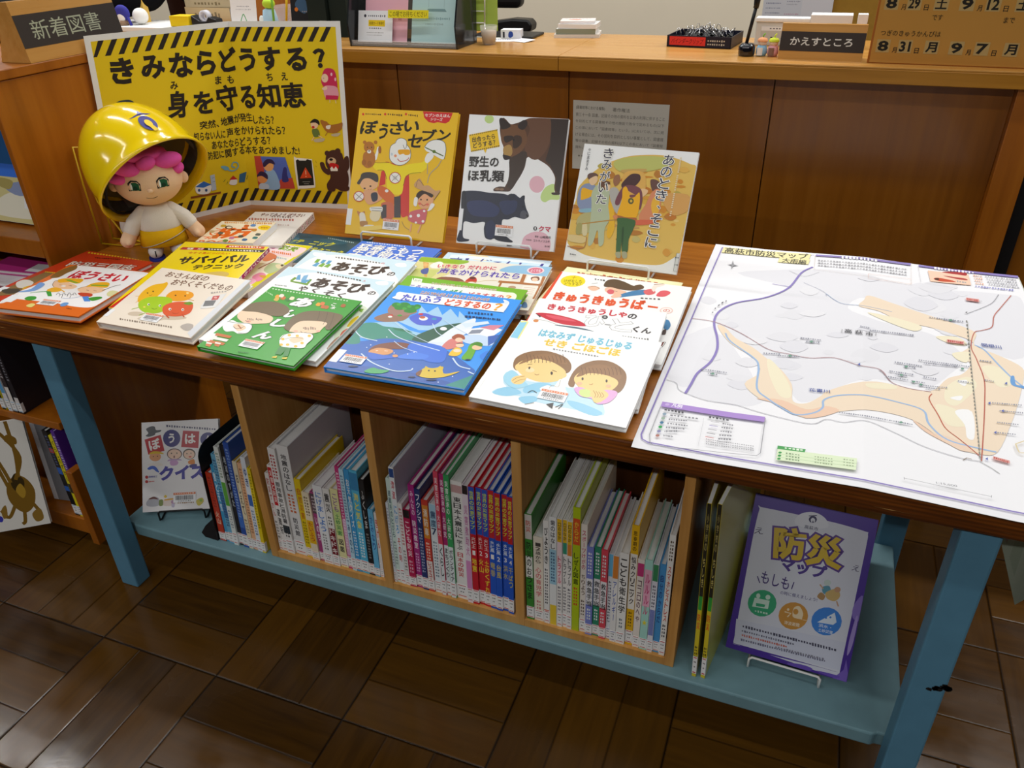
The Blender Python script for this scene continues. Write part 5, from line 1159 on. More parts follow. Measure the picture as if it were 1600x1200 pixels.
def make_helmet():
    ax = Vector((-0.7281, 0.1605, 0.6664)).normalized()       # towards the crown
    x = Vector((0.5456, 0.7242, 0.4217)); x = (x-ax*x.dot(ax)).normalized(); y = ax.cross(x)
    M = Matrix((x, y, ax)).transposed().to_4x4(); M.translation = Vector((-1.129, 1.090, 0.770))
    t = empty('safety_helmet', M, label='yellow safety helmet on a wire stand tipped over the doll', cat='helmet')
    ra, rb, h = 0.103, 0.113, 0.137
    D = Matrix.Diagonal((ra, rb, 1, 1))
    m = MB(); N_ = 16
    prof = [(1.0*math.cos(math.pi/2*k/N_)**0.82 if k < N_ else 0.001, h*math.sin(math.pi/2*k/N_)) for k in range(N_+1)]
    brim = [(1.055, -0.012), (1.045, -0.006), (1.005, 0.004)]
    m.lathe(brim+prof[1:], seg=64, mat=D)
    inn = [(p[0]*0.972, p[1]*0.975) for p in prof]
    m.lathe([(1.03, -0.013)]+[(q[0], q[1]) for q in inn], seg=64, mat=D); 
    # flip the lining so its normals face inwards, and close the rim
    nf = len(prof)+len(brim)-2
    cut = nf*64
    m.f = m.f[:cut]+[f[::-1] for f in m.f[cut:]]
    o0 = 0; o1 = (len(prof)+len(brim)-1)*64
    m.add([], [])
    for k in range(64):
        m.f.append([o1+k, o1+(k+1) % 64, o0+(k+1) % 64, o0+k]); m.c.append(lin('#ffffff')); m.sm.append(True)
    m.build('shell', M_HELMET, t)
    # webbing cradle and foam inside
    w = MB()
    for a0 in (0.2, 1.25, 2.3):
        pts = []
        for k in range(13):
            a = math.pi*k/12
            pts.append((0.93*ra*math.cos(a)*math.cos(a0), 0.93*rb*math.cos(a)*math.sin(a0), 0.012+0.100*math.sin(a)))
        for p, q in zip(pts[:-1], pts[1:]):
            p, q = Vector(p), Vector(q); n = Vector((-math.sin(a0), math.cos(a0), 0))*0.010
            w.add([p-n, q-n, q+n, p+n], [(0, 1, 2, 3)], '#6a6a66')
    ring = [(0.94*ra*math.cos(2*math.pi*k/40), 0.94*rb*math.sin(2*math.pi*k/40)) for k in range(41)]
    for (ax_, ay_), (bx_, by_) in zip(ring[:-1], ring[1:]):
        w.add([(ax_, ay_, 0.004), (bx_, by_, 0.004), (bx_, by_, 0.03), (ax_, ay_, 0.03)], [(0, 1, 2, 3)], '#4c4b46')
    w.build('inner_cradle', M_MATTE, t)
    f = MB(); f.lathe([(0.90, 0.035), (0.78, 0.075), (0.5, 0.105), (0.01, 0.115)], seg=40, mat=D, col='#7a6c3e')
    f.build('foam_liner', M_MATTE, t)
    s = MB(); s.tube([(0.90*ra*math.cos(a), 0.90*rb*math.sin(a), 0.012-0.02*math.sin((a-1.9)*1.3)) for a in [1.9+k*0.2 for k in range(13)]], 0.0026)
    s.build('chin_strap', M_CORD, t)
    # civic mark printed on the front of the shell
    e = MB()
    def on(u, v, lift):
        # u across, v up the shell from the brim centre at angle a_c
        ang = A_C + u; el = v
        c = math.cos(el)**0.82
        return Vector(((ra*c+lift)*math.cos(ang), (rb*c+lift)*math.sin(ang), h*math.sin(el)+lift*math.sin(el)))
    A_C, EL = MARK
    def patch(P, col, lift): e.add([on(u*1.3, EL+v*1.3, lift) for u, v in P], [tuple(range(len(P)))], col)
    patch([(0.105*math.cos(2*math.pi*k/20), 0.105*math.sin(2*math.pi*k/20)-0.02) for k in range(20)], '#2c2a86', 0.0012)
    patch([(-0.17, 0.095), (0.16, 0.095), (0.05, 0.125), (0.02, 0.18), (-0.02, 0.125)], '#2c2a86', 0.0013)
    patch([(0.045*math.cos(2*math.pi*k/14), 0.05*math.sin(2*math.pi*k/14)-0.03) for k in range(14)], '#f2cf05', 0.0018)
    patch([(-0.028, -0.06), (0.03, -0.06), (0.05, -0.13), (-0.01, -0.14)], '#f2cf05', 0.0019)
    e.build('printed_mark', M_PRINT, t)
    # yellow wire stand under it
    st = empty('helmet_stand', Matrix.Translation((-1.296, 1.09, TZ+0.0004)), label='yellow wire stand carrying the safety helmet', cat='helmet stand')
    g = MB(); r = 0.0018
    g.tube([(0, -.009, r), (0, -.010, .12), (-.001, -.007, .19), (0, .026, .182), (0, .024, .10), (0, .020, r)], r)
    g.build('upright_frame', M_YWIRE, st)
    g = MB(); g.tube([(0, -.009, r), (.064, -.003, r), (.05, .0, .03), (.012, .0, .085), (.002, .002, .13)], r)
    g.build('front_brace', M_YWIRE, st)
    g = MB(); g.tube([(.064, -.003, r), (.085, .018, r), (.06, .024, r), (.0, .020, r)], r)
    g.build('foot_loop', M_YWIRE, st)
MARK = (5.25, 0.27)
make_helmet()

# ------------------------------------------------------------------ fold-out hazard map draped over the right end of the table
def make_map():
    x0, x1, y0, y1 = -0.148, 0.3505, 0.7525, 1.4337
    W_, H_ = x1-x0, y1-y0
    m = MB()
    nx, ny = 8, 10
    def corner(x, y): return (x, y, 0)
    m.add([(0, 0, 0), (W_, 0, 0), (W_, H_, 0), (0, H_, 0)], [(0, 1, 2, 3)], '#ebebee')
    m.add([(0, 0, -0.0003), (W_, 0, -0.0003), (W_, H_, -0.0003), (0, H_, -0.0003)], [(3, 2, 1, 0)], '#e4e6e0')
    q = ((24, 867), (2020, 1253), (1575, 186), (339, 54))
    a = Art(m, (0, 0, 0), (1, 0, 0), (0, 1, 0), W_, H_, q, step=1.2e-5)
    PU = '#8d80bd'
    a.b([430,175,720,165,900,180,1150,235,1500,260,1600,300,1600,520,1390,470,1180,380,960,290,880,330,1000,380,1100,400,1250,440,1360,520,1300,590,1200,650,1000,620,880,640,790,690,700,710,650,660,600,590,520,500,420,430,350,380,380,310,520,280,640,240], '#dfdfe4')
    a.b([120,500,330,390,350,470,300,560,240,640,160,600], '#e2e2e7').b([240,640,350,420,480,560,520,640,560,690,480,720,320,690], '#e0e0e5')
    rng = random.Random(5)
    for _ in range(46):
        x, y = rng.uniform(300,1350), rng.uniform(190,640); rx = rng.uniform(20,70); ry = rx*rng.uniform(.25,.5)
        a.b([x-rx,y,x-rx*.3,y-ry,x+rx*.6,y-ry*.6,x+rx,y+ry*.3,x+rx*.1,y+ry], rng.choice(['#dcdce1','#e1e1e5','#dadae0','#dedee3']))
    OR = '#e8d6bf'
    a.b([355,388,385,395,430,440,500,480,560,530,620,580,660,640,665,705,720,716,775,690,800,670,900,640,1000,632,1100,648,1220,665,1290,610,1350,590,1385,545,1335,512,1395,462,1300,425,1200,400,1100,385,1010,345,925,325,945,300,965,282,1060,310,1200,352,1330,390,1405,422,1400,470,1500,512,1595,560,1600,610,1580,700,1550,790,1495,905,1425,915,1340,895,1255,850,1150,785,1000,752,860,752,720,775,600,712,530,690,470,630,530,585,505,525,420,470,380,430], OR)
    for f in ([560,530,600,560,650,640,655,690,610,680,570,600], [960,350,1080,370,1180,400,1150,420,1040,385], [1240,440,1330,440,1370,470,1310,470], [1290,640,1370,600,1410,640,1330,720,1280,700], [1240,720,1330,740,1370,800,1290,800], [1430,560,1500,560,1560,620,1500,640], [960,640,1060,640,1080,660,980,660], [1310,505,1380,500,1370,540,1330,530]): a.b(f, '#e9e1c6')
    for f in ([1320,745,1390,745,1400,850,1370,850,1360,800], [1300,690,1350,680,1340,700], [1330,620,1370,615,1360,640]): a.b(f, '#eeeeee')
    a.b([520,690,600,715,720,775,850,752,800,730,720,740,620,700], '#e6c6ae').b([1150,785,1255,850,1340,895,1300,880,1200,830], '#e6c6ae').b([1240,840,1300,850,1400,900,1340,900], '#e6cdb8')
    a.c([388,420,410,455,500,520,525,560,520,650,560,690,620,730,680,760,750,755,785,735,790,705,850,688,960,690,1090,715,1190,745,1215,800,1290,860,1420,892,1490,905], 2.6, '#9db8da').c([1400,470,1440,490,1490,540,1550,600,1600,640], 2.6, '#9db8da').c([790,270,850,310,930,322,980,330,1060,345], 1.2, '#a8b8d0').b([1548,600,1562,596,1570,630,1600,636,1600,646,1552,632], '#6f9ed2').c([700,222,780,262,792,280], .8, '#b0b4c4')
    a.c([155,612,195,625,205,650,240,668,320,695,430,712,500,735,600,765,740,798,800,782,870,796,960,792,1080,838,1200,890,1340,930,1420,942], 1.0, '#b9b9be').l([1420,942,1470,968,1505,990], .9, '#a8a8a8').l([1355,940,1370,930,1390,935], .9, '#8a7a6a')
    a.c([735,157,690,180,650,232,610,258,540,280,430,298,370,325,345,355,342,390,355,440,355,490,330,540,280,585,255,630,233,667], 3.4, PU).l([572,224,650,240], 1.2, PU)
    a.c([252,360,345,375,450,420,560,488,640,510,730,530,830,532,930,566,1015,582,1060,632,1130,656,1222,668], 1.3, '#b08a8e').c([1060,632,1030,600,1010,585], 1, '#9a8a90').c([640,170,700,195,760,180], .8, '#c0c0c6')
    a.c([1548,268,1505,320,1478,355,1470,398,1430,412,1398,422,1386,478,1410,530,1440,612,1442,700,1438,800,1430,942], 1.3, '#b86a5c').c([1226,676,1215,700,1250,760,1282,815,1340,858,1420,920], 1.3, '#bc6450').c([1497,264,1470,300,1420,325,1367,345], 0.9, '#9a9a9e')
    for k in range(38):
        t = k/38; x, y = 1366+t*58, 372+t*565; a.l([x, y, x+.8, y+8], 1.5, '#7a7a72'); 
    a.l([1360,470,1385,474], 1, '#5a5a5a')
    a.l([1370,378,1425,940], .6, '#a0a098')
    # border
    a.l([366,70,62,828,66,846,88,858,980,1030,1620,1150], 1.8, PU).l([366,70,740,108], 1.0, PU).l([1590,190,1640,300], 1.6, PU)
    a.p([372,70,728,104,718,126,362,92], '#eee4ac').t('高萩市防災マップ',376,82,716,114,24,'#4a4a44',.03).p([600,114,724,126,716,147,592,134], '#eee4ac').t('大雨編',610,126,708,138,19,'#4a4a44',.03)
    a.l([410,128,405,162], .8, '#8a8a8a').l([388,142,432,148], .8, '#8a8a8a').p([410,130,415,144,432,148,412,150,406,160,404,148,390,143,405,142], '#9a9a9e')
    a.p([748,106,1135,142,1135,151,744,112], PU).l([744,112,1136,150,1138,232,740,168], .6, '#c8b8a8', True).g(850,120,1000,136,12,'#f0f0f4',10)
    for k in range(3): a.g(755,130+k*11,1120,168+k*12,5,'#a8a8ac',30,k)
    a.l([962,192,1135,208,1136,230,960,212], .6, '#d8a890', True)
    a.p([1168,147,1585,188,1588,197,1166,154], PU).g(1230,158,1400,176,10,'#f2f0f6',12).l([1164,152,1600,198], .6, PU).l([1166,152,1176,220,1330,240], .6, '#c8c8cc')
    a.p([1205,170,1372,182,1384,228,1216,216], '#eccab2').b([1265,176,1290,172,1360,176,1362,188,1330,184], '#a83a3a').b([1268,190,1330,196,1365,202,1364,208,1320,202], '#b04a44').b([1230,206,1245,200,1300,208,1320,216,1260,215], '#c4553a').e(1243,206,10,5,'#5a3a30').g(1325,212,1365,218,8,'#a8a8a8',4)
    for k in range(4): a.g(1392+k*3,186+k*11,1430+k*2,190+k*11,6,'#e8b8a0',4,k); a.g(1440+k*5,190+k*11,1570+k*4,204+k*11,5,'#a8a8b0',12,k+9)
    a.g(1400,232,1560,248,6,'#8a8ac8',14)
    # names and callouts
    a.t('高 萩 市',868,424,984,441,16,'#55555a',.02).l([858,418,856,432,864,433], .6, '#6a6a6a').l([988,432,996,434,994,446], .6, '#6a6a6a')
    a.t('花貫川',728,664,812,674,14,'#4a5a9a',.02).t('関根川',1428,472,1508,482,14,'#4a5a9a',.02)
    for f in ((542,508,612,514), (600,520,690,526), (690,448,776,460), (712,464,770,470), (930,408,970,416), (970,424,1150,440), (1212,366,1355,380), (1270,374,1320,378), (1170,540,1380,562), (1190,552,1330,562), (1072,552,1186,566), (1110,566,1160,574), (1050,590,1150,602), (1075,602,1125,608), (1035,612,1130,626), (1140,628,1200,636), (1170,645,1290,652), (1200,654,1260,660), (1190,610,1245,618), (850,760,1150,808), (292,572,400,588), (320,590,360,596), (1330,622,1390,630), (1420,535,1470,542), (1470,710,1595,720), (1500,742,1600,752), (1490,790,1580,800), (1490,832,1570,840), (1440,616,1480,622)): a.g(*f, 6, '#9294a0', max(5, int((f[2]-f[0])/9)), int(f[0]))
    for x, y in ((650,522), (735,466), (1300,376), (1120,570), (1100,606), (1150,632), (1180,643), (340,592), (1100,800), (1350,572)): a.e(x, y, 7, 4, '#6f9a86')
    for x, y in ((1462,712), (1516,744), (1486,832), (1452,937), (1530,630), (930,566)): a.p([x-9,y,x+2,y-6,x+2,y+6], '#5a6ab0')
    for f in ((1362,288,1415,296), (1285,460,1355,468), (1475,932,1542,950)):
        a.p([f[0],f[1]-6,f[2],f[3]-7,f[2]+2,f[3]+5,f[0],f[1]+6], '#d8a09a'); a.g(f[0]+3,f[1],f[2]-3,f[3],8,'#b04a44',8)
    a.l([1415,296,1428,297], .7, '#666666').l([1355,468,1372,471], .7, '#666666').l([1362,346,1366,342], 2, '#6a6a6a')
    for k, (x, y) in enumerate(((335,342), (345,326), (358,314), (372,304), (388,297))): a.g(x-5,y,x+5,y-4,6,'#77777c',1,k)
    # key
    a.p([142,703,556,770,552,790,136,722], '#ad8fd0').t('凡例',180,716,222,724,15,'#f2eef8',.04).l([136,722,95,832,98,862,112,872,525,922,540,912,556,775], .9, '#9a9aa0').e(162,715,9,5,'#c8b0e0')
    a.g(150,735,232,748,9,'#55555a',6).g(330,765,412,779,9,'#55555a',6)
    for k in range(6):
        a.e(152-k*5,752+k*17,8,5,['#8aa0b0','#9ab0a0','#4a7a9a','#3aa05a','#8a8ab0','#b07a70'][k]); a.g(174-k*5,757+k*16,(290,245,250,235,205,190)[k],(772,780,800,812,820,842)[k],7,'#8a8a90',8,k)
    for k, c in enumerate(('#b8b8bc', PU, '#8a8a8e', '#77777a', '#c8605a')):
        a.l([338-k*5,783+k*15,372-k*5,789+k*15], 1.0, c); a.g(385-k*4,792+k*15,430-k*2,800+k*14,7,'#8a8a90',5,k)
    for k in range(3): a.g(320,852+k*9,515,886+k*8,4,'#a0a0a4',22,k)
    a.l([290,880,310,770], .4, '#c8c8cc')
    a.p([608,898,925,946,922,992,602,942], '#dbe9c8').p([608,886,720,904,716,916,606,899], '#53a05e').g(635,896,712,908,8,'#e4f0dc',5).l([606,918,924,966], .5, '#a8c898').l([604,930,923,979], .5, '#a8c898')
    for k in range(3): a.e(618-k*2,914+k*12,7,4,'#4a9a5a'); a.g(640,917+k*11,700,927+k*11,6,'#8aa080',5,k); a.g(755,934+k*11,830,946+k*11,5,'#a0b090',7,k); a.g(870,948+k*11,915,955+k*11,5,'#a0b090',4,k)
    a.l([1115,1022,1160,1030,1290,1055,1470,1088], .7, '#a8a8ac').l([1115,1018,1117,1028], .7, '#a8a8ac').l([1470,1083,1468,1092], .7, '#a8a8ac').t('1:15,000',1245,1038,1330,1050,9,'#9a9a9e').c([1565,880,1600,868], 1.4, '#d8c8a0').c([1565,880,1580,912,1600,915], 1.4, '#d8c8a0')
    # flap hanging over the table end (slack corner turned under)
    fx = W_
    fl = [((fx, 0.0), (fx, H_)), ]
    n0 = len(m.v)
    m.add([(fx, 0, 0), (fx, H_, 0), (fx+0.276, H_, 0), (fx+0.276, 0.18, 0)], [(0, 3, 2, 1)], '#dfe3d8')
    m.add([(fx, 0, -0.0003), (fx, H_, -0.0003), (fx+0.276, H_, -0.0003), (fx+0.276, 0.18, -0.0003)], [(0, 1, 2, 3)], '#c9d6c4')
    af = Art(m, (fx+0.276, 0.0, -0.0003), (-1, 0, 0), (0, 1, 0), 0.276, H_)
    for k in range(6): af.p([.06, .32+k*.1, .3, .34+k*.1, .3, .4+k*.1, .06, .38+k*.1], ['#b9c9b4','#c8b8b4','#c0c8c8'][k % 3])
    # cut along the creases, then bend
    bm = bmesh.new(); me0 = m.build('hazard_map', M_MATTE)
    bm.from_mesh(me0.data)
    for co, no in (((0.256, 0, 0), (1, 0, 0)), ((0.10, 0, 0), (1, 0, 0)), ((0.40, 0, 0), (1, 0, 0)), ((0.47, 0, 0), (1, 0, 0)), ((fx-0.001, 0, 0), (1, 0, 0)), ((fx+0.004, 0, 0), (1, 0, 0)), ((fx+0.012, 0, 0), (1, 0, 0)), ((0, 0.012, 0), (0, 1, 0)), ((0, 0.165, 0), (0, 1, 0)), ((0, 0.34, 0), (0, 1, 0)), ((0, 0.515, 0), (0, 1, 0))):
        bmesh.ops.bisect_plane(bm, geom=bm.verts[:]+bm.edges[:]+bm.faces[:], plane_co=co, plane_no=no)
    def ip(x, tab):
        for (a_, va), (b_, vb) in zip(tab[:-1], tab[1:]):
            if x <= b_: return va+(vb-va)*max(0, (x-a_))/(b_-a_)
        return tab[-1][1]
    cx = [(0, 0.0006), (0.10, 0.0008), (0.256, 0.006), (0.40, 0.0008), (0.47, 0.0004), (fx, 0.0004)]
    cy = [(0, -0.002), (0.012, 0.0004), (0.165, 0.0025), (0.34, 0.0006), (0.515, 0.0025), (H_, 0.0008)]
    for v in bm.verts:
        x, y, z = v.co
        lift = z
        if x <= fx-0.0005:
            v.co = Vector((x0+x, y0+y, TZ+0.0009+ip(x, cx)+ip(y, cy)+lift))
        else:
            s = x-fx; r = 0.004
            dz = ip(y, cy)+ip(fx, cx)
            if s < 0.009: th = max(0, s)/0.009*math.pi/2
            else: th = math.pi/2
            X = x1+r*math.sin(th)+lift*math.sin(th)-max(0, s-0.02)*0.01
            Z_ = TZ+0.0009-r*(1-math.cos(th))+lift*math.cos(th)-max(0, s-0.009)*0.998+dz*(1 if s < 0.001 else max(0, 1-s/0.02))
            v.co = Vector((X, y0+y, Z_))
    bm.to_mesh(me0.data); bm.free()
    tag(me0, 'large unfolded city hazard map draped over the right end of the table', 'map')
make_map()
# ------------------------------------------------------------------ books shelved spine out under the table
def shelved(x, z, y, th, h, d, lean, col, label, group, bands=(), texts=(), hard=True, lab=True, mark='#c83a3a', name='shelved_book', pages=None, side=None, yaw=0):
    """spine faces the front; local x runs back into the shelf, local y up, local z across"""
    z += th*max(0, math.sin(math.radians(lean)))+0.0003
    M = Matrix.Translation((x, y, z)) @ Matrix.Rotation(math.radians(yaw), 4, 'Z') @ Matrix.Rotation(math.radians(lean), 4, 'Y') @ Matrix(((0, 0, 1, 0), (1, 0, 0, 0), (0, 1, 0, 0), (0, 0, 0, 1)))
    b = Book(name, M, d, h, th, side or col, label, group=group, spine_col=col, hard=hard, pages=pages)
    a = b.spine_art()
    for v0, v1, c in bands: a.p([0, v0, 1, v0, 1, v1, 0, v1], c)
    for t in texts:
        s, v1, v0, c = t[:4]; w = t[4] if len(t) > 4 else .62
        if s == '~':   # fine print too small to read
            n = max(2, int((v1-v0)*h/0.0065))
            for k in range(n): a.g(.5-w/2, v1-(k+.5)*(v1-v0)/n, .5+w/2, v1-(k+.5)*(v1-v0)/n, (v1-v0)/n*.75, c, 2, k)
        else: a.v(s, .5, v1, .5, v0, w, c, .03)
    if lab: b.spine_label(.02, .13, .006, mark)
    b.done()
    return b

BY, BZ = 0.8555, SZ+0.0157
K = 0.976
def bay(items, group, xa, xb, lean, y=BY, z=BZ):
    """books side by side between xa and xb, each as wide as its share"""
    n = len(items)
    pitch = [items[k+1][0]-items[k][0] for k in range(n-1)]+[items[-1][1]]
    f = (xb-xa)/sum(pitch); x = xa
    for k, it in enumerate(items):
        _, th, h, col, label = it[:5]; kw = dict(it[5]) if len(it) > 5 else {}
        rng = random.Random(k*13+n)
        shelved(x, z, y+rng.uniform(0, .004), pitch[k]*f*0.93, h*K, kw.pop('d', min(.21, h*.75)), lean, col, label, group, **kw)
        x += pitch[k]*f

C1 = 'books in the left bay of the bookcase'
bay([
 (-0.8445, .0095, .186, '#e6e2de', 'white slim book first at the left end of the left bay', dict(texts=[('防災ずかん', .95, .45, '#b02a2a', .6), ('~', .4, .16, '#555555')])),
 (-0.8353, .0100, .206, '#e9e6e2', 'white book with red top half of its spine in the left bay', dict(bands=[(.55, .98, '#c41f2a')], texts=[('災害と防災', .95, .58, '#f6ece4', .6), ('避難所', .52, .2, '#2a2a2a', .7)])),
 (-0.8245, .0165, .248, '#e6e4e2', 'tall white book with close black lettering in the left bay', dict(texts=[('~', .95, .72, '#b03a3a', .7), ('原発事故と消防署', .7, .3, '#26262a', .66), ('~', .28, .16, '#444444')], bands=[(.2, .28, '#20303a')])),
 (-0.8075, .0265, .256, '#dfdedd', 'thickest white book of the left bay with a grey-blue back cover', dict(texts=[('地震のはなし', .93, .6, '#2a2a30', .5), ('~', .58, .4, '#c8602a', .6), ('防災館', .36, .18, '#3a3a44', .4)], side='#c9cbd0')),
 (-0.7803, .0140, .188, '#e3c410', 'yellow book beside the thickest white book in the left bay', dict(texts=[('自然災害', .9, .5, '#c05a20', .6), ('~', .48, .18, '#8a7408')])),
 (-0.7662, .0140, .163, '#eadcc0', 'short cream and yellow book next to the yellow one in the left bay', dict(bands=[(.25, .6, '#e8b414')], texts=[('たいふう', .58, .28, '#b8462a', .6), ('~', .95, .66, '#7a6a4a')])),
 (-0.7497, .0120, .166, '#a8407c', 'purple-spined short book in the left bay', dict(bands=[(.7, .98, '#5a4a50')], texts=[('いのち', .65, .3, '#f0e0e8', .6), ('~', .95, .72, '#d8c8cc')])),
 (-0.7391, .0215, .186, '#e9eaec', 'broad white book with large blue lettering in the left bay', dict(texts=[('にげましょう', .93, .42, '#3f7ac8', .62), ('~', .4, .18, '#888888', .5)])),
 (-0.7180, .0140, .184, '#e6e4e0', 'white book with dark red lower spine and black title in the left bay', dict(bands=[(.15, .5, '#7a1c28')], texts=[('震災', .95, .7, '#1c1c20', .75), ('ドキドキ', .5, .16, '#f0e4e0', .75), ('~', .66, .54, '#555555')])),
 (-0.7030, .0155, .186, '#e8e2a8', 'pale lime book with a green title in the left bay', dict(bands=[(.42, .75, '#c4d88a')], texts=[('こども', .95, .72, '#8a5a9a', .6), ('土砂災害', .7, .42, '#2f8a4a', .62), ('図鑑', .38, .2, '#3a3a3a', .6)])),
 (-0.6858, .0095, .239, '#c63a7c', 'tall pink-spined book in the left bay', dict(texts=[('~', .95, .2, '#f4dce8', .6)], bands=[(.14, .5, '#d8a8c8')])),
 (-0.6763, .0112, .237, '#b8dcec', 'tall pale blue book beside the pink one in the left bay', dict(texts=[('~', .95, .5, '#5a7a9a', .6), ('みずの力', .48, .18, '#3a5a8a', .6)])),
 (-0.6668, .0108, .238, '#3f9ad4', 'tall bright blue book in the left bay', dict(texts=[('お天気クイズ', .92, .45, '#f4f4f0', .62), ('~', .42, .16, '#e0ecf4')], bands=[(.6, .7, '#8ac8e8')])),
 (-0.6560, .0165, .239, '#58b8dc', 'tall turquoise book with yellow lettering in the left bay', dict(texts=[('海と気象', .8, .45, '#f0e058', .62), ('~', .42, .16, '#e8f4f8')], bands=[(.82, .98, '#3a86b8')])),
 (-0.6389, .0114, .223, '#1d1d20', 'black-spined book in the left bay', dict(texts=[('ふくしま', .9, .5, '#c8c8c8', .5), ('~', .46, .18, '#8a8a8a', .5)])),
 (-0.6273, .0112, .160, '#6ab8e0', 'short light blue book near the right end of the left bay', dict(texts=[('かみなり', .92, .4, '#2f4f9a', .6)])),
 (-0.6162, .0074, .154, '#e6e2e0', 'short white slim book with red lettering, last in the left bay', dict(texts=[('きけん', .92, .45, '#c83a3a', .7)])),
], C1, -0.8172, -0.5960, 1.5)

C2 = 'books in the middle bay of the bookcase'
red_t = lambda num, tx: [('世界の災害マップ', .97, .66, '#d8e64a', .72), ('火と土', .6, .5, '#f4f0ec', .7), (num, .485, .44, '#f4f0ec', .5), (tx, .42, .42-.055*len(tx)-.02, '#f0d83a', .8)]
blu_t = lambda num, tx: [('世界の災害マップ', .97, .66, '#d8e64a', .72), ('水と風', .6, .5, '#e8f0f8', .7), (num, .485, .44, '#f4f0ec', .5), (tx, .42, .42-.055*len(tx)-.02, '#c8b860', .8)]
bay([
 (-0.5900, .0050, .186, '#dfe6ee', 'thinnest white book at the left end of the middle bay', dict(texts=[('~', .95, .2, '#7a8aa0')])),
 (-0.5850, .0085, .239, '#cfe4dc', 'pale mint slim book in the middle bay', dict(texts=[('避難所のとびら', .9, .45, '#4a6a7a', .6), ('~', .42, .18, '#6a7a80')])),
 (-0.5765, .0095, .265, '#e6ecf0', 'tall white and blue book standing above its neighbours at left in the middle bay', dict(texts=[('津波', .9, .74, '#c83a4a', .66), ('にげろ', .7, .45, '#4aa0d8', .62), ('その時', .42, .2, '#c84a3a', .6)], bands=[(.92, .99, '#2a4a8a')], side='#cdd6e4')),
 (-0.5665, .0085, .191, '#e4e2e0', 'white book with small red lettering in the middle bay', dict(texts=[('~', .95, .5, '#b84a4a'), ('~', .45, .18, '#6a6a6a')])),
 (-0.5577, .0135, .180, '#b81c50', 'crimson book with a black top beside the magenta book in the middle bay', dict(bands=[(.9, 1, '#1c1418')], texts=[('こども防災', .86, .4, '#f4e0e6', .62), ('~', .36, .18, '#e0b0c0')])),
 (-0.5441, .0118, .235, '#a8247c', 'magenta book about disaster classes in the middle bay', dict(texts=[('みんなの', .95, .72, '#f0d8ea', .5), ('防災教室', .68, .4, '#f4eef2', .62), ('~', .36, .16, '#e0b8d8')])),
 (-0.5318, .0110, .230, '#23346e', 'navy book with white lettering in the middle bay', dict(texts=[('フクシマ', .96, .68, '#e8ecf4', .66), ('~', .64, .18, '#b0b8d0')])),
 (-0.5203, .0125, .210, '#cc3a2c', 'red and orange book in the middle bay', dict(bands=[(.6, .95, '#d88a2a'), (.1, .35, '#e4e0dc')], texts=[('消防車', .92, .62, '#f6eee4', .62), ('~', .56, .36, '#f0d8c8'), ('レスキュー', .34, .12, '#c02a20', .6)])),
 (-0.5075, .0140, .204, '#e2ecf0', 'white and sky blue book with a bold blue title in the middle bay', dict(bands=[(.75, 1, '#a8d0e4')], texts=[('震度7', .93, .66, '#22446a', .72), ('~', .6, .18, '#7a8a98')])),
 (-0.4930, .0080, .277, '#d84a62', 'rose red series book in the middle bay', dict(bands=[(.0, .44, '#dfe8ea')], texts=[('災害伝承の', .96, .7, '#f6e8ea', .6), ('大研究', .68, .5, '#f6e8ea', .6), ('くらし', .42, .16, '#20262a', .66)])),
 (-0.4840, .0088, .273, '#b02a72', 'plum series book between the rose and green ones in the middle bay', dict(bands=[(.0, .44, '#dfe8ea')], texts=[('災害伝承の', .96, .7, '#f6e8f0', .6), ('大研究', .68, .5, '#f6e8f0', .6), ('まちづくり', .42, .16, '#20262a', .66)])),
 (-0.4745, .0092, .275, '#35a05a', 'green series book in the middle bay', dict(bands=[(.0, .44, '#dfe8ea')], texts=[('災害伝承の', .96, .7, '#eaf6ec', .6), ('大研究', .68, .5, '#eaf6ec', .6), ('ボランティア', .42, .14, '#20262a', .66)])),
 (-0.4640, .0200, .264, '#ecebe8', 'broad white book with a black and red vertical title in the middle bay', dict(texts=[('東日本大震災に', .88, .54, '#1e1e22', .66), ('学ぶ', .53, .44, '#1e1e22', .5), ('日本の防災', .42, .2, '#c8222e', .5)], bands=[(.91, .97, '#c8a0a0')], lab=True)),
 (-0.4420, .0100, .263, '#e8dce6', 'white and pink book left of the red volumes in the middle bay', dict(bands=[(.1, .38, '#d890c4'), (.93, 1, '#2a2024')], texts=[('災害救助犬', .85, .42, '#c87aac', .6)])),
 (-0.4310, .0112, .263, '#c81e2e', 'red disaster series volume one about earthquakes', dict(bands=[(.62, 1, '#2c56c0')], texts=red_t('1', '地震'))),
 (-0.4195, .0106, .262, '#c81e2e', 'red disaster series volume two about volcanoes', dict(bands=[(.62, 1, '#2c56c0')], texts=red_t('2', '火山'))),
 (-0.4085, .0108, .262, '#c81e2e', 'red disaster series volume three about landslides', dict(bands=[(.62, 1, '#2c56c0')], texts=red_t('3', '土砂くずれ'))),
 (-0.3974, .0116, .264, '#2358c4', 'blue disaster series volume one beside the red volumes', dict(bands=[(.62, 1, '#c4242c')], texts=blu_t('1', '竜巻'))),
 (-0.3857, .0114, .262, '#2358c4', 'blue disaster series volume two', dict(bands=[(.62, 1, '#c4242c')], texts=blu_t('2', '台風'))),
 (-0.3742, .0106, .260, '#2358c4', 'blue disaster series volume three', dict(bands=[(.62, 1, '#c4242c')], texts=blu_t('3', '洪水'))),
 (-0.3634, .0100, .260, '#2358c4', 'blue disaster series volume four at the right end of the middle bay', dict(bands=[(.62, 1, '#c4242c')], texts=blu_t('4', '干ばつ'))),
], C2, -0.5738, -0.3470, 0.8)

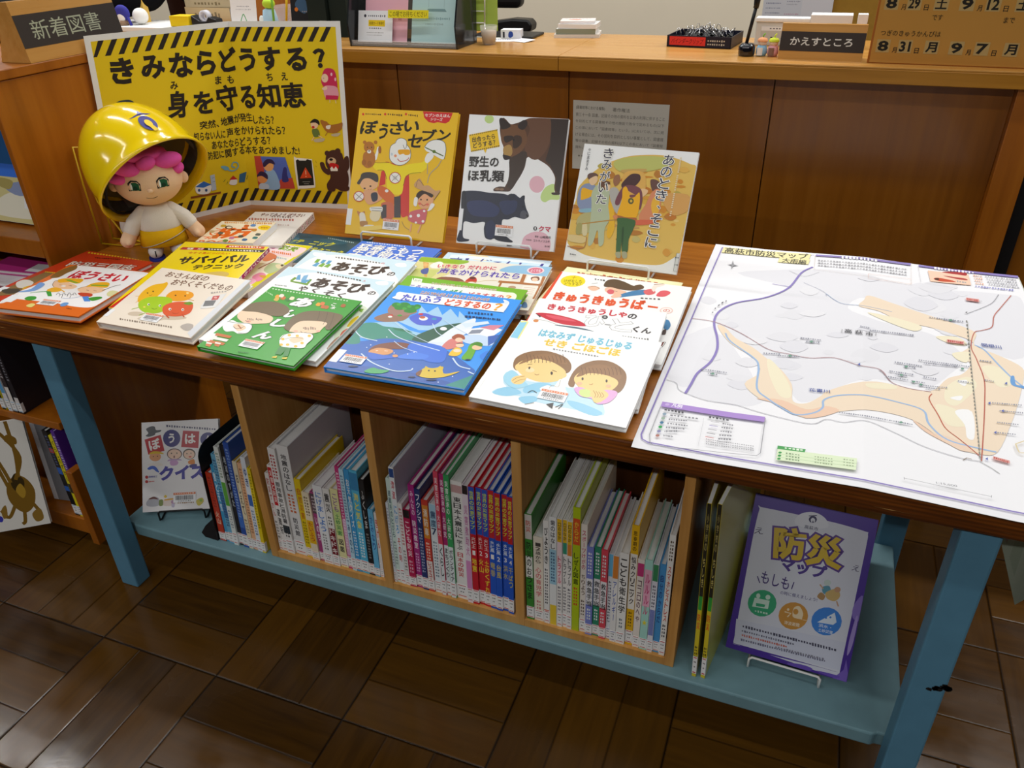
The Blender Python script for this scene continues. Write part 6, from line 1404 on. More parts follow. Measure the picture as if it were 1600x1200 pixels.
C3 = 'books in the right bay of the bookcase'
def q_t(c): return [('口のなか', .97, .82, '#3a3a2a', .6), ('トラブル', .68, .42, '#c8405a' if c else '#5a5a62', .66), ('~', .4, .16, '#5a5a66')]
def aid_t(): return [('~', .95, .7, '#f0f0f4', .6), ('救急手当', .64, .34, '#16161a', .8), ('~', .32, .18, '#e8f0f0', .6)]
bay([
 (-0.3346, .0132, .233, '#3c8a34', 'green and grey book first at the left end of the right bay', dict(bands=[(.78, 1, '#cfcac4'), (.42, .62, '#e4e6e0')], texts=[('防災', .95, .84, '#c0503a', .66), ('防災のおうさま', .76, .2, '#1c2a1c', .66)])),
 (-0.3210, .0160, .189, '#e9e0cf', 'cream book about growing minds in the right bay', dict(texts=[('12歳から', .94, .7, '#4a4440', .55), ('心の育児学', .66, .3, '#d06a72', .6), ('~', .26, .14, '#c87a7a', .5)])),
 (-0.3033, .0084, .227, '#eae9e6', 'white slim book with a black title in the right bay', dict(texts=[('びょうき', .95, .6, '#2a2a2e', .6), ('~', .56, .2, '#55555a')], bands=[(.06, .14, '#d8602a')])),
 (-0.2930, .0115, .238, '#e6e8e8', 'white and pale blue book with a navy ball mark in the right bay', dict(bands=[(.4, .72, '#9ecbe0'), (.0, .2, '#e8c838')], texts=[('歯のはなし', .98, .72, '#3a3a44', .6), ('~', .7, .42, '#4a6a8a')], lab=False)),
 (-0.2800, .0080, .238, '#ece9e6', 'yellow-topped mouth book in pink, first of three in the right bay', dict(bands=[(.8, 1, '#e4b824'), (.42, .8, '#f0d8dc')], texts=q_t(True))),
 (-0.2710, .0072, .237, '#ece9e6', 'yellow-topped mouth book in green, second of three in the right bay', dict(bands=[(.8, 1, '#e4b824'), (.7, .8, '#3a9a7a')], texts=q_t(False))),
 (-0.2630, .0080, .237, '#ece9e6', 'yellow-topped mouth book in orange, third of three in the right bay', dict(bands=[(.8, 1, '#e4b824'), (.7, .8, '#e08a3a')], texts=q_t(False))),
 (-0.2540, .0114, .267, '#b4c81e', 'tall lime green book standing above its neighbours in the right bay', dict(bands=[(.72, .92, '#d8542a')], texts=[('からだ', .9, .74, '#f0d040', .55), ('しぜん図鑑', .66, .4, '#3a4a10', .66), ('~', .38, .22, '#c8502a', .6)], lab=False)),
 (-0.2410, .0086, .236, '#e6ded4', 'beige slim book with small rose lettering in the right bay', dict(texts=[('スポーツけがの', .95, .6, '#c0506a', .6), ('ちりょう', .56, .36, '#6a5a50', .6), ('~', .32, .16, '#6a5a50')])),
 (-0.2300, .0105, .195, '#7a84cc', 'lavender first-aid series book in the right bay', dict(bands=[(.36, .66, '#e4e4e8')], texts=aid_t())),
 (-0.2180, .0110, .197, '#2f8a6a', 'dark green first-aid series book in the right bay', dict(bands=[(.36, .66, '#e4e4e8')], texts=aid_t())),
 (-0.2062, .0100, .197, '#dc4a5a', 'coral red first-aid series book in the right bay', dict(bands=[(.36, .66, '#e4e4e8')], texts=aid_t())),
 (-0.1948, .0070, .189, '#dfe6ec', 'white slim book with a sky blue top in the right bay', dict(bands=[(.75, 1, '#6ab8e0')], texts=[('~', .7, .2, '#4a4a5a')], mark='#2a2a9a')),
 (-0.1870, .0086, .191, '#e8e6e4', 'white slim book with an orange top in the right bay', dict(bands=[(.75, 1, '#e08a3a')], texts=[('アレルギー', .72, .25, '#3a5ab0', .6)], mark='#2a2a9a')),
 (-0.1770, .0146, .200, '#eeede9', 'broad white hygiene book with a brush-lettered title in the right bay', dict(texts=[('こども衛生学', .95, .35, '#16161a', .74), ('~', .3, .18, '#5a6a7a', .4)])),
 (-0.1612, .0114, .257, '#e6b41a', 'tall yellow book with a white title strip in the right bay', dict(bands=[(.32, .78, '#ece8e0')], texts=[('思春期の', .96, .8, '#4a3410', .5), ('悩みクリニック', .76, .36, '#3a3030', .6), ('~', .3, .16, '#6a4a10', .5)])),
 (-0.1485, .0098, .194, '#ece2d8', 'cream slim book with a plum mark at its top in the right bay', dict(bands=[(.82, .96, '#c83a7a')], texts=[('ココロのへや', .78, .3, '#6a4a5a', .6)])),
 (-0.1370, .0120, .197, '#a8dcd0', 'mint and pink book with a yellow star in the right bay', dict(bands=[(.5, .9, '#ecb0c8')], texts=[('ルルルル', .86, .4, '#c8407a', .6), ('★', .36, .28, '#e8d83a', .7)])),
 (-0.1240, .0084, .193, '#dfe0ea', 'pale violet slim book with a green top in the right bay', dict(bands=[(.82, 1, '#3a8a5a'), (.2, .5, '#7a84c0')], texts=[('~', .78, .52, '#5a5a6a')])),
 (-0.1145, .0098, .193, '#4a96d0', 'blue book next to the last white one in the right bay', dict(texts=[('自分のからだ', .9, .35, '#1e3a7a', .5)])),
 (-0.1035, .0100, .258, '#e9e8e4', 'tall white book leaning at the right end of the right bay', dict(texts=[('~', .96, .8, '#5a4a3a'), ('スマホとストレス', .76, .3, '#c8402a', .55), ('~', .28, .16, '#44444a')])),
], C3, -0.3240, -0.0930, -0.4)
def ball_mark(x, z, label):
    pass
C4 = 'books held by the bookend at the left of the bookcase'
bay([
 (-0.9843, .0165, .171, '#c23a22', 'red-orange book against the black bookend', dict(texts=[('~', .95, .5, '#7a1a10', .5), ('火山', .45, .25, '#f0d8c0', .6)])),
 (-0.9665, .0108, .191, '#3a9ccc', 'sky blue slim book second from the black bookend', dict(texts=[('雲と天気', .92, .4, '#e8f4fa', .6)])),
 (-0.9550, .0130, .221, '#6aaed0', 'light blue book of water pictures third from the black bookend', dict(bands=[(.3, .6, '#3a78b0')], texts=[('~', .95, .2, '#2a4a7a', .7)])),
 (-0.9415, .0125, .241, '#e2e8e4', 'white book with a green band near the black bookend', dict(bands=[(.42, .66, '#5aa83a')], texts=[('~', .95, .7, '#6a8a6a'), ('~', .38, .18, '#6a7a8a')])),
 (-0.9286, .0130, .246, '#17191d', 'black book among the books by the bookend', dict(texts=[('地球のすがた', .9, .4, '#b8c0c8', .5)])),
 (-0.9150, .0140, .255, '#2450a8', 'tallest blue book among the books by the bookend', dict(texts=[('~', .95, .3, '#9ab8e0', .5)], bands=[(.2, .35, '#3a70c8')])),
 (-0.9000, .0120, .215, '#e2d6b8', 'beige book beside the tallest blue one by the bookend', dict(texts=[('おしえて', .88, .4, '#4a4038', .6), ('~', .36, .18, '#6a5a48')], side='#c8a83a')),
 (-0.8875, .0122, .213, '#e8b48a', 'peach-coloured book near the left side of the bookcase', dict(texts=[('~', .95, .2, '#8a5a3a', .5)])),
 (-0.8745, .0125, .231, '#dfe6ee', 'white and blue book near the left side of the bookcase', dict(bands=[(.5, .62, '#3a6ab8')], texts=[('ゆき', .9, .7, '#2a4a8a', .6), ('~', .46, .18, '#4a6a9a')])),
 (-0.8614, .0100, .208, '#e6cc1e', 'yellow book touching the left side of the bookcase', dict(texts=[('~', .95, .3, '#6a5a10', .5)])),
], C4, -0.9560, -0.8480, 3.2, y=0.852, z=SZ)

# black steel bookend
def make_bookend():
    x = -0.9600
    t = empty('bookend', Matrix.Translation((x, 0.846, SZ+.0006)), label='black steel bookend plate left of the shelved books', cat='bookend')
    M = Matrix.Rotation(math.radians(3.2), 4, 'Y')
    def plate(P, th):
        m = MB(); n = len(P)
        vs = [M @ Vector((0, y, z)) for y, z in P]+[M @ Vector((th, y, z)) for y, z in P]
        m.add(vs, [tuple(range(n)), tuple(range(2*n-1, n-1, -1))]+[(i, n+i, n+(i+1) % n, (i+1) % n) for i in range(n)])
        return m
    P = [(0.004, 0.0018), (0.19, 0.0018), (0.19, 0.205)]+[(0.17-0.0+0.02*math.cos(a), 0.205+0.02*math.sin(a)) for a in [k*math.pi/12 for k in range(1, 6)]]+[(0.03-0.026*math.sin(a)*1.0, 0.199+0.026*math.cos(a)) for a in [k*math.pi/12 for k in range(0, 7)]]
    plate(P, 0.0015).build('upright_plate', M_BLACKMETAL, t)
    f = MB(); f.prism([(-0.05, 0.03), (-0.044, 0.012), (-0.03, 0.005), (0.0015, 0.004), (0.0015, 0.19), (-0.05, 0.19)], 0.0, 0.0014)
    f.build('foot_plate', M_BLACKMETAL, t)
make_bookend()

# two thin spiral-bound workbooks leaning on the right end of the bookcase
for k, (x, ln, lab) in enumerate(((-0.0470, -2.0, 'yellow and black thin book leaning on the bookcase, the left of two'), (-0.0335, -2.0, 'yellow thin book with a lime cover leaning outside the bookcase, the right of two'))):
    b = shelved(x, SZ, 0.846+0.002*k, .0062, .345, .26, ln, '#d6c22a', lab, 'thin books leaning on the right end of the bookcase', bands=[(.5, 1, '#26241c'), (.42, .5, '#2f9a3a')], texts=[('小学校の', .95, .75, '#a89a60', .5), ('ちしき', .72, .55, '#c8b86a', .5), ('防災', .4, .3, '#d8402a', .8), ('~', .2, .06, '#3a3418', .7)], lab=True, hard=False, side='#c3c04a' if k else '#b8a838', name='thin_book', yaw=-3-6*k)
    if k:
        f = b.front(((0, 0), (1, 0), (1, 1), (0, 1)))
del k
# ------------------------------------------------------------------ things on and behind the counter
def flat(name, M, w, h, col, label, cat, mat=None, th=0.0003, group=None, draw=None):
    """thin printed sheet or board: local x across, y up, z out"""
    m = MB(); m.box(0, 0, -th, w, h, 0, col)
    a = Art(m, (0, 0, 0), (1, 0, 0), (0, 1, 0), w, h, ((0, 0), (1, 0), (1, 1), (0, 1)))
    if draw: draw(a)
    o = m.build(name, mat or M_MATTE); o.matrix_world = M
    return tag(o, label, cat, group)
def upright(x, y, z, yaw=0, tilt=90):
    return Matrix.Translation((x, y, z)) @ Matrix.Rotation(math.radians(yaw), 4, 'Z') @ Matrix.Rotation(math.radians(tilt), 4, 'X')

# notice pasted on the counter front
def d_notice(a):
    a.t('(図書館等における複製)', .03, .9, .34, .895, .055, '#55544e', .01).t('著作権法', .42, .895, .6, .89, .055, '#6a6860', .01)
    rows = ['第三十一条 図書、記録その他の資料を公衆の利用に供すること', 'を目的とする図書館その他の施設で政令で定めるもの(以下', 'この項において「図書館等」という。)においては、次に掲', 'げる場合には、その営利を目的としない事業として、図書館', '等の図書、記録その他の資料(以下この条において「図書館', '資料」という。)を用いて著作物を複製することができる。']
    for k, r in enumerate(rows): a.t(r, .03, .80-k*.095, .96, .80-k*.095, .052, '#6c6a62', .0)
    a.g(.06, .2, .9, .2, .04, '#8a887e', 24)
flat('notice_sheet', upright(-0.5362, 1.7795, 0.642, 0), 0.22, 0.156, '#cfccc0', 'printed notice sheet pasted on the counter front behind the standing books', 'notice', draw=d_notice)

# date board
def d_date(a):
    K_ = '#2e2a24'
    def tile(x, y, w, h, s, off=.06):
        a.p([x-w/2, y-h/2, x+w/2, y-h/2, x+w/2, y+h/2, x-w/2, y+h/2], '#b39660')
        a.t(s, x-w*.4, y, x+w*.4, y, h*.8, K_, off)
    for yy, set_ in ((.70, (('8', '月'), ('29', '日'), ('土', ''), ('9', '月'), ('12', '日'), ('土', ''))), (.20, (('8', '月'), ('31', '日'), ('月', ''), ('9', '月'), ('7', '日'), ('月', '')))):
        for (s, u), x in zip(set_, (.055, .165, .295, .415, .535, .67)):
            tile(x, yy, .068, .155, s)
            if u: a.t(u, x+.05, yy-.045, x+.072, yy-.045, .065, K_, .02)
    a.t('です', .265, .545, .315, .545, .065, '#4a3a24', .02).t('まで', .60, .53, .65, .53, .065, '#4a3a24', .02)
    a.t('つぎのきゅうかんびは', .03, .355, .325, .355, .07, '#4a3a24', .015)
def make_date_board():
    w, h = 0.36, 0.155
    t = empty('date_board', Matrix.Translation((0.0635, 1.781, CT)) @ Matrix.Rotation(math.radians(-2), 4, 'Z'), label='wooden due-date board with big black numerals standing on the counter', cat='date board')
    M_B = M_COUNTER
    boxes('board', M_SHELF, t, (0, 0, 0, w, 0.02, h), bevel=0.001)
    m = MB(); m.box(0.004, -0.0006, 0.002, w-0.003, 0.0, h-0.003, '#b8853f')
    a = Art(m, (0.004, -0.0006, 0.002), (1, 0, 0), (0, 0, 1), w-0.007, h-0.005, ((0, 0), (1, 0), (1, 1), (0, 1)))
    d_date(a)
    m.build('date_face', M_BOARD, t)
M_BOARD = print_mat('clear_covered_board', 0.08, 0.5)
make_date_board()

# wooden return sign
def make_sign(name, M, w, h, d, text, label, ends=True, thick_txt=.03):
    t = empty(name, M, label=label, cat='sign')
    m = MB(); m.prism([(0, 0), (-0.0, 0), (d, 0), (d*.35, h), (0.3*d*0, h)][0:1]+[(d, 0), (d*.45, h), (d*.2, h)], 0, w)
    # prism is drawn in (depth, height) and extruded along the width
    m.v = [(z, x, y) for x, y, z in m.v]
    m.build('block', M_COUNTER, t)
    P0, P1 = Vector((0, 0, 0)), Vector((0, d*.2, h))
    up = (P1-P0).normalized(); L_ = (P1-P0).length
    f = MB(); n = Vector((1, 0, 0)).cross(up)
    o = P0+up*(L_*.24)+n*0.0004
    f.add([o, o+Vector((w, 0, 0)), o+Vector((w, 0, 0))+up*(L_*.54), o+up*(L_*.54)], [(0, 1, 2, 3)], '#39322e')
    a = Art(f, o, (1, 0, 0), up, w, L_*.54, ((0, 0), (1, 0), (1, 1), (0, 1)))
    n_ = len(text)
    a.t(text, .12, .5, .86 if len(text) > 4 else .80, .5, .42 if len(text) > 4 else .6, '#d3cfc6' if len(text) > 4 else '#a8ac94', thick_txt)
    f.build('name_strip', M_MATTE, t)
    return t
make_sign('return_sign', Matrix.Translation((-0.106, 1.796, CT)) @ Matrix.Rotation(math.radians(-2.5), 4, 'Z'), 0.160, 0.066, 0.05, 'かえすところ', 'wooden return-desk sign with dark strip and pale lettering on the counter')

# pamphlet rack with leaflets
M_SMOKE = base_mat('smoked_acrylic', 0.12, 0.5, '#1c1f22')
M_SMOKE.node_tree.nodes['Principled BSDF'].inputs['Alpha'].default_value = 0.9
def make_rack():
    t = empty('pamphlet_rack', Matrix.Translation((-1.102, 1.775, CT)), label='dark acrylic pamphlet rack on the counter behind the poster', cat='pamphlet rack')
    def side(x):
        m = MB(); m.prism([(0.0, 0.0), (0.115, 0.0), (0.125, 0.15), (0.03, 0.15), (-0.005, 0.05)], 0, 0.004)
        m.v = [(z+x, px, py) for px, py, z in m.v]; m.build('side_panel', M_SMOKE, t, bevel=0.0008)
    side(0.0); side(0.282)
    boxes('front_ledge', M_CLEAR, t, (0.004, 0.002, 0.002, 0.282, 0.006, 0.014))
    boxes('base_tray', M_SMOKE, t, (0.004, 0.006, 0.002, 0.282, 0.11, 0.006))
    m = MB(); m.add([(0.004, 0.05, 0.006), (0.282, 0.05, 0.006), (0.282, 0.085, 0.15), (0.004, 0.085, 0.15)], [(0, 1, 2, 3)]); m.build('back_panel', M_SMOKE, t)
make_rack()
def d_white(a):
    a.e(.2, .83, .035, .05, '#3a3a44').g(.28, .83, .8, .83, .07, '#6a6a72', 9).p([.3, .5, .78, .5, .78, .7, .3, .7], '#e8c81e').t('利用カード再発行', .33, .6, .76, .6, .1, '#4a3a10', .01).g(.32, .44, .7, .44, .05, '#5a5a5a', 6).g(.25, .3, .75, .3, .04, '#9a9a9a', 12).g(.25, .22, .7, .22, .04, '#b0b0b0', 12)
def d_pink(a): a.e(.25, .78, .03, .03, '#4a2a34').g(.32, .78, .95, .78, .05, '#7a5a66', 12).p([.78, .32, .86, .32, .86, .4, .78, .4], '#c88a98')
def d_mint(a): a.e(.22, .8, .03, .03, '#3a4a4a').g(.3, .8, .9, .8, .05, '#6a8a8a', 12).p([.35, .5, .72, .5, .76, .46, .31, .46], '#7a9a9c').l([.36, .52, .36, .68, .7, .68, .7, .52], .8, '#8aaaac').g(.3, .36, .85, .36, .04, '#8aaaac', 14).g(.3, .28, .7, .28, .04, '#9ab4b4', 12)
flat('leaflet', upright(-1.078, 1.806, CT+.008, 0, 74), .115, .15, '#e6b0bc', 'pink leaflet standing in the pamphlet rack behind the white one', 'leaflet', draw=d_pink)
flat('leaflet', upright(-1.0925, 1.797, CT+.008, 0, 74), .094, .07, '#e9ebee', 'small white leaflet in front of the pink one in the pamphlet rack', 'leaflet', draw=d_white)
flat('leaflet', upright(-0.950, 1.803, CT+.008, 0, 74), .118, .15, '#b4d4d4', 'pale mint leaflet at the right of the pamphlet rack', 'leaflet', draw=d_mint)
flat('paper_label', upright(-1.003, 1.796, CT+.062, 2, 74), .105, .018, '#e6d622', 'yellow paper label stuck across the leaflets in the rack', 'label', draw=lambda a: a.t('この場でお待ちください', .04, .5, .96, .5, .7, '#5a4a10', .01))

# white wire rack with a lime paper behind the pamphlet rack
def make_wire_rack():
    t = empty('wire_rack', Matrix.Translation((-0.872, 1.905, CT)), label='white wire grid rack beside the dark pamphlet rack', cat='wire rack')
    m = MB(); r = 0.0016
    m.tube([(0, 0, 0.0), (0, 0, 0.13)], r); m.tube([(0.072, 0, 0.042), (0.076, 0, 0.14)], r)
    m.tube([(0, 0, 0.042), (0.072, 0, 0.042)], r)
    m.build('frame', M_WIRE, t)
    for k in range(1, 3):
        g = MB(); g.tube([(0.024*k, 0, 0.042), (0.0245*k+.001, 0, 0.14)], 0.0009); g.build('upright_wire', M_WIRE, t)
    for z in (0.068, 0.094, 0.12):
        g = MB(); g.tube([(0, 0, z), (0.074, 0, z)], 0.0009); g.build('cross_wire', M_WIRE, t)
    g = MB(); g.tube([(0, 0, 0.0016), (0, 0.06, 0.0016), (0.07, 0.06, 0.0016), (0.07, 0.0, 0.0016), (0.072, 0, 0.042)], r); g.build('base_wire', M_WIRE, t)
make_wire_rack()
flat('lime_paper', upright(-0.862, 1.914, CT+.024, 0, 88), .092, .13, '#b4d05c', 'lime green paper hanging behind the white wire rack', 'paper')

# clear cup, papers, black mat
def make_cup():
    t = empty('plastic_cup', Matrix.Translation((-0.775, 1.868, CT)), label='clear plastic cup beside the pamphlet rack', cat='cup')
    m = MB(); m.lathe([(0.001, 0.002), (0.016, 0.002), (0.021, 0.042), (0.0205, 0.042), (0.0155, 0.003), (0.001, 0.003)], seg=28); m.build('cup_body', M_CLEAR, t)
    m = MB(); m.lathe([(0.0, 0.004), (0.0150, 0.004), (0.0185, 0.030), (0.0, 0.032)], seg=20, col='#b8aa98'); m.build('contents', M_MATTE, t)
make_cup()
o = boxes('desk_mat', M_BLACK, None, (-0.865, 1.965, CT, -0.70, 2.06, CT+.006), bevel=0.003); tag(o, 'black desk mat near the back of the counter', 'desk mat')
for k, (x, y, w_, d_, rz, zz, c, lab) in enumerate(((-0.80, 1.905, .075, .05, 12, 0, '#e6e4e4', 'loose white paper slip lying before the black desk mat'), (-0.745, 1.925, .05, .04, -24, .0006, '#eceaf0', 'crumpled white slip overlapping the paper by the desk mat'))):
    M = Matrix.Translation((x, y, CT+.0006+zz)) @ Matrix.Rotation(math.radians(rz), 4, 'Z') @ Matrix.Rotation(math.radians(3), 4, 'X')
    flat('paper_slip', M, w_, d_, c, lab, 'paper', draw=lambda a: a.g(.2, .5, .8, .5, .2, '#8a8aa8', 8))
def make_small_box():
    m = MB(); m.box(0, 0, 0, .05, .03, .022, '#e8e8ec')
    a = Art(m, (0, 0, 0), (1, 0, 0), (0, 0, 1), .05, .022, ((0, 0), (1, 0), (1, 1), (0, 1))); a.b([.38, .3, .5, .2, .62, .4, .58, .8, .42, .8], '#2f4a9a').p([.1, .2, .2, .2, .2, .8, .1, .8], '#3a3a40')
    o = m.build('small_carton', M_MATTE); o.matrix_world = Matrix.Translation((-.775, 1.945, CT+.0006)) @ Matrix.Rotation(math.radians(8), 4, 'Z')
    tag(o, 'small white carton with a blue mark among the papers', 'carton')
make_small_box()

# stack of books on the counter
z = CT
for k, (w_, d_, t_, c, rz, lab, sp) in enumerate(((.112, .08, .008, '#e2ddd6', 3, 'wide pale magazine at the bottom of the counter book stack', '#d8c8b8'), (.098, .075, .012, '#e4e4e0', 1, 'white book with a grey-green spine second in the counter stack', '#8a9484'), (.095, .07, .010, '#e8e8e8', -2, 'white book third in the counter stack', '#dcdcde'), (.085, .06, .006, '#ece4e2', 4, 'thin white booklet on top of the counter stack', '#e0d0cc'))):
    M = Matrix.Translation((-0.655+.006*k, 2.0, z)) @ Matrix.Rotation(math.radians(6+rz), 4, 'Z') @ Matrix(((0, 1, 0, 0), (-1, 0, 0, d_), (0, 0, 1, 0), (0, 0, 0, 1)))
    b = Book('stacked_book', Matrix.Translation((-0.655+.004*k, 1.998+.004*k, z)) @ Matrix.Rotation(math.radians(8+rz), 4, 'Z'), w_, d_, t_, c, lab, group='books stacked on the counter', spine='L', hard=False, spine_col=sp)
    a = b.front(((0, 0), (1, 0), (1, 1), (0, 1)))
    if k == 3: a.b([.2, .5, .4, .7, .6, .6, .5, .3], '#e0a090')
    a.g(.1, .8, .9, .8, .1, '#b0a8a8', 8)
    # band round the visible front edge
    b.cov.box(0.0, -0.0004, 0, w_, 0.0, t_, sp if k == 1 else c)
    b.done(); z += t_+.0003

# tray of clips
def make_tray():
    t = empty('clip_tray', Matrix.Translation((-0.3585, 1.917, CT)) @ Matrix.Rotation(math.radians(-6), 4, 'Z'), label='dark tray with a red handwritten tape full of metal clips', cat='tray')
    w_, d_, h_, th = .145, .115, .024, .002
    boxes('base', M_NAVY, t, (0, 0, 0, w_, d_, th))
    for nm, bx in (('front_wall', (0, 0, 0, w_, th, h_)), ('rear_wall', (0, d_-th, 0, w_, d_, h_)), ('end_wall', (0, 0, 0, th, d_, h_)), ('end_wall', (w_-th, 0, 0, w_, d_, h_))): boxes(nm, M_NAVY, t, bx)
    m = MB(); m.box(.006, -.0008, .004, .088, 0, .022, '#d8362e')
    a = Art(m, (.006, -.0008, .004), (1, 0, 0), (0, 0, 1), .082, .018, ((0, 0), (1, 0), (1, 1), (0, 1))); a.t('バインダークリップ', .06, .5, .94, .5, .6, '#4a0e0c', .0, None, 0, .2)
    tag(m.build('red_tape', M_MATTE, t), 'red tape with handwriting')
    m = MB(); a = Art(m, (.09, -.0002, .004), (1, 0, 0), (0, 0, 1), .045, .016, ((0, 0), (1, 0), (1, 1), (0, 1))); a.g(.05, .7, .95, .7, .3, '#c8c0b0', 8).g(.05, .25, .95, .25, .3, '#c8c0b0', 8)
    m.build('maker_lettering', M_MATTE, t)
    rng = random.Random(8)
    R = t.matrix_world
    protos = None
    for k in range(34):
        if protos is None:
            root = empty('metal_clip', label='shiny metal clip heaped in the dark tray', cat='clip', group='metal clips in the tray')
            m = MB(); m.tube([(-.006, 0, 0), (-.005, 0, .012), (-.002, 0, .020), (.002, 0, .020), (.005, 0, .012), (.006, 0, 0)], .0007, seg=5); m.build('wire_handle', M_STEEL, root)
            m = MB(); m.prism([(-.007, 0), (.007, 0), (.002, .008), (-.002, .008)], -.007, .007); m.v = [(x, z, -y) for x, y, z in m.v]; m.build('spring_body', M_BLACKMETAL, root)
            protos = root; c = root
        else:
            c = protos.copy(); COL.objects.link(c)
            for ch in protos.children:
                d = ch.copy(); COL.objects.link(d); d.parent = c
        u, v = rng.uniform(.016, w_-.018), rng.uniform(.02, d_-.02)
        hgt = .014+.014*(1-abs(u/w_-.5)*2)*rng.uniform(.4, 1)
        c.matrix_world = R @ Matrix.Translation((u, v, hgt)) @ Matrix.Rotation(rng.uniform(0, 6.28), 4, 'Z') @ Matrix.Rotation(rng.uniform(-.9, .9), 4, 'X')
M_NAVY = speckle(base_mat('dark_navy_plastic', 0.4, 0.4, '#15162a'), 60, 0.08)
make_tray()

# pen in its black pot
def make_pen():
    t = empty('pen_pot', Matrix.Translation((-0.172, 1.823, CT)), label='glossy black pot with a pen standing beside the clip tray', cat='pen pot')
    m = MB(); m.lathe([(0.001, 0), (0.0155, 0), (0.017, 0.004), (0.017, 0.018), (0.013, 0.024), (0.006, 0.025), (0.001, 0.025)], seg=32); m.build('pot', M_GLOSSB, t)
    p = empty('desk_pen', Matrix.Translation((-0.176, 1.825, CT+.022)), label='black pen leaning in the glossy black pot', cat='pen')
    m = MB(); m.tube([(0, 0, -.01), (0.008, 0.003, .045), (0.013, 0.005, .078)], [.0035, .0036, .0036], seg=12); m.build('barrel', M_BLACK, p)
    m = MB(); m.tube([(0.0115, 0.0045, .068), (0.017, 0.007, .103)], [.0055, .005], seg=14); m.build('cap', M_BLACK, p)
    m = MB(); m.box(.010, -.004, .074, .0128, -.0015, .104, mat=Matrix.Rotation(math.radians(-2), 4, 'Y')); m.build('clip', M_BLACK, p)
M_GLOSSB = base_mat('gloss_black', 0.12, 0.5, '#0c0c14', coat=0.5)
make_pen()
# two tiny figures
for k, (x, c1, c2, c3, lab) in enumerate(((-0.1425, '#8fc0e0', '#e8a070', '#7ab83a', 'tiny blue and white figure next to the black pen pot'), (-0.1195, '#e4a8b0', '#c8d83a', '#c8d83a', 'tiny pink figure with a lime hat next to the return sign'))):
    t = empty('tiny_figure', Matrix.Translation((x, 1.829, CT)), label=lab, cat='figurine', group='tiny figures on the counter')
    m = MB(); m.lathe([(0.001, 0), (0.009, 0), (0.0115, 0.006), (0.0105, 0.016), (0.007, 0.022), (0.001, 0.023)], col=c1, seg=24); m.build('figure_body', M_MATTE, t)
    m = MB(); m.ball((0, -0.001, 0.0255), (0.009, 0.0085, 0.007), '#efcfb4'); m.build('face', M_MATTE, t)
    m = MB(); m.lathe([(0.0105, 0.028), (0.0105, 0.030), (0.008, 0.034), (0.001, 0.036)], col=c2, seg=24); m.build('hat', M_MATTE, t)
    m = MB(); m.tube([(0, 0, .034), (.001, 0, .040), (.004, 0, .043)], .0014, col=c3, seg=6); m.build('hat_sprig', M_MATTE, t)
    m = MB(); m.prism([(-.008, -.0118), (.0, -.0122), (.003, -.0112), (-.004, -.0105)], .002, .017, '#eeeae4' if k == 0 else '#8a6a5a'); m.build('sash', M_MATTE, t)

# pale boxes, calendar and cork board behind the sign
def make_device():
    t = empty('card_reader', Matrix.Translation((-0.172, 1.97, CT)), label='pale grey desk device behind the tiny figures', cat='device')
    boxes('housing', M_GREYPL, t, (0, 0, 0, .11, .03, .048), bevel=.002)
    boxes('lid', M_PAPERW, t, (-.002, -.002, .048, .113, .034, .057), bevel=.002)
    m = MB(); m.box(.012, -.0006, .004, .10, 0, .040, '#b9bab4'); a = Art(m, (.012, -.0006, .004), (1, 0, 0), (0, 0, 1), .088, .036, ((0, 0), (1, 0), (1, 1), (0, 1)))
    a.p([0, .75, 1, .75, 1, 1, 0, 1], '#dfe2e4').g(.2, .87, .5, .87, .1, '#6a6a72', 4).p([.25, .3, .3, .3, .3, .4, .25, .4], '#2a2a2a').p([.5, .3, .6, .3, .6, .36, .5, .36], '#2a2a2a')
    m.build('front_label', M_MATTE, t)
make_device()
def d_tissue(a): a.g(.72, .7, .9, .7, .12, '#9a9aa0', 3).l([.2, .35, .8, .35], .6, '#9a9a9e')
o = MB(); o.box(0, 0, 0, .085, .05, .064, '#dededc'); a = Art(o, (0, 0, 0), (1, 0, 0), (0, 0, 1), .085, .064, ((0, 0), (1, 0), (1, 1), (0, 1))); d_tissue(a)
o = o.build('white_carton', M_MATTE); o.location = (-0.059, 1.968, CT); tag(o, 'white carton behind the return sign', 'carton')
o = boxes('memo_block', M_PAPERW, None, (0.036, 1.965, CT, 0.056, 1.99, CT+.067), bevel=.001); tag(o, 'small white memo block left of the date board', 'memo block')
def d_cal(a):
    a.p([0, 0, .56, 0, .56, 1, 0, 1], '#e6e8ee').p([.56, 0, 1, 0, 1, 1, .56, 1], '#efeef2')
    for k in range(9): a.g(.04, .92-k*.1, .26, .92-k*.1, .03, '#a0a4b8', 9, k)
    a.p([.34, .55, .56, .55, .56, 1, .34, 1], '#9cc2e4').g(.34, .46, .54, .46, .03, '#a8a8b8', 8).g(.34, .4, .5, .4, .03, '#b8b8c4', 8).g(.32, .2, .54, .2, .03, '#d8a0b8', 8)
    a.t('4', .60, .70, .645, .70, .13, '#2f4a7a', .05)
    for r in range(5):
        for c in range(4): a.g(.70+c*.075, .92-r*.1, .74+c*.075, .92-r*.1, .05, '#c86a70' if c == 0 else '#6a6a78', 2, r)
flat('wall_calendar', upright(-0.203, 2.46, .885, 0, 90), .18, .12, '#e9eaee', 'wall calendar sheets hanging behind the counter above the pale device', 'calendar', draw=d_cal)
o = boxes('cork_board', M_CORK if 'M_CORK' in globals() else speckle(base_mat('cork', .85, .1, '#b58a3a'), 60, .15), None, (-.03, 2.475, .70, .25, 2.49, 1.15)); tag(o, 'tan pin board standing behind the calendar', 'pin board')
for nm, bx in ():
    pass

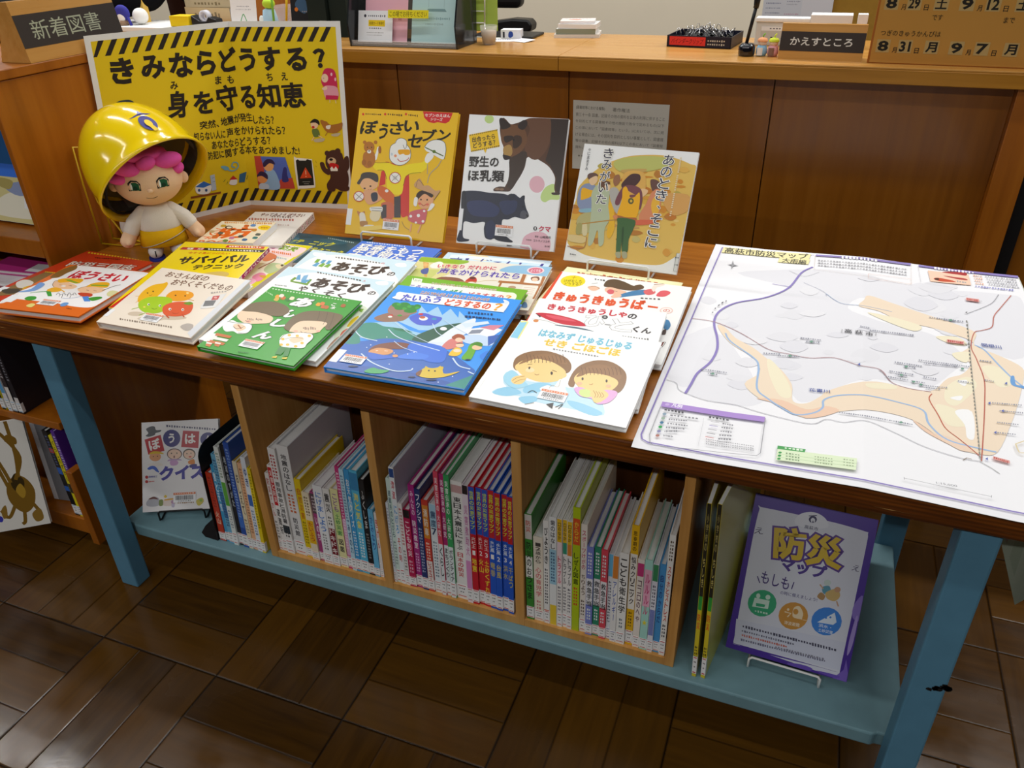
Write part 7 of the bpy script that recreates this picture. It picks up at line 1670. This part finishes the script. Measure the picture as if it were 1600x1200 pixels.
# office chair behind the counter
def make_chair():
    t = empty('office_chair', Matrix.Translation((-1.06, 2.72, 0)), label='black office chair in front of the cream wall behind the counter', cat='chair')
    m = MB()
    m.box(-.23, -.10, .895, .085, -.04, 1.35, mat=None)
    m.build('backrest', M_BLACK, t, bevel=.02, segs=4)
    a_ = MB(); a_.prism([(-.05, .82), (.10, .82), (.125, .832), (.128, .85), (.115, .864), (.06, .866), (-.05, .852)], -.06, -.0); a_.v = [(x, z-.05, y) for x, y, z in a_.v]; a_.build('armrest', M_BLACK, t, bevel=.006)
    for x, y in ((-.05, -.05),): 
        boxes('armrest_post', M_BLACK, t, (-.03, -.09, .45, .0, -.06, .825), bevel=.004)
    boxes('seat', M_BLACK, t, (-.30, -.30, .42, .15, .16, .49), bevel=.03)
    m = MB(); m.tube([(-.075, -.05, .06), (-.075, -.05, .43)], .03); m.build('column', M_BLACKMETAL, t)
    for k in range(5):
        an = k*math.tau/5+.3
        m = MB(); m.tube([(-.075, -.05, .075), (-.075+.28*math.cos(an), -.05+.28*math.sin(an), .055)], [.022, .016]); m.build('base_arm', M_BLACKMETAL, t)
        m = MB(); m.ball((-.075+.28*math.cos(an), -.05+.28*math.sin(an), .026), .026); m.build('caster', M_BLACK, t)
    m = MB(); m.box(-.11, -.06, .45, -.04, -.045, .95); m.build('back_bracket', M_BLACKMETAL, t)
make_chair()
# ------------------------------------------------------------------ new-arrivals bookshelf at the left end of the table
SX = -1.305          # right face of the bookshelf
def make_left_shelf():
    t = empty('new_arrivals_bookshelf', Matrix.Translation((-1.8, 1.2, 0)), label='orange-brown wooden bookshelf at the left end of the table', cat='bookshelf')
    def B(nm, x0, y0, z0, x1, y1, z1, mat=None, bevel=.0015): return boxes(nm, mat or M_SHELF, t, (x0+1.8, y0-1.2, z0, x1+1.8, y1-1.2, z1), bevel=bevel)
    B('side_panel', SX-.010, .967, .60, SX, 1.31, .945)
    B('side_panel', SX-.010, .882, .02, SX, 1.31, .598)
    B('lower_front_frame', SX-.018, .852, .02, SX, .8815, .215)
    B('back_panel', -2.45, 1.29, .02, SX-.0105, 1.31, .945, M_PANEL)
    B('shelf_board', -2.45, .967, .634, SX-.0105, 1.288, .668)
    B('shelf_board', -2.45, .862, .545, SX-.0105, 1.288, .562, M_PANEL)
    B('shelf_board', -2.45, .872, .305, SX-.0105, 1.288, .322)
    B('shelf_board', -2.45, .862, .035, SX-.0105, 1.288, .075)
    B('plinth', -2.45, .90, .0, SX-.01, 1.29, .034, M_PANEL)
    B('top_board', -2.45, .967, .946, SX+.004, 1.31, .962)
    B('back_ledge', -2.45, 1.2, .965, -1.6, 1.31, 1.0, M_PANEL)
make_left_shelf()
# sign block on top, its dark face turned to the table
def make_shelf_sign():
    w_, h_, d_ = .225, .096, .07
    M = Matrix.Translation((SX+.002, 1.058, .9625)) @ Matrix.Rotation(math.radians(90), 4, 'Z')
    t = make_sign('new_books_sign', M, w_, h_, d_, '新着図書', 'wooden wedge sign with a dark strip on top of the left bookshelf', thick_txt=.0)
    return t
make_shelf_sign()
# picture books on its shelves
def facing(x, y, z, yaw, tilt, w_, h_, t_, col, label, draw, name='picture_book', group=None, **kw):
    b = Book(name, Matrix.Translation((x, y, z)) @ Matrix.Rotation(math.radians(yaw), 4, 'Z') @ Matrix.Rotation(math.radians(tilt), 4, 'X') @ Matrix.Translation((0, 0, -t_)), w_, h_, t_, col, label, group=group, **kw)
    a = b.front(((0, 0), (1, 0), (1, 1), (0, 1))); draw(a); b.done(); return b
def d_blue(a):
    a.p([0, 0, 1, 0, 1, .5, 0, .5], '#cfc48a').p([0, .5, 1, .5, 1, .64, 0, .64], '#3a72d8').p([0, .64, 1, .64, 1, 1, 0, 1], '#1e5a94').b([.1, .1, .3, .3, .6, .35, .9, .2, .8, .08, .4, .05], '#e4e0cc').b([.3, .38, .5, .3, .8, .4, .9, .46, .5, .46], '#8a96b8').p([.55, .17, .85, .17, .85, .32, .55, .32], '#e8e8ea').g(.58, .24, .82, .24, .06, '#7a7a80', 5).b([.15, .42, .35, .36, .4, .46, .2, .48], '#a89a5a')
facing(-1.519, 1.02, .6745, 0, 70, .20, .17, .012, '#dfdad0', 'blue and sand coloured picture book facing out on the left bookshelf', d_blue, group='picture books on the left bookshelf')
facing(-1.745, 1.03, .6745, 0, 70, .19, .24, .012, '#b9b9be', 'pale grey book at the edge of the photo on the left bookshelf', lambda a: a.g(.2, .8, .8, .8, .1, '#7a7a80', 6), group='picture books on the left bookshelf')
# books lying in the gap under that shelf
z = .5625
for k, (c, t_, lab) in enumerate((('#8a2430', .014, 'dark red book lying lowest in the gap of the left bookshelf'), ('#d8d4d6', .012, 'white book lying second in the gap of the left bookshelf'), ('#b0307a', .010, 'magenta book lying on top in the gap of the left bookshelf'))):
    b = Book('lying_book', Matrix.Translation((-1.50+.012*k, .915+.02*k, z)) @ Matrix.Rotation(math.radians(-4+5*k), 4, 'Z'), .15, .2, t_, c, lab, group='books lying in the gap of the left bookshelf', spine='L')
    b.front(((0, 0), (1, 0), (1, 1), (0, 1))).p([.6, .02, .9, .02, .9, .2, .6, .2], '#dfdfe0'); b.done(); z += t_+.0005
# upper and lower rows
G_L = 'books in the lower part of the left bookshelf'
def row(items, z, y):
    for x, th, h, c, lab, bands, texts in items:
        shelved(x, z, y, th, h, .17, 0, c, lab, G_L, bands=bands, texts=texts, mark='#2a9ad0')
row([(-1.470, .012, .215, '#e2d62a', 'yellow-spined book on the middle board of the left bookshelf', [(.0, .2, '#26241e')], [('あそび', .9, .5, '#6a6010', .6)]),
     (-1.452, .011, .215, '#dedde2', 'white-spined book on the middle board of the left bookshelf', [(.2, .35, '#5aa0d0')], [('~', .95, .4, '#3a3a44', .6)]),
     (-1.437, .011, .20, '#3a3438', 'dark-spined book on the middle board of the left bookshelf', [(.05, .3, '#e4e0dc')], [('~', .95, .4, '#b8b0b4', .6)]),
     (-1.422, .012, .19, '#22242c', 'black-spined book nearest the side panel on the middle board of the left bookshelf', [(.02, .2, '#d8d4d4')], [('~', .95, .4, '#8a8a94', .5)])], .3225, .875)
row([(-1.368, .013, .222, '#16171c', 'black book with blue bands low in the left bookshelf', [(.5, .58, '#2f62b8'), (.3, .36, '#2f62b8'), (.75, .8, '#b83a2a')], [('~', .95, .6, '#5a6a9a', .5)]),
     (-1.354, .010, .212, '#e0d21c', 'yellow book between the black and purple ones low in the left bookshelf', [(.3, .42, '#2a2a1e')], [('くらしのずかん', .95, .45, '#4a4410', .6)]),
     (-1.3425, .010, .226, '#5a2f9a', 'purple book low in the left bookshelf', [(.3, .38, '#e8e0f0')], [('~', .95, .4, '#e0d4f0', .6)])], .0755, .868)
def d_ape(a):
    a.p([0, 0, 1, 0, 1, 1, 0, 1], '#d9d6cf')
    B_ = '#7a5a1a'
    a.b([.42, .42, .6, .5, .78, .46, .88, .34, .8, .2, .62, .14, .46, .2, .38, .3], B_).b([.5, .44, .62, .52, .74, .44, .66, .34, .54, .36], '#3a2c10').b([.55, .36, .66, .42, .72, .34, .64, .28], '#a8842a')
    for f in ([.44, .4, .3, .7, .16, .98], [.5, .44, .42, .6, .2, .92, .14, .7], [.66, .48, .72, .7, .70, 1.0], [.6, .46, .78, .66, .6, .86, .5, .92], [.46, .22, .3, .12, .2, .2], [.6, .16, .56, .06, .5, .04], [.78, .22, .86, .14]): a.c(f, 7, B_)
    a.b([.25, .86, .4, .8, .38, .74, .28, .78], B_).b([.6, .82, .78, .78, .8, .84, .66, .88], B_).b([.2, .2, .3, .24, .28, .14, .2, .12], '#8a6a2a').b([.72, .12, .88, .16, .9, .06, .76, .04], '#8a6a2a').e(.14, .12, .05, .03, '#3a3aa8')
facing(-1.478, .765, .0785, 36, 74, .105, .235, .010, '#dcdad4', 'white picture book with a brown long-limbed animal low in the left bookshelf', d_ape, group=G_L)
facing(-1.675, .79, .0775, 6, 82, .16, .21, .012, '#3f5fb0', 'blue picture book at the edge of the photo low in the left bookshelf', lambda a: a.p([0, .0, 1, .0, 1, .3, 0, .3], '#c86a3a').b([.2, .4, .5, .6, .8, .5, .6, .3], '#2a3f8a').p([.6, .04, .9, .04, .9, .18, .6, .18], '#e0e0e4'), group=G_L)
facing(-1.455, .892, .0775, 8, 86, .075, .215, .010, '#8a8c92', 'grey book standing behind the white animal book in the left bookshelf', lambda a: a.p([0, 0, .16, 0, .16, 1, 0, 1], '#dedee2').c([.5, .8, .7, .85, .8, .75, .6, .7], 1.5, '#c8c8cc'), group=G_L)

# ------------------------------------------------------------------ far left end of the counter
def box_thing(name, x0, y0, z0, x1, y1, z1, mat, label, cat, bevel=.001, group=None):
    o = boxes(name, mat, None, (x0, y0, z0, x1, y1, z1), bevel=bevel); return tag(o, label, cat, group)
M_YEL = speckle(base_mat('yellow_card', .7, .2, '#e2bf14'), 40, .03)
M_TANP = speckle(base_mat('tan_paper', .8, .2, '#c9b08a'), 40, .05)
M_DKG = speckle(base_mat('dark_green_cloth', .8, .2, '#1c2622'), 60, .1)
box_thing('paper_stack', -2.05, 1.90, CT, -1.42, 2.06, CT+.012, M_PAPERW, 'wide stack of white papers on the counter behind the poster', 'paper stack')
box_thing('yellow_box', -1.782, 1.93, CT+.0125, -1.716, 1.975, CT+.040, M_YEL, 'yellow card box on the white papers behind the poster', 'box')
def make_tape():
    t = empty('tape_dispenser', Matrix.Translation((-1.71, 1.935, CT+.0125)), label='black tape dispenser to the right of the yellow card box', cat='tape dispenser')
    m = MB(); m.prism([(0, 0), (.085, 0), (.085, .02), (.06, .026), (.05, .014), (.03, .014), (.0, .03)], 0, .03); m.v = [(x, z, y) for x, y, z in m.v]; m.build('housing', M_BLACK, t, bevel=.002)
    m = MB(); m.lathe([(.009, -.008), (.016, -.008), (.016, .008), (.009, .008), (.009, -.008)], seg=24, mat=Matrix.Translation((.04, .015, .026)) @ Matrix.Rotation(math.radians(90), 4, 'X'), col='#cfcfd8'); m.build('tape_roll', M_MATTE, t)
make_tape()
for k, (x, w_, c, h_, lab) in enumerate(((-1.80, .10, '#cdb88e', .034, 'tan bound volume lying by the black sleeve behind the poster'),)):
    pass
z = CT
for k, (c, t_, lab) in enumerate((('#c2ab82', .045, 'thick tan volume at the bottom of the pile behind the poster'), ('#b8a888', .02, 'olive tan volume in the middle of the pile behind the poster'), ('#d6c6a0', .03, 'pale tan volume on top of the pile behind the poster'))):
    b = Book('bound_volume', Matrix.Translation((-1.87+.005*k, 2.10, z)) @ Matrix.Rotation(math.radians(2*k-2), 4, 'Z'), .17, .12, t_, c, lab, group='tan volumes piled behind the poster', hard=True)
    b.front(((0, 0), (1, 0), (1, 1), (0, 1))); e = Art(b.cov, (0, 0, 0), (1, 0, 0), (0, 0, 1), .17, t_, ((0, 0), (1, 0), (1, 1), (0, 1)))
    b.cov.box(0, -.0006, 0, .17, 0, t_, c)
    e.z = .0007; e.g(.2, .5, .8, .5, .5, '#7a6a4a', 8)
    b.done(); z += t_+.0004
shelved(-1.690, CT, 2.12, .045, .16, .12, 0, '#7aa6bc', 'light blue standing volume beside the tan pile behind the poster', None, texts=[('~', .9, .3, '#4a6a80', .5)], lab=False, name='bound_volume')
box_thing('wooden_bookend', -1.642, 2.12, CT, -1.312, 2.22, CT+.15, M_SHELF, 'brown wooden bookend right of the light blue volume', 'bookend')
for k, (x, lab) in enumerate(((-1.612, 'black pen leaning left of the white card stand'), (-1.592, 'second black pen leaning nearest the white card stand'))):
    m = MB(); m.tube([(x, 1.99, CT+.14), (x+.05, 1.985, CT+.013)], .004); tag(m.build('leaning_pen', M_BLACK), lab, 'pen', 'pens leaning on the counter')
def d_card(a): a.g(.25, .72, .75, .72, .05, '#9a9aa0', 8).g(.2, .62, .8, .62, .04, '#b8b8bc', 10).c([.3, .05, .45, .42, .52, .42, .66, .05], 2.2, '#2f9a4a').c([.3, .14, .52, .2, .7, .12], 2.2, '#2f9a4a')
flat('card_stand', upright(-1.573, 1.935, CT+.0125, 3, 80), .082, .075, '#ececec', 'white card with a green mark standing above the poster edge', 'card', draw=d_card, th=.001)
flat('document_sheet', upright(-1.69, 2.235, CT, 0, 86), .22, .16, '#d9d2c8', 'pale printed sheet standing behind the white card', 'paper', draw=lambda a: [a.g(.08, .9-k*.08, .92, .9-k*.08, .03, '#b0a090', 22, k) for k in range(10)])
def make_mascot():
    t = empty('small_toy', Matrix.Translation((-1.46, 1.96, CT+.0125)), label='small pale blue and lime toy behind the poster top', cat='toy')
    m = MB(); m.lathe([(.001, 0), (.02, 0), (.022, .015), (.016, .045), (.001, .05)], col='#a8c8dc', seg=24); m.build('toy_body', M_MATTE, t)
    m = MB(); m.ball((.004, -.002, .06), (.018, .015, .013), '#b8d83a'); m.build('toy_head', M_MATTE, t)
    m = MB(); m.ball((-.016, -.016, .018), (.008, .006, .014), '#e8ece8'); m.build('toy_arm', M_MATTE, t)
make_mascot()
box_thing('clear_box', -1.50, 2.0, CT+.0125, -1.37, 2.08, CT+.06, M_CLEAR, 'clear plastic box behind the small toy', 'box')
m = MB(); m.tube([(-1.405, 1.95, CT+.013), (-1.39, 1.955, CT+.10)], .003, '#d8b020'); tag(m.build('yellow_pencil', M_MATTE), 'yellow pencil standing beside the dark leaflet display', 'pencil')
m = MB(); m.tube([(-1.44, 1.945, CT+.013), (-1.435, 1.95, CT+.11)], .003, '#7ab03a'); tag(m.build('green_pencil', M_MATTE), 'green pencil standing beside the small toy', 'pencil')
flat('dark_leaflet', upright(-1.372, 1.93, CT+.012, 2, 82), .068, .10, '#1a1d22', 'black leaflet with blue pictures and a yellow strip above the poster', 'leaflet', draw=lambda a: a.p([-.0, .0, .5, 0, .5, .16, 0, .16], '#d8cc1e').b([.2, .6, .5, .8, .8, .6, .6, .4], '#3a5a7a').e(.25, .5, .08, .05, '#c8701e').g(.5, .45, .9, .45, .05, '#8a8a94', 5).p([.94, 0, 1, 0, 1, 1, .94, 1], '#c8c8cc'), th=.002)
box_thing('dark_folder', -1.296, 1.90, CT, -1.24, 2.02, CT+.14, M_DKG, 'dark green folder box left of the pamphlet rack', 'folder')
box_thing('dark_folder', -1.236, 1.91, CT, -1.185, 2.02, CT+.14, M_DKG, 'second dark green folder box nearest the pamphlet rack', 'folder')
flat('spine_label_card', upright(-1.262, 1.899, CT+.012, 0, 90), .02, .028, '#cfcfcf', 'small white number card on the dark green folder', 'card', draw=lambda a: a.t('10', .2, .5, .8, .5, .6, '#3a3a3a', .02))
# purple-haired cut-out figure and white ball
def make_cutout():
    t = empty('paper_figure', Matrix.Translation((-1.955, 1.935, CT+.0125)), label='small purple-haired figure standing behind the dark wedge sign', cat='figurine')
    m = MB(); m.ball((0, 0, .032), (.026, .012, .022), '#3a3a9c'); m.build('hair', M_MATTE, t)
    m = MB(); m.ball((0, -.006, .022), (.014, .008, .012), '#f0ece8'); m.build('face', M_MATTE, t)
    m = MB(); m.lathe([(.001, 0), (.014, 0), (.010, .018), (.001, .02)], col='#a88a70', seg=20); m.build('figure_body', M_MATTE, t)
    m = MB(); m.tube([(.018, -.002, .025), (.028, -.004, .0)], .004, '#3a3a9c'); m.build('hair_tail', M_MATTE, t)
make_cutout()
m = MB(); m.ball((-1.914, 1.96, CT+.0125+.022), .022, '#ecebe8'); tag(m.build('white_ball', M_MATTE), 'white ball beside the purple-haired figure', 'ball')
m = MB(); m.prism([(-1.955, 2.0), (-1.935, 2.0), (-1.935, 2.02), (-1.955, 2.02)], CT, CT+.15, '#e0b85a'); tag(m.build('wooden_ruler', M_MATTE), 'pale yellow upright stick behind the purple-haired figure', 'stick')

# a librarian leaning at the far end of the counter, black sleeve and hand on the papers
M_PSKIN = speckle(base_mat('skin', .6, .3, '#c98e78'), 90, .04)
M_CLOTH = speckle(base_mat('black_jacket', .9, .1, '#0e0e12'), 200, .1)
M_BROWNC = speckle(base_mat('brown_trousers', .9, .1, '#3a2016'), 200, .1)
M_PHAIR = speckle(base_mat('dark_hair', .6, .3, '#16110e'), 200, .2)
def make_person():
    t = empty('person', Matrix.Translation((-2.13, 2.55, 0)), label='person in black jacket leaning an arm on the far end of the counter', cat='person')
    def sk(name, mat, chains, vox=.012):
        o = skinmesh(name, mat, t, chains); o.modifiers['merge'].voxel_size = vox; return o
    # standing body, slightly bent towards the counter; front is -y
    body = [[((0, .02, .98), .13), ((0, .0, 1.12), .125), ((0, -.03, 1.28), .14), ((0, -.05, 1.40), .12), ((0, -.06, 1.47), .055), ((0, -.075, 1.54), .052)],
            [((0, -.085, 1.60), .088), ((0, -.085, 1.66), .095), ((0, -.08, 1.69), .085)], [((0, -.175, 1.615), .014), ((0, -.18, 1.605), .014)]]
    arms = [[((-.17, -.04, 1.38), .058), ((-.24, -.12, 1.18), .048), ((-.20, -.32, 1.06), .038), ((-.16, -.42, 1.02), .028)], [((.17, -.04, 1.38), .058), ((.21, -.22, 1.18), .050), ((.17, -.50, .985), .042), ((.10, -.60, .955), .030)]]
    legs = [[((s*.09, .02, .95), .10), ((s*.10, .0, .52), .065), ((s*.10, .03, .10), .048), ((s*.10, -.02, .05), .045), ((s*.10, -.12, .035), .035)] for s in (-1, 1)]
    hands = []
    for (px, py, pz), d in (((.10, -.60, .955), -1), ((-.16, -.42, 1.02), 1)):
        hands.append([((px, py, pz), .028), ((px-.05*1.0*(1 if d < 0 else -1), py-.04, pz-.012), .030)])
        for k in range(4): hands.append([((px-.05*(1 if d < 0 else -1)-.004*k, py-.045+.016*(k-1.5), pz-.014), .010), ((px-(.10+.006*(1.5-abs(k-1.5)))*(1 if d < 0 else -1), py-.06+.019*(k-1.5), pz-.024), .008)])
        hands.append([((px-.03*(1 if d < 0 else -1), py-.05, pz-.01), .011), ((px-.055*(1 if d < 0 else -1), py-.095, pz-.018), .009)])
    sk('body', M_PSKIN, body+arms+hands, .007)
    J = lambda ch, e: [[(p, r+e) for p, r in c] for c in ch]
    sk('jacket', M_CLOTH, J([body[0][:4]], .012)+J([a[:3]+[(tuple(Vector(a[2][0]).lerp(Vector(a[3][0]), .8)), a[3][1]+.004)] for a in arms], .012))
    sk('trousers', M_BROWNC, J([l[:3] for l in legs], .012))
    sk('shoe', M_CLOTH, [legs[0][3:]], .008); sk('shoe', M_CLOTH, [legs[1][3:]], .008)
    sk('hair', M_PHAIR, [[((0, -.06, 1.70), .092), ((0, -.05, 1.66), .098), ((0, -.03, 1.58), .080)]])
    e = MB()
    for s in (-1, 1): e.ball((s*.034, -.172, 1.648), (.010, .006, .006), '#1a1210')
    e2 = MB(); e2.ball((.034, -.172, 1.648), (.010, .006, .006), '#1a1210'); e2.build('eye', M_MATTE, t)
    e2 = MB(); e2.ball((-.034, -.172, 1.648), (.010, .006, .006), '#1a1210'); e2.build('eye', M_MATTE, t)
    e2 = MB(); e2.ball((0, -.165, 1.575), (.022, .008, .005), '#9a5a50'); e2.build('mouth', M_MATTE, t)
    for s in (-1, 1):
        e2 = MB(); e2.ball((s*.096, -.08, 1.635), (.012, .018, .028), '#c98e78'); e2.build('ear', M_MATTE, t)
make_person()
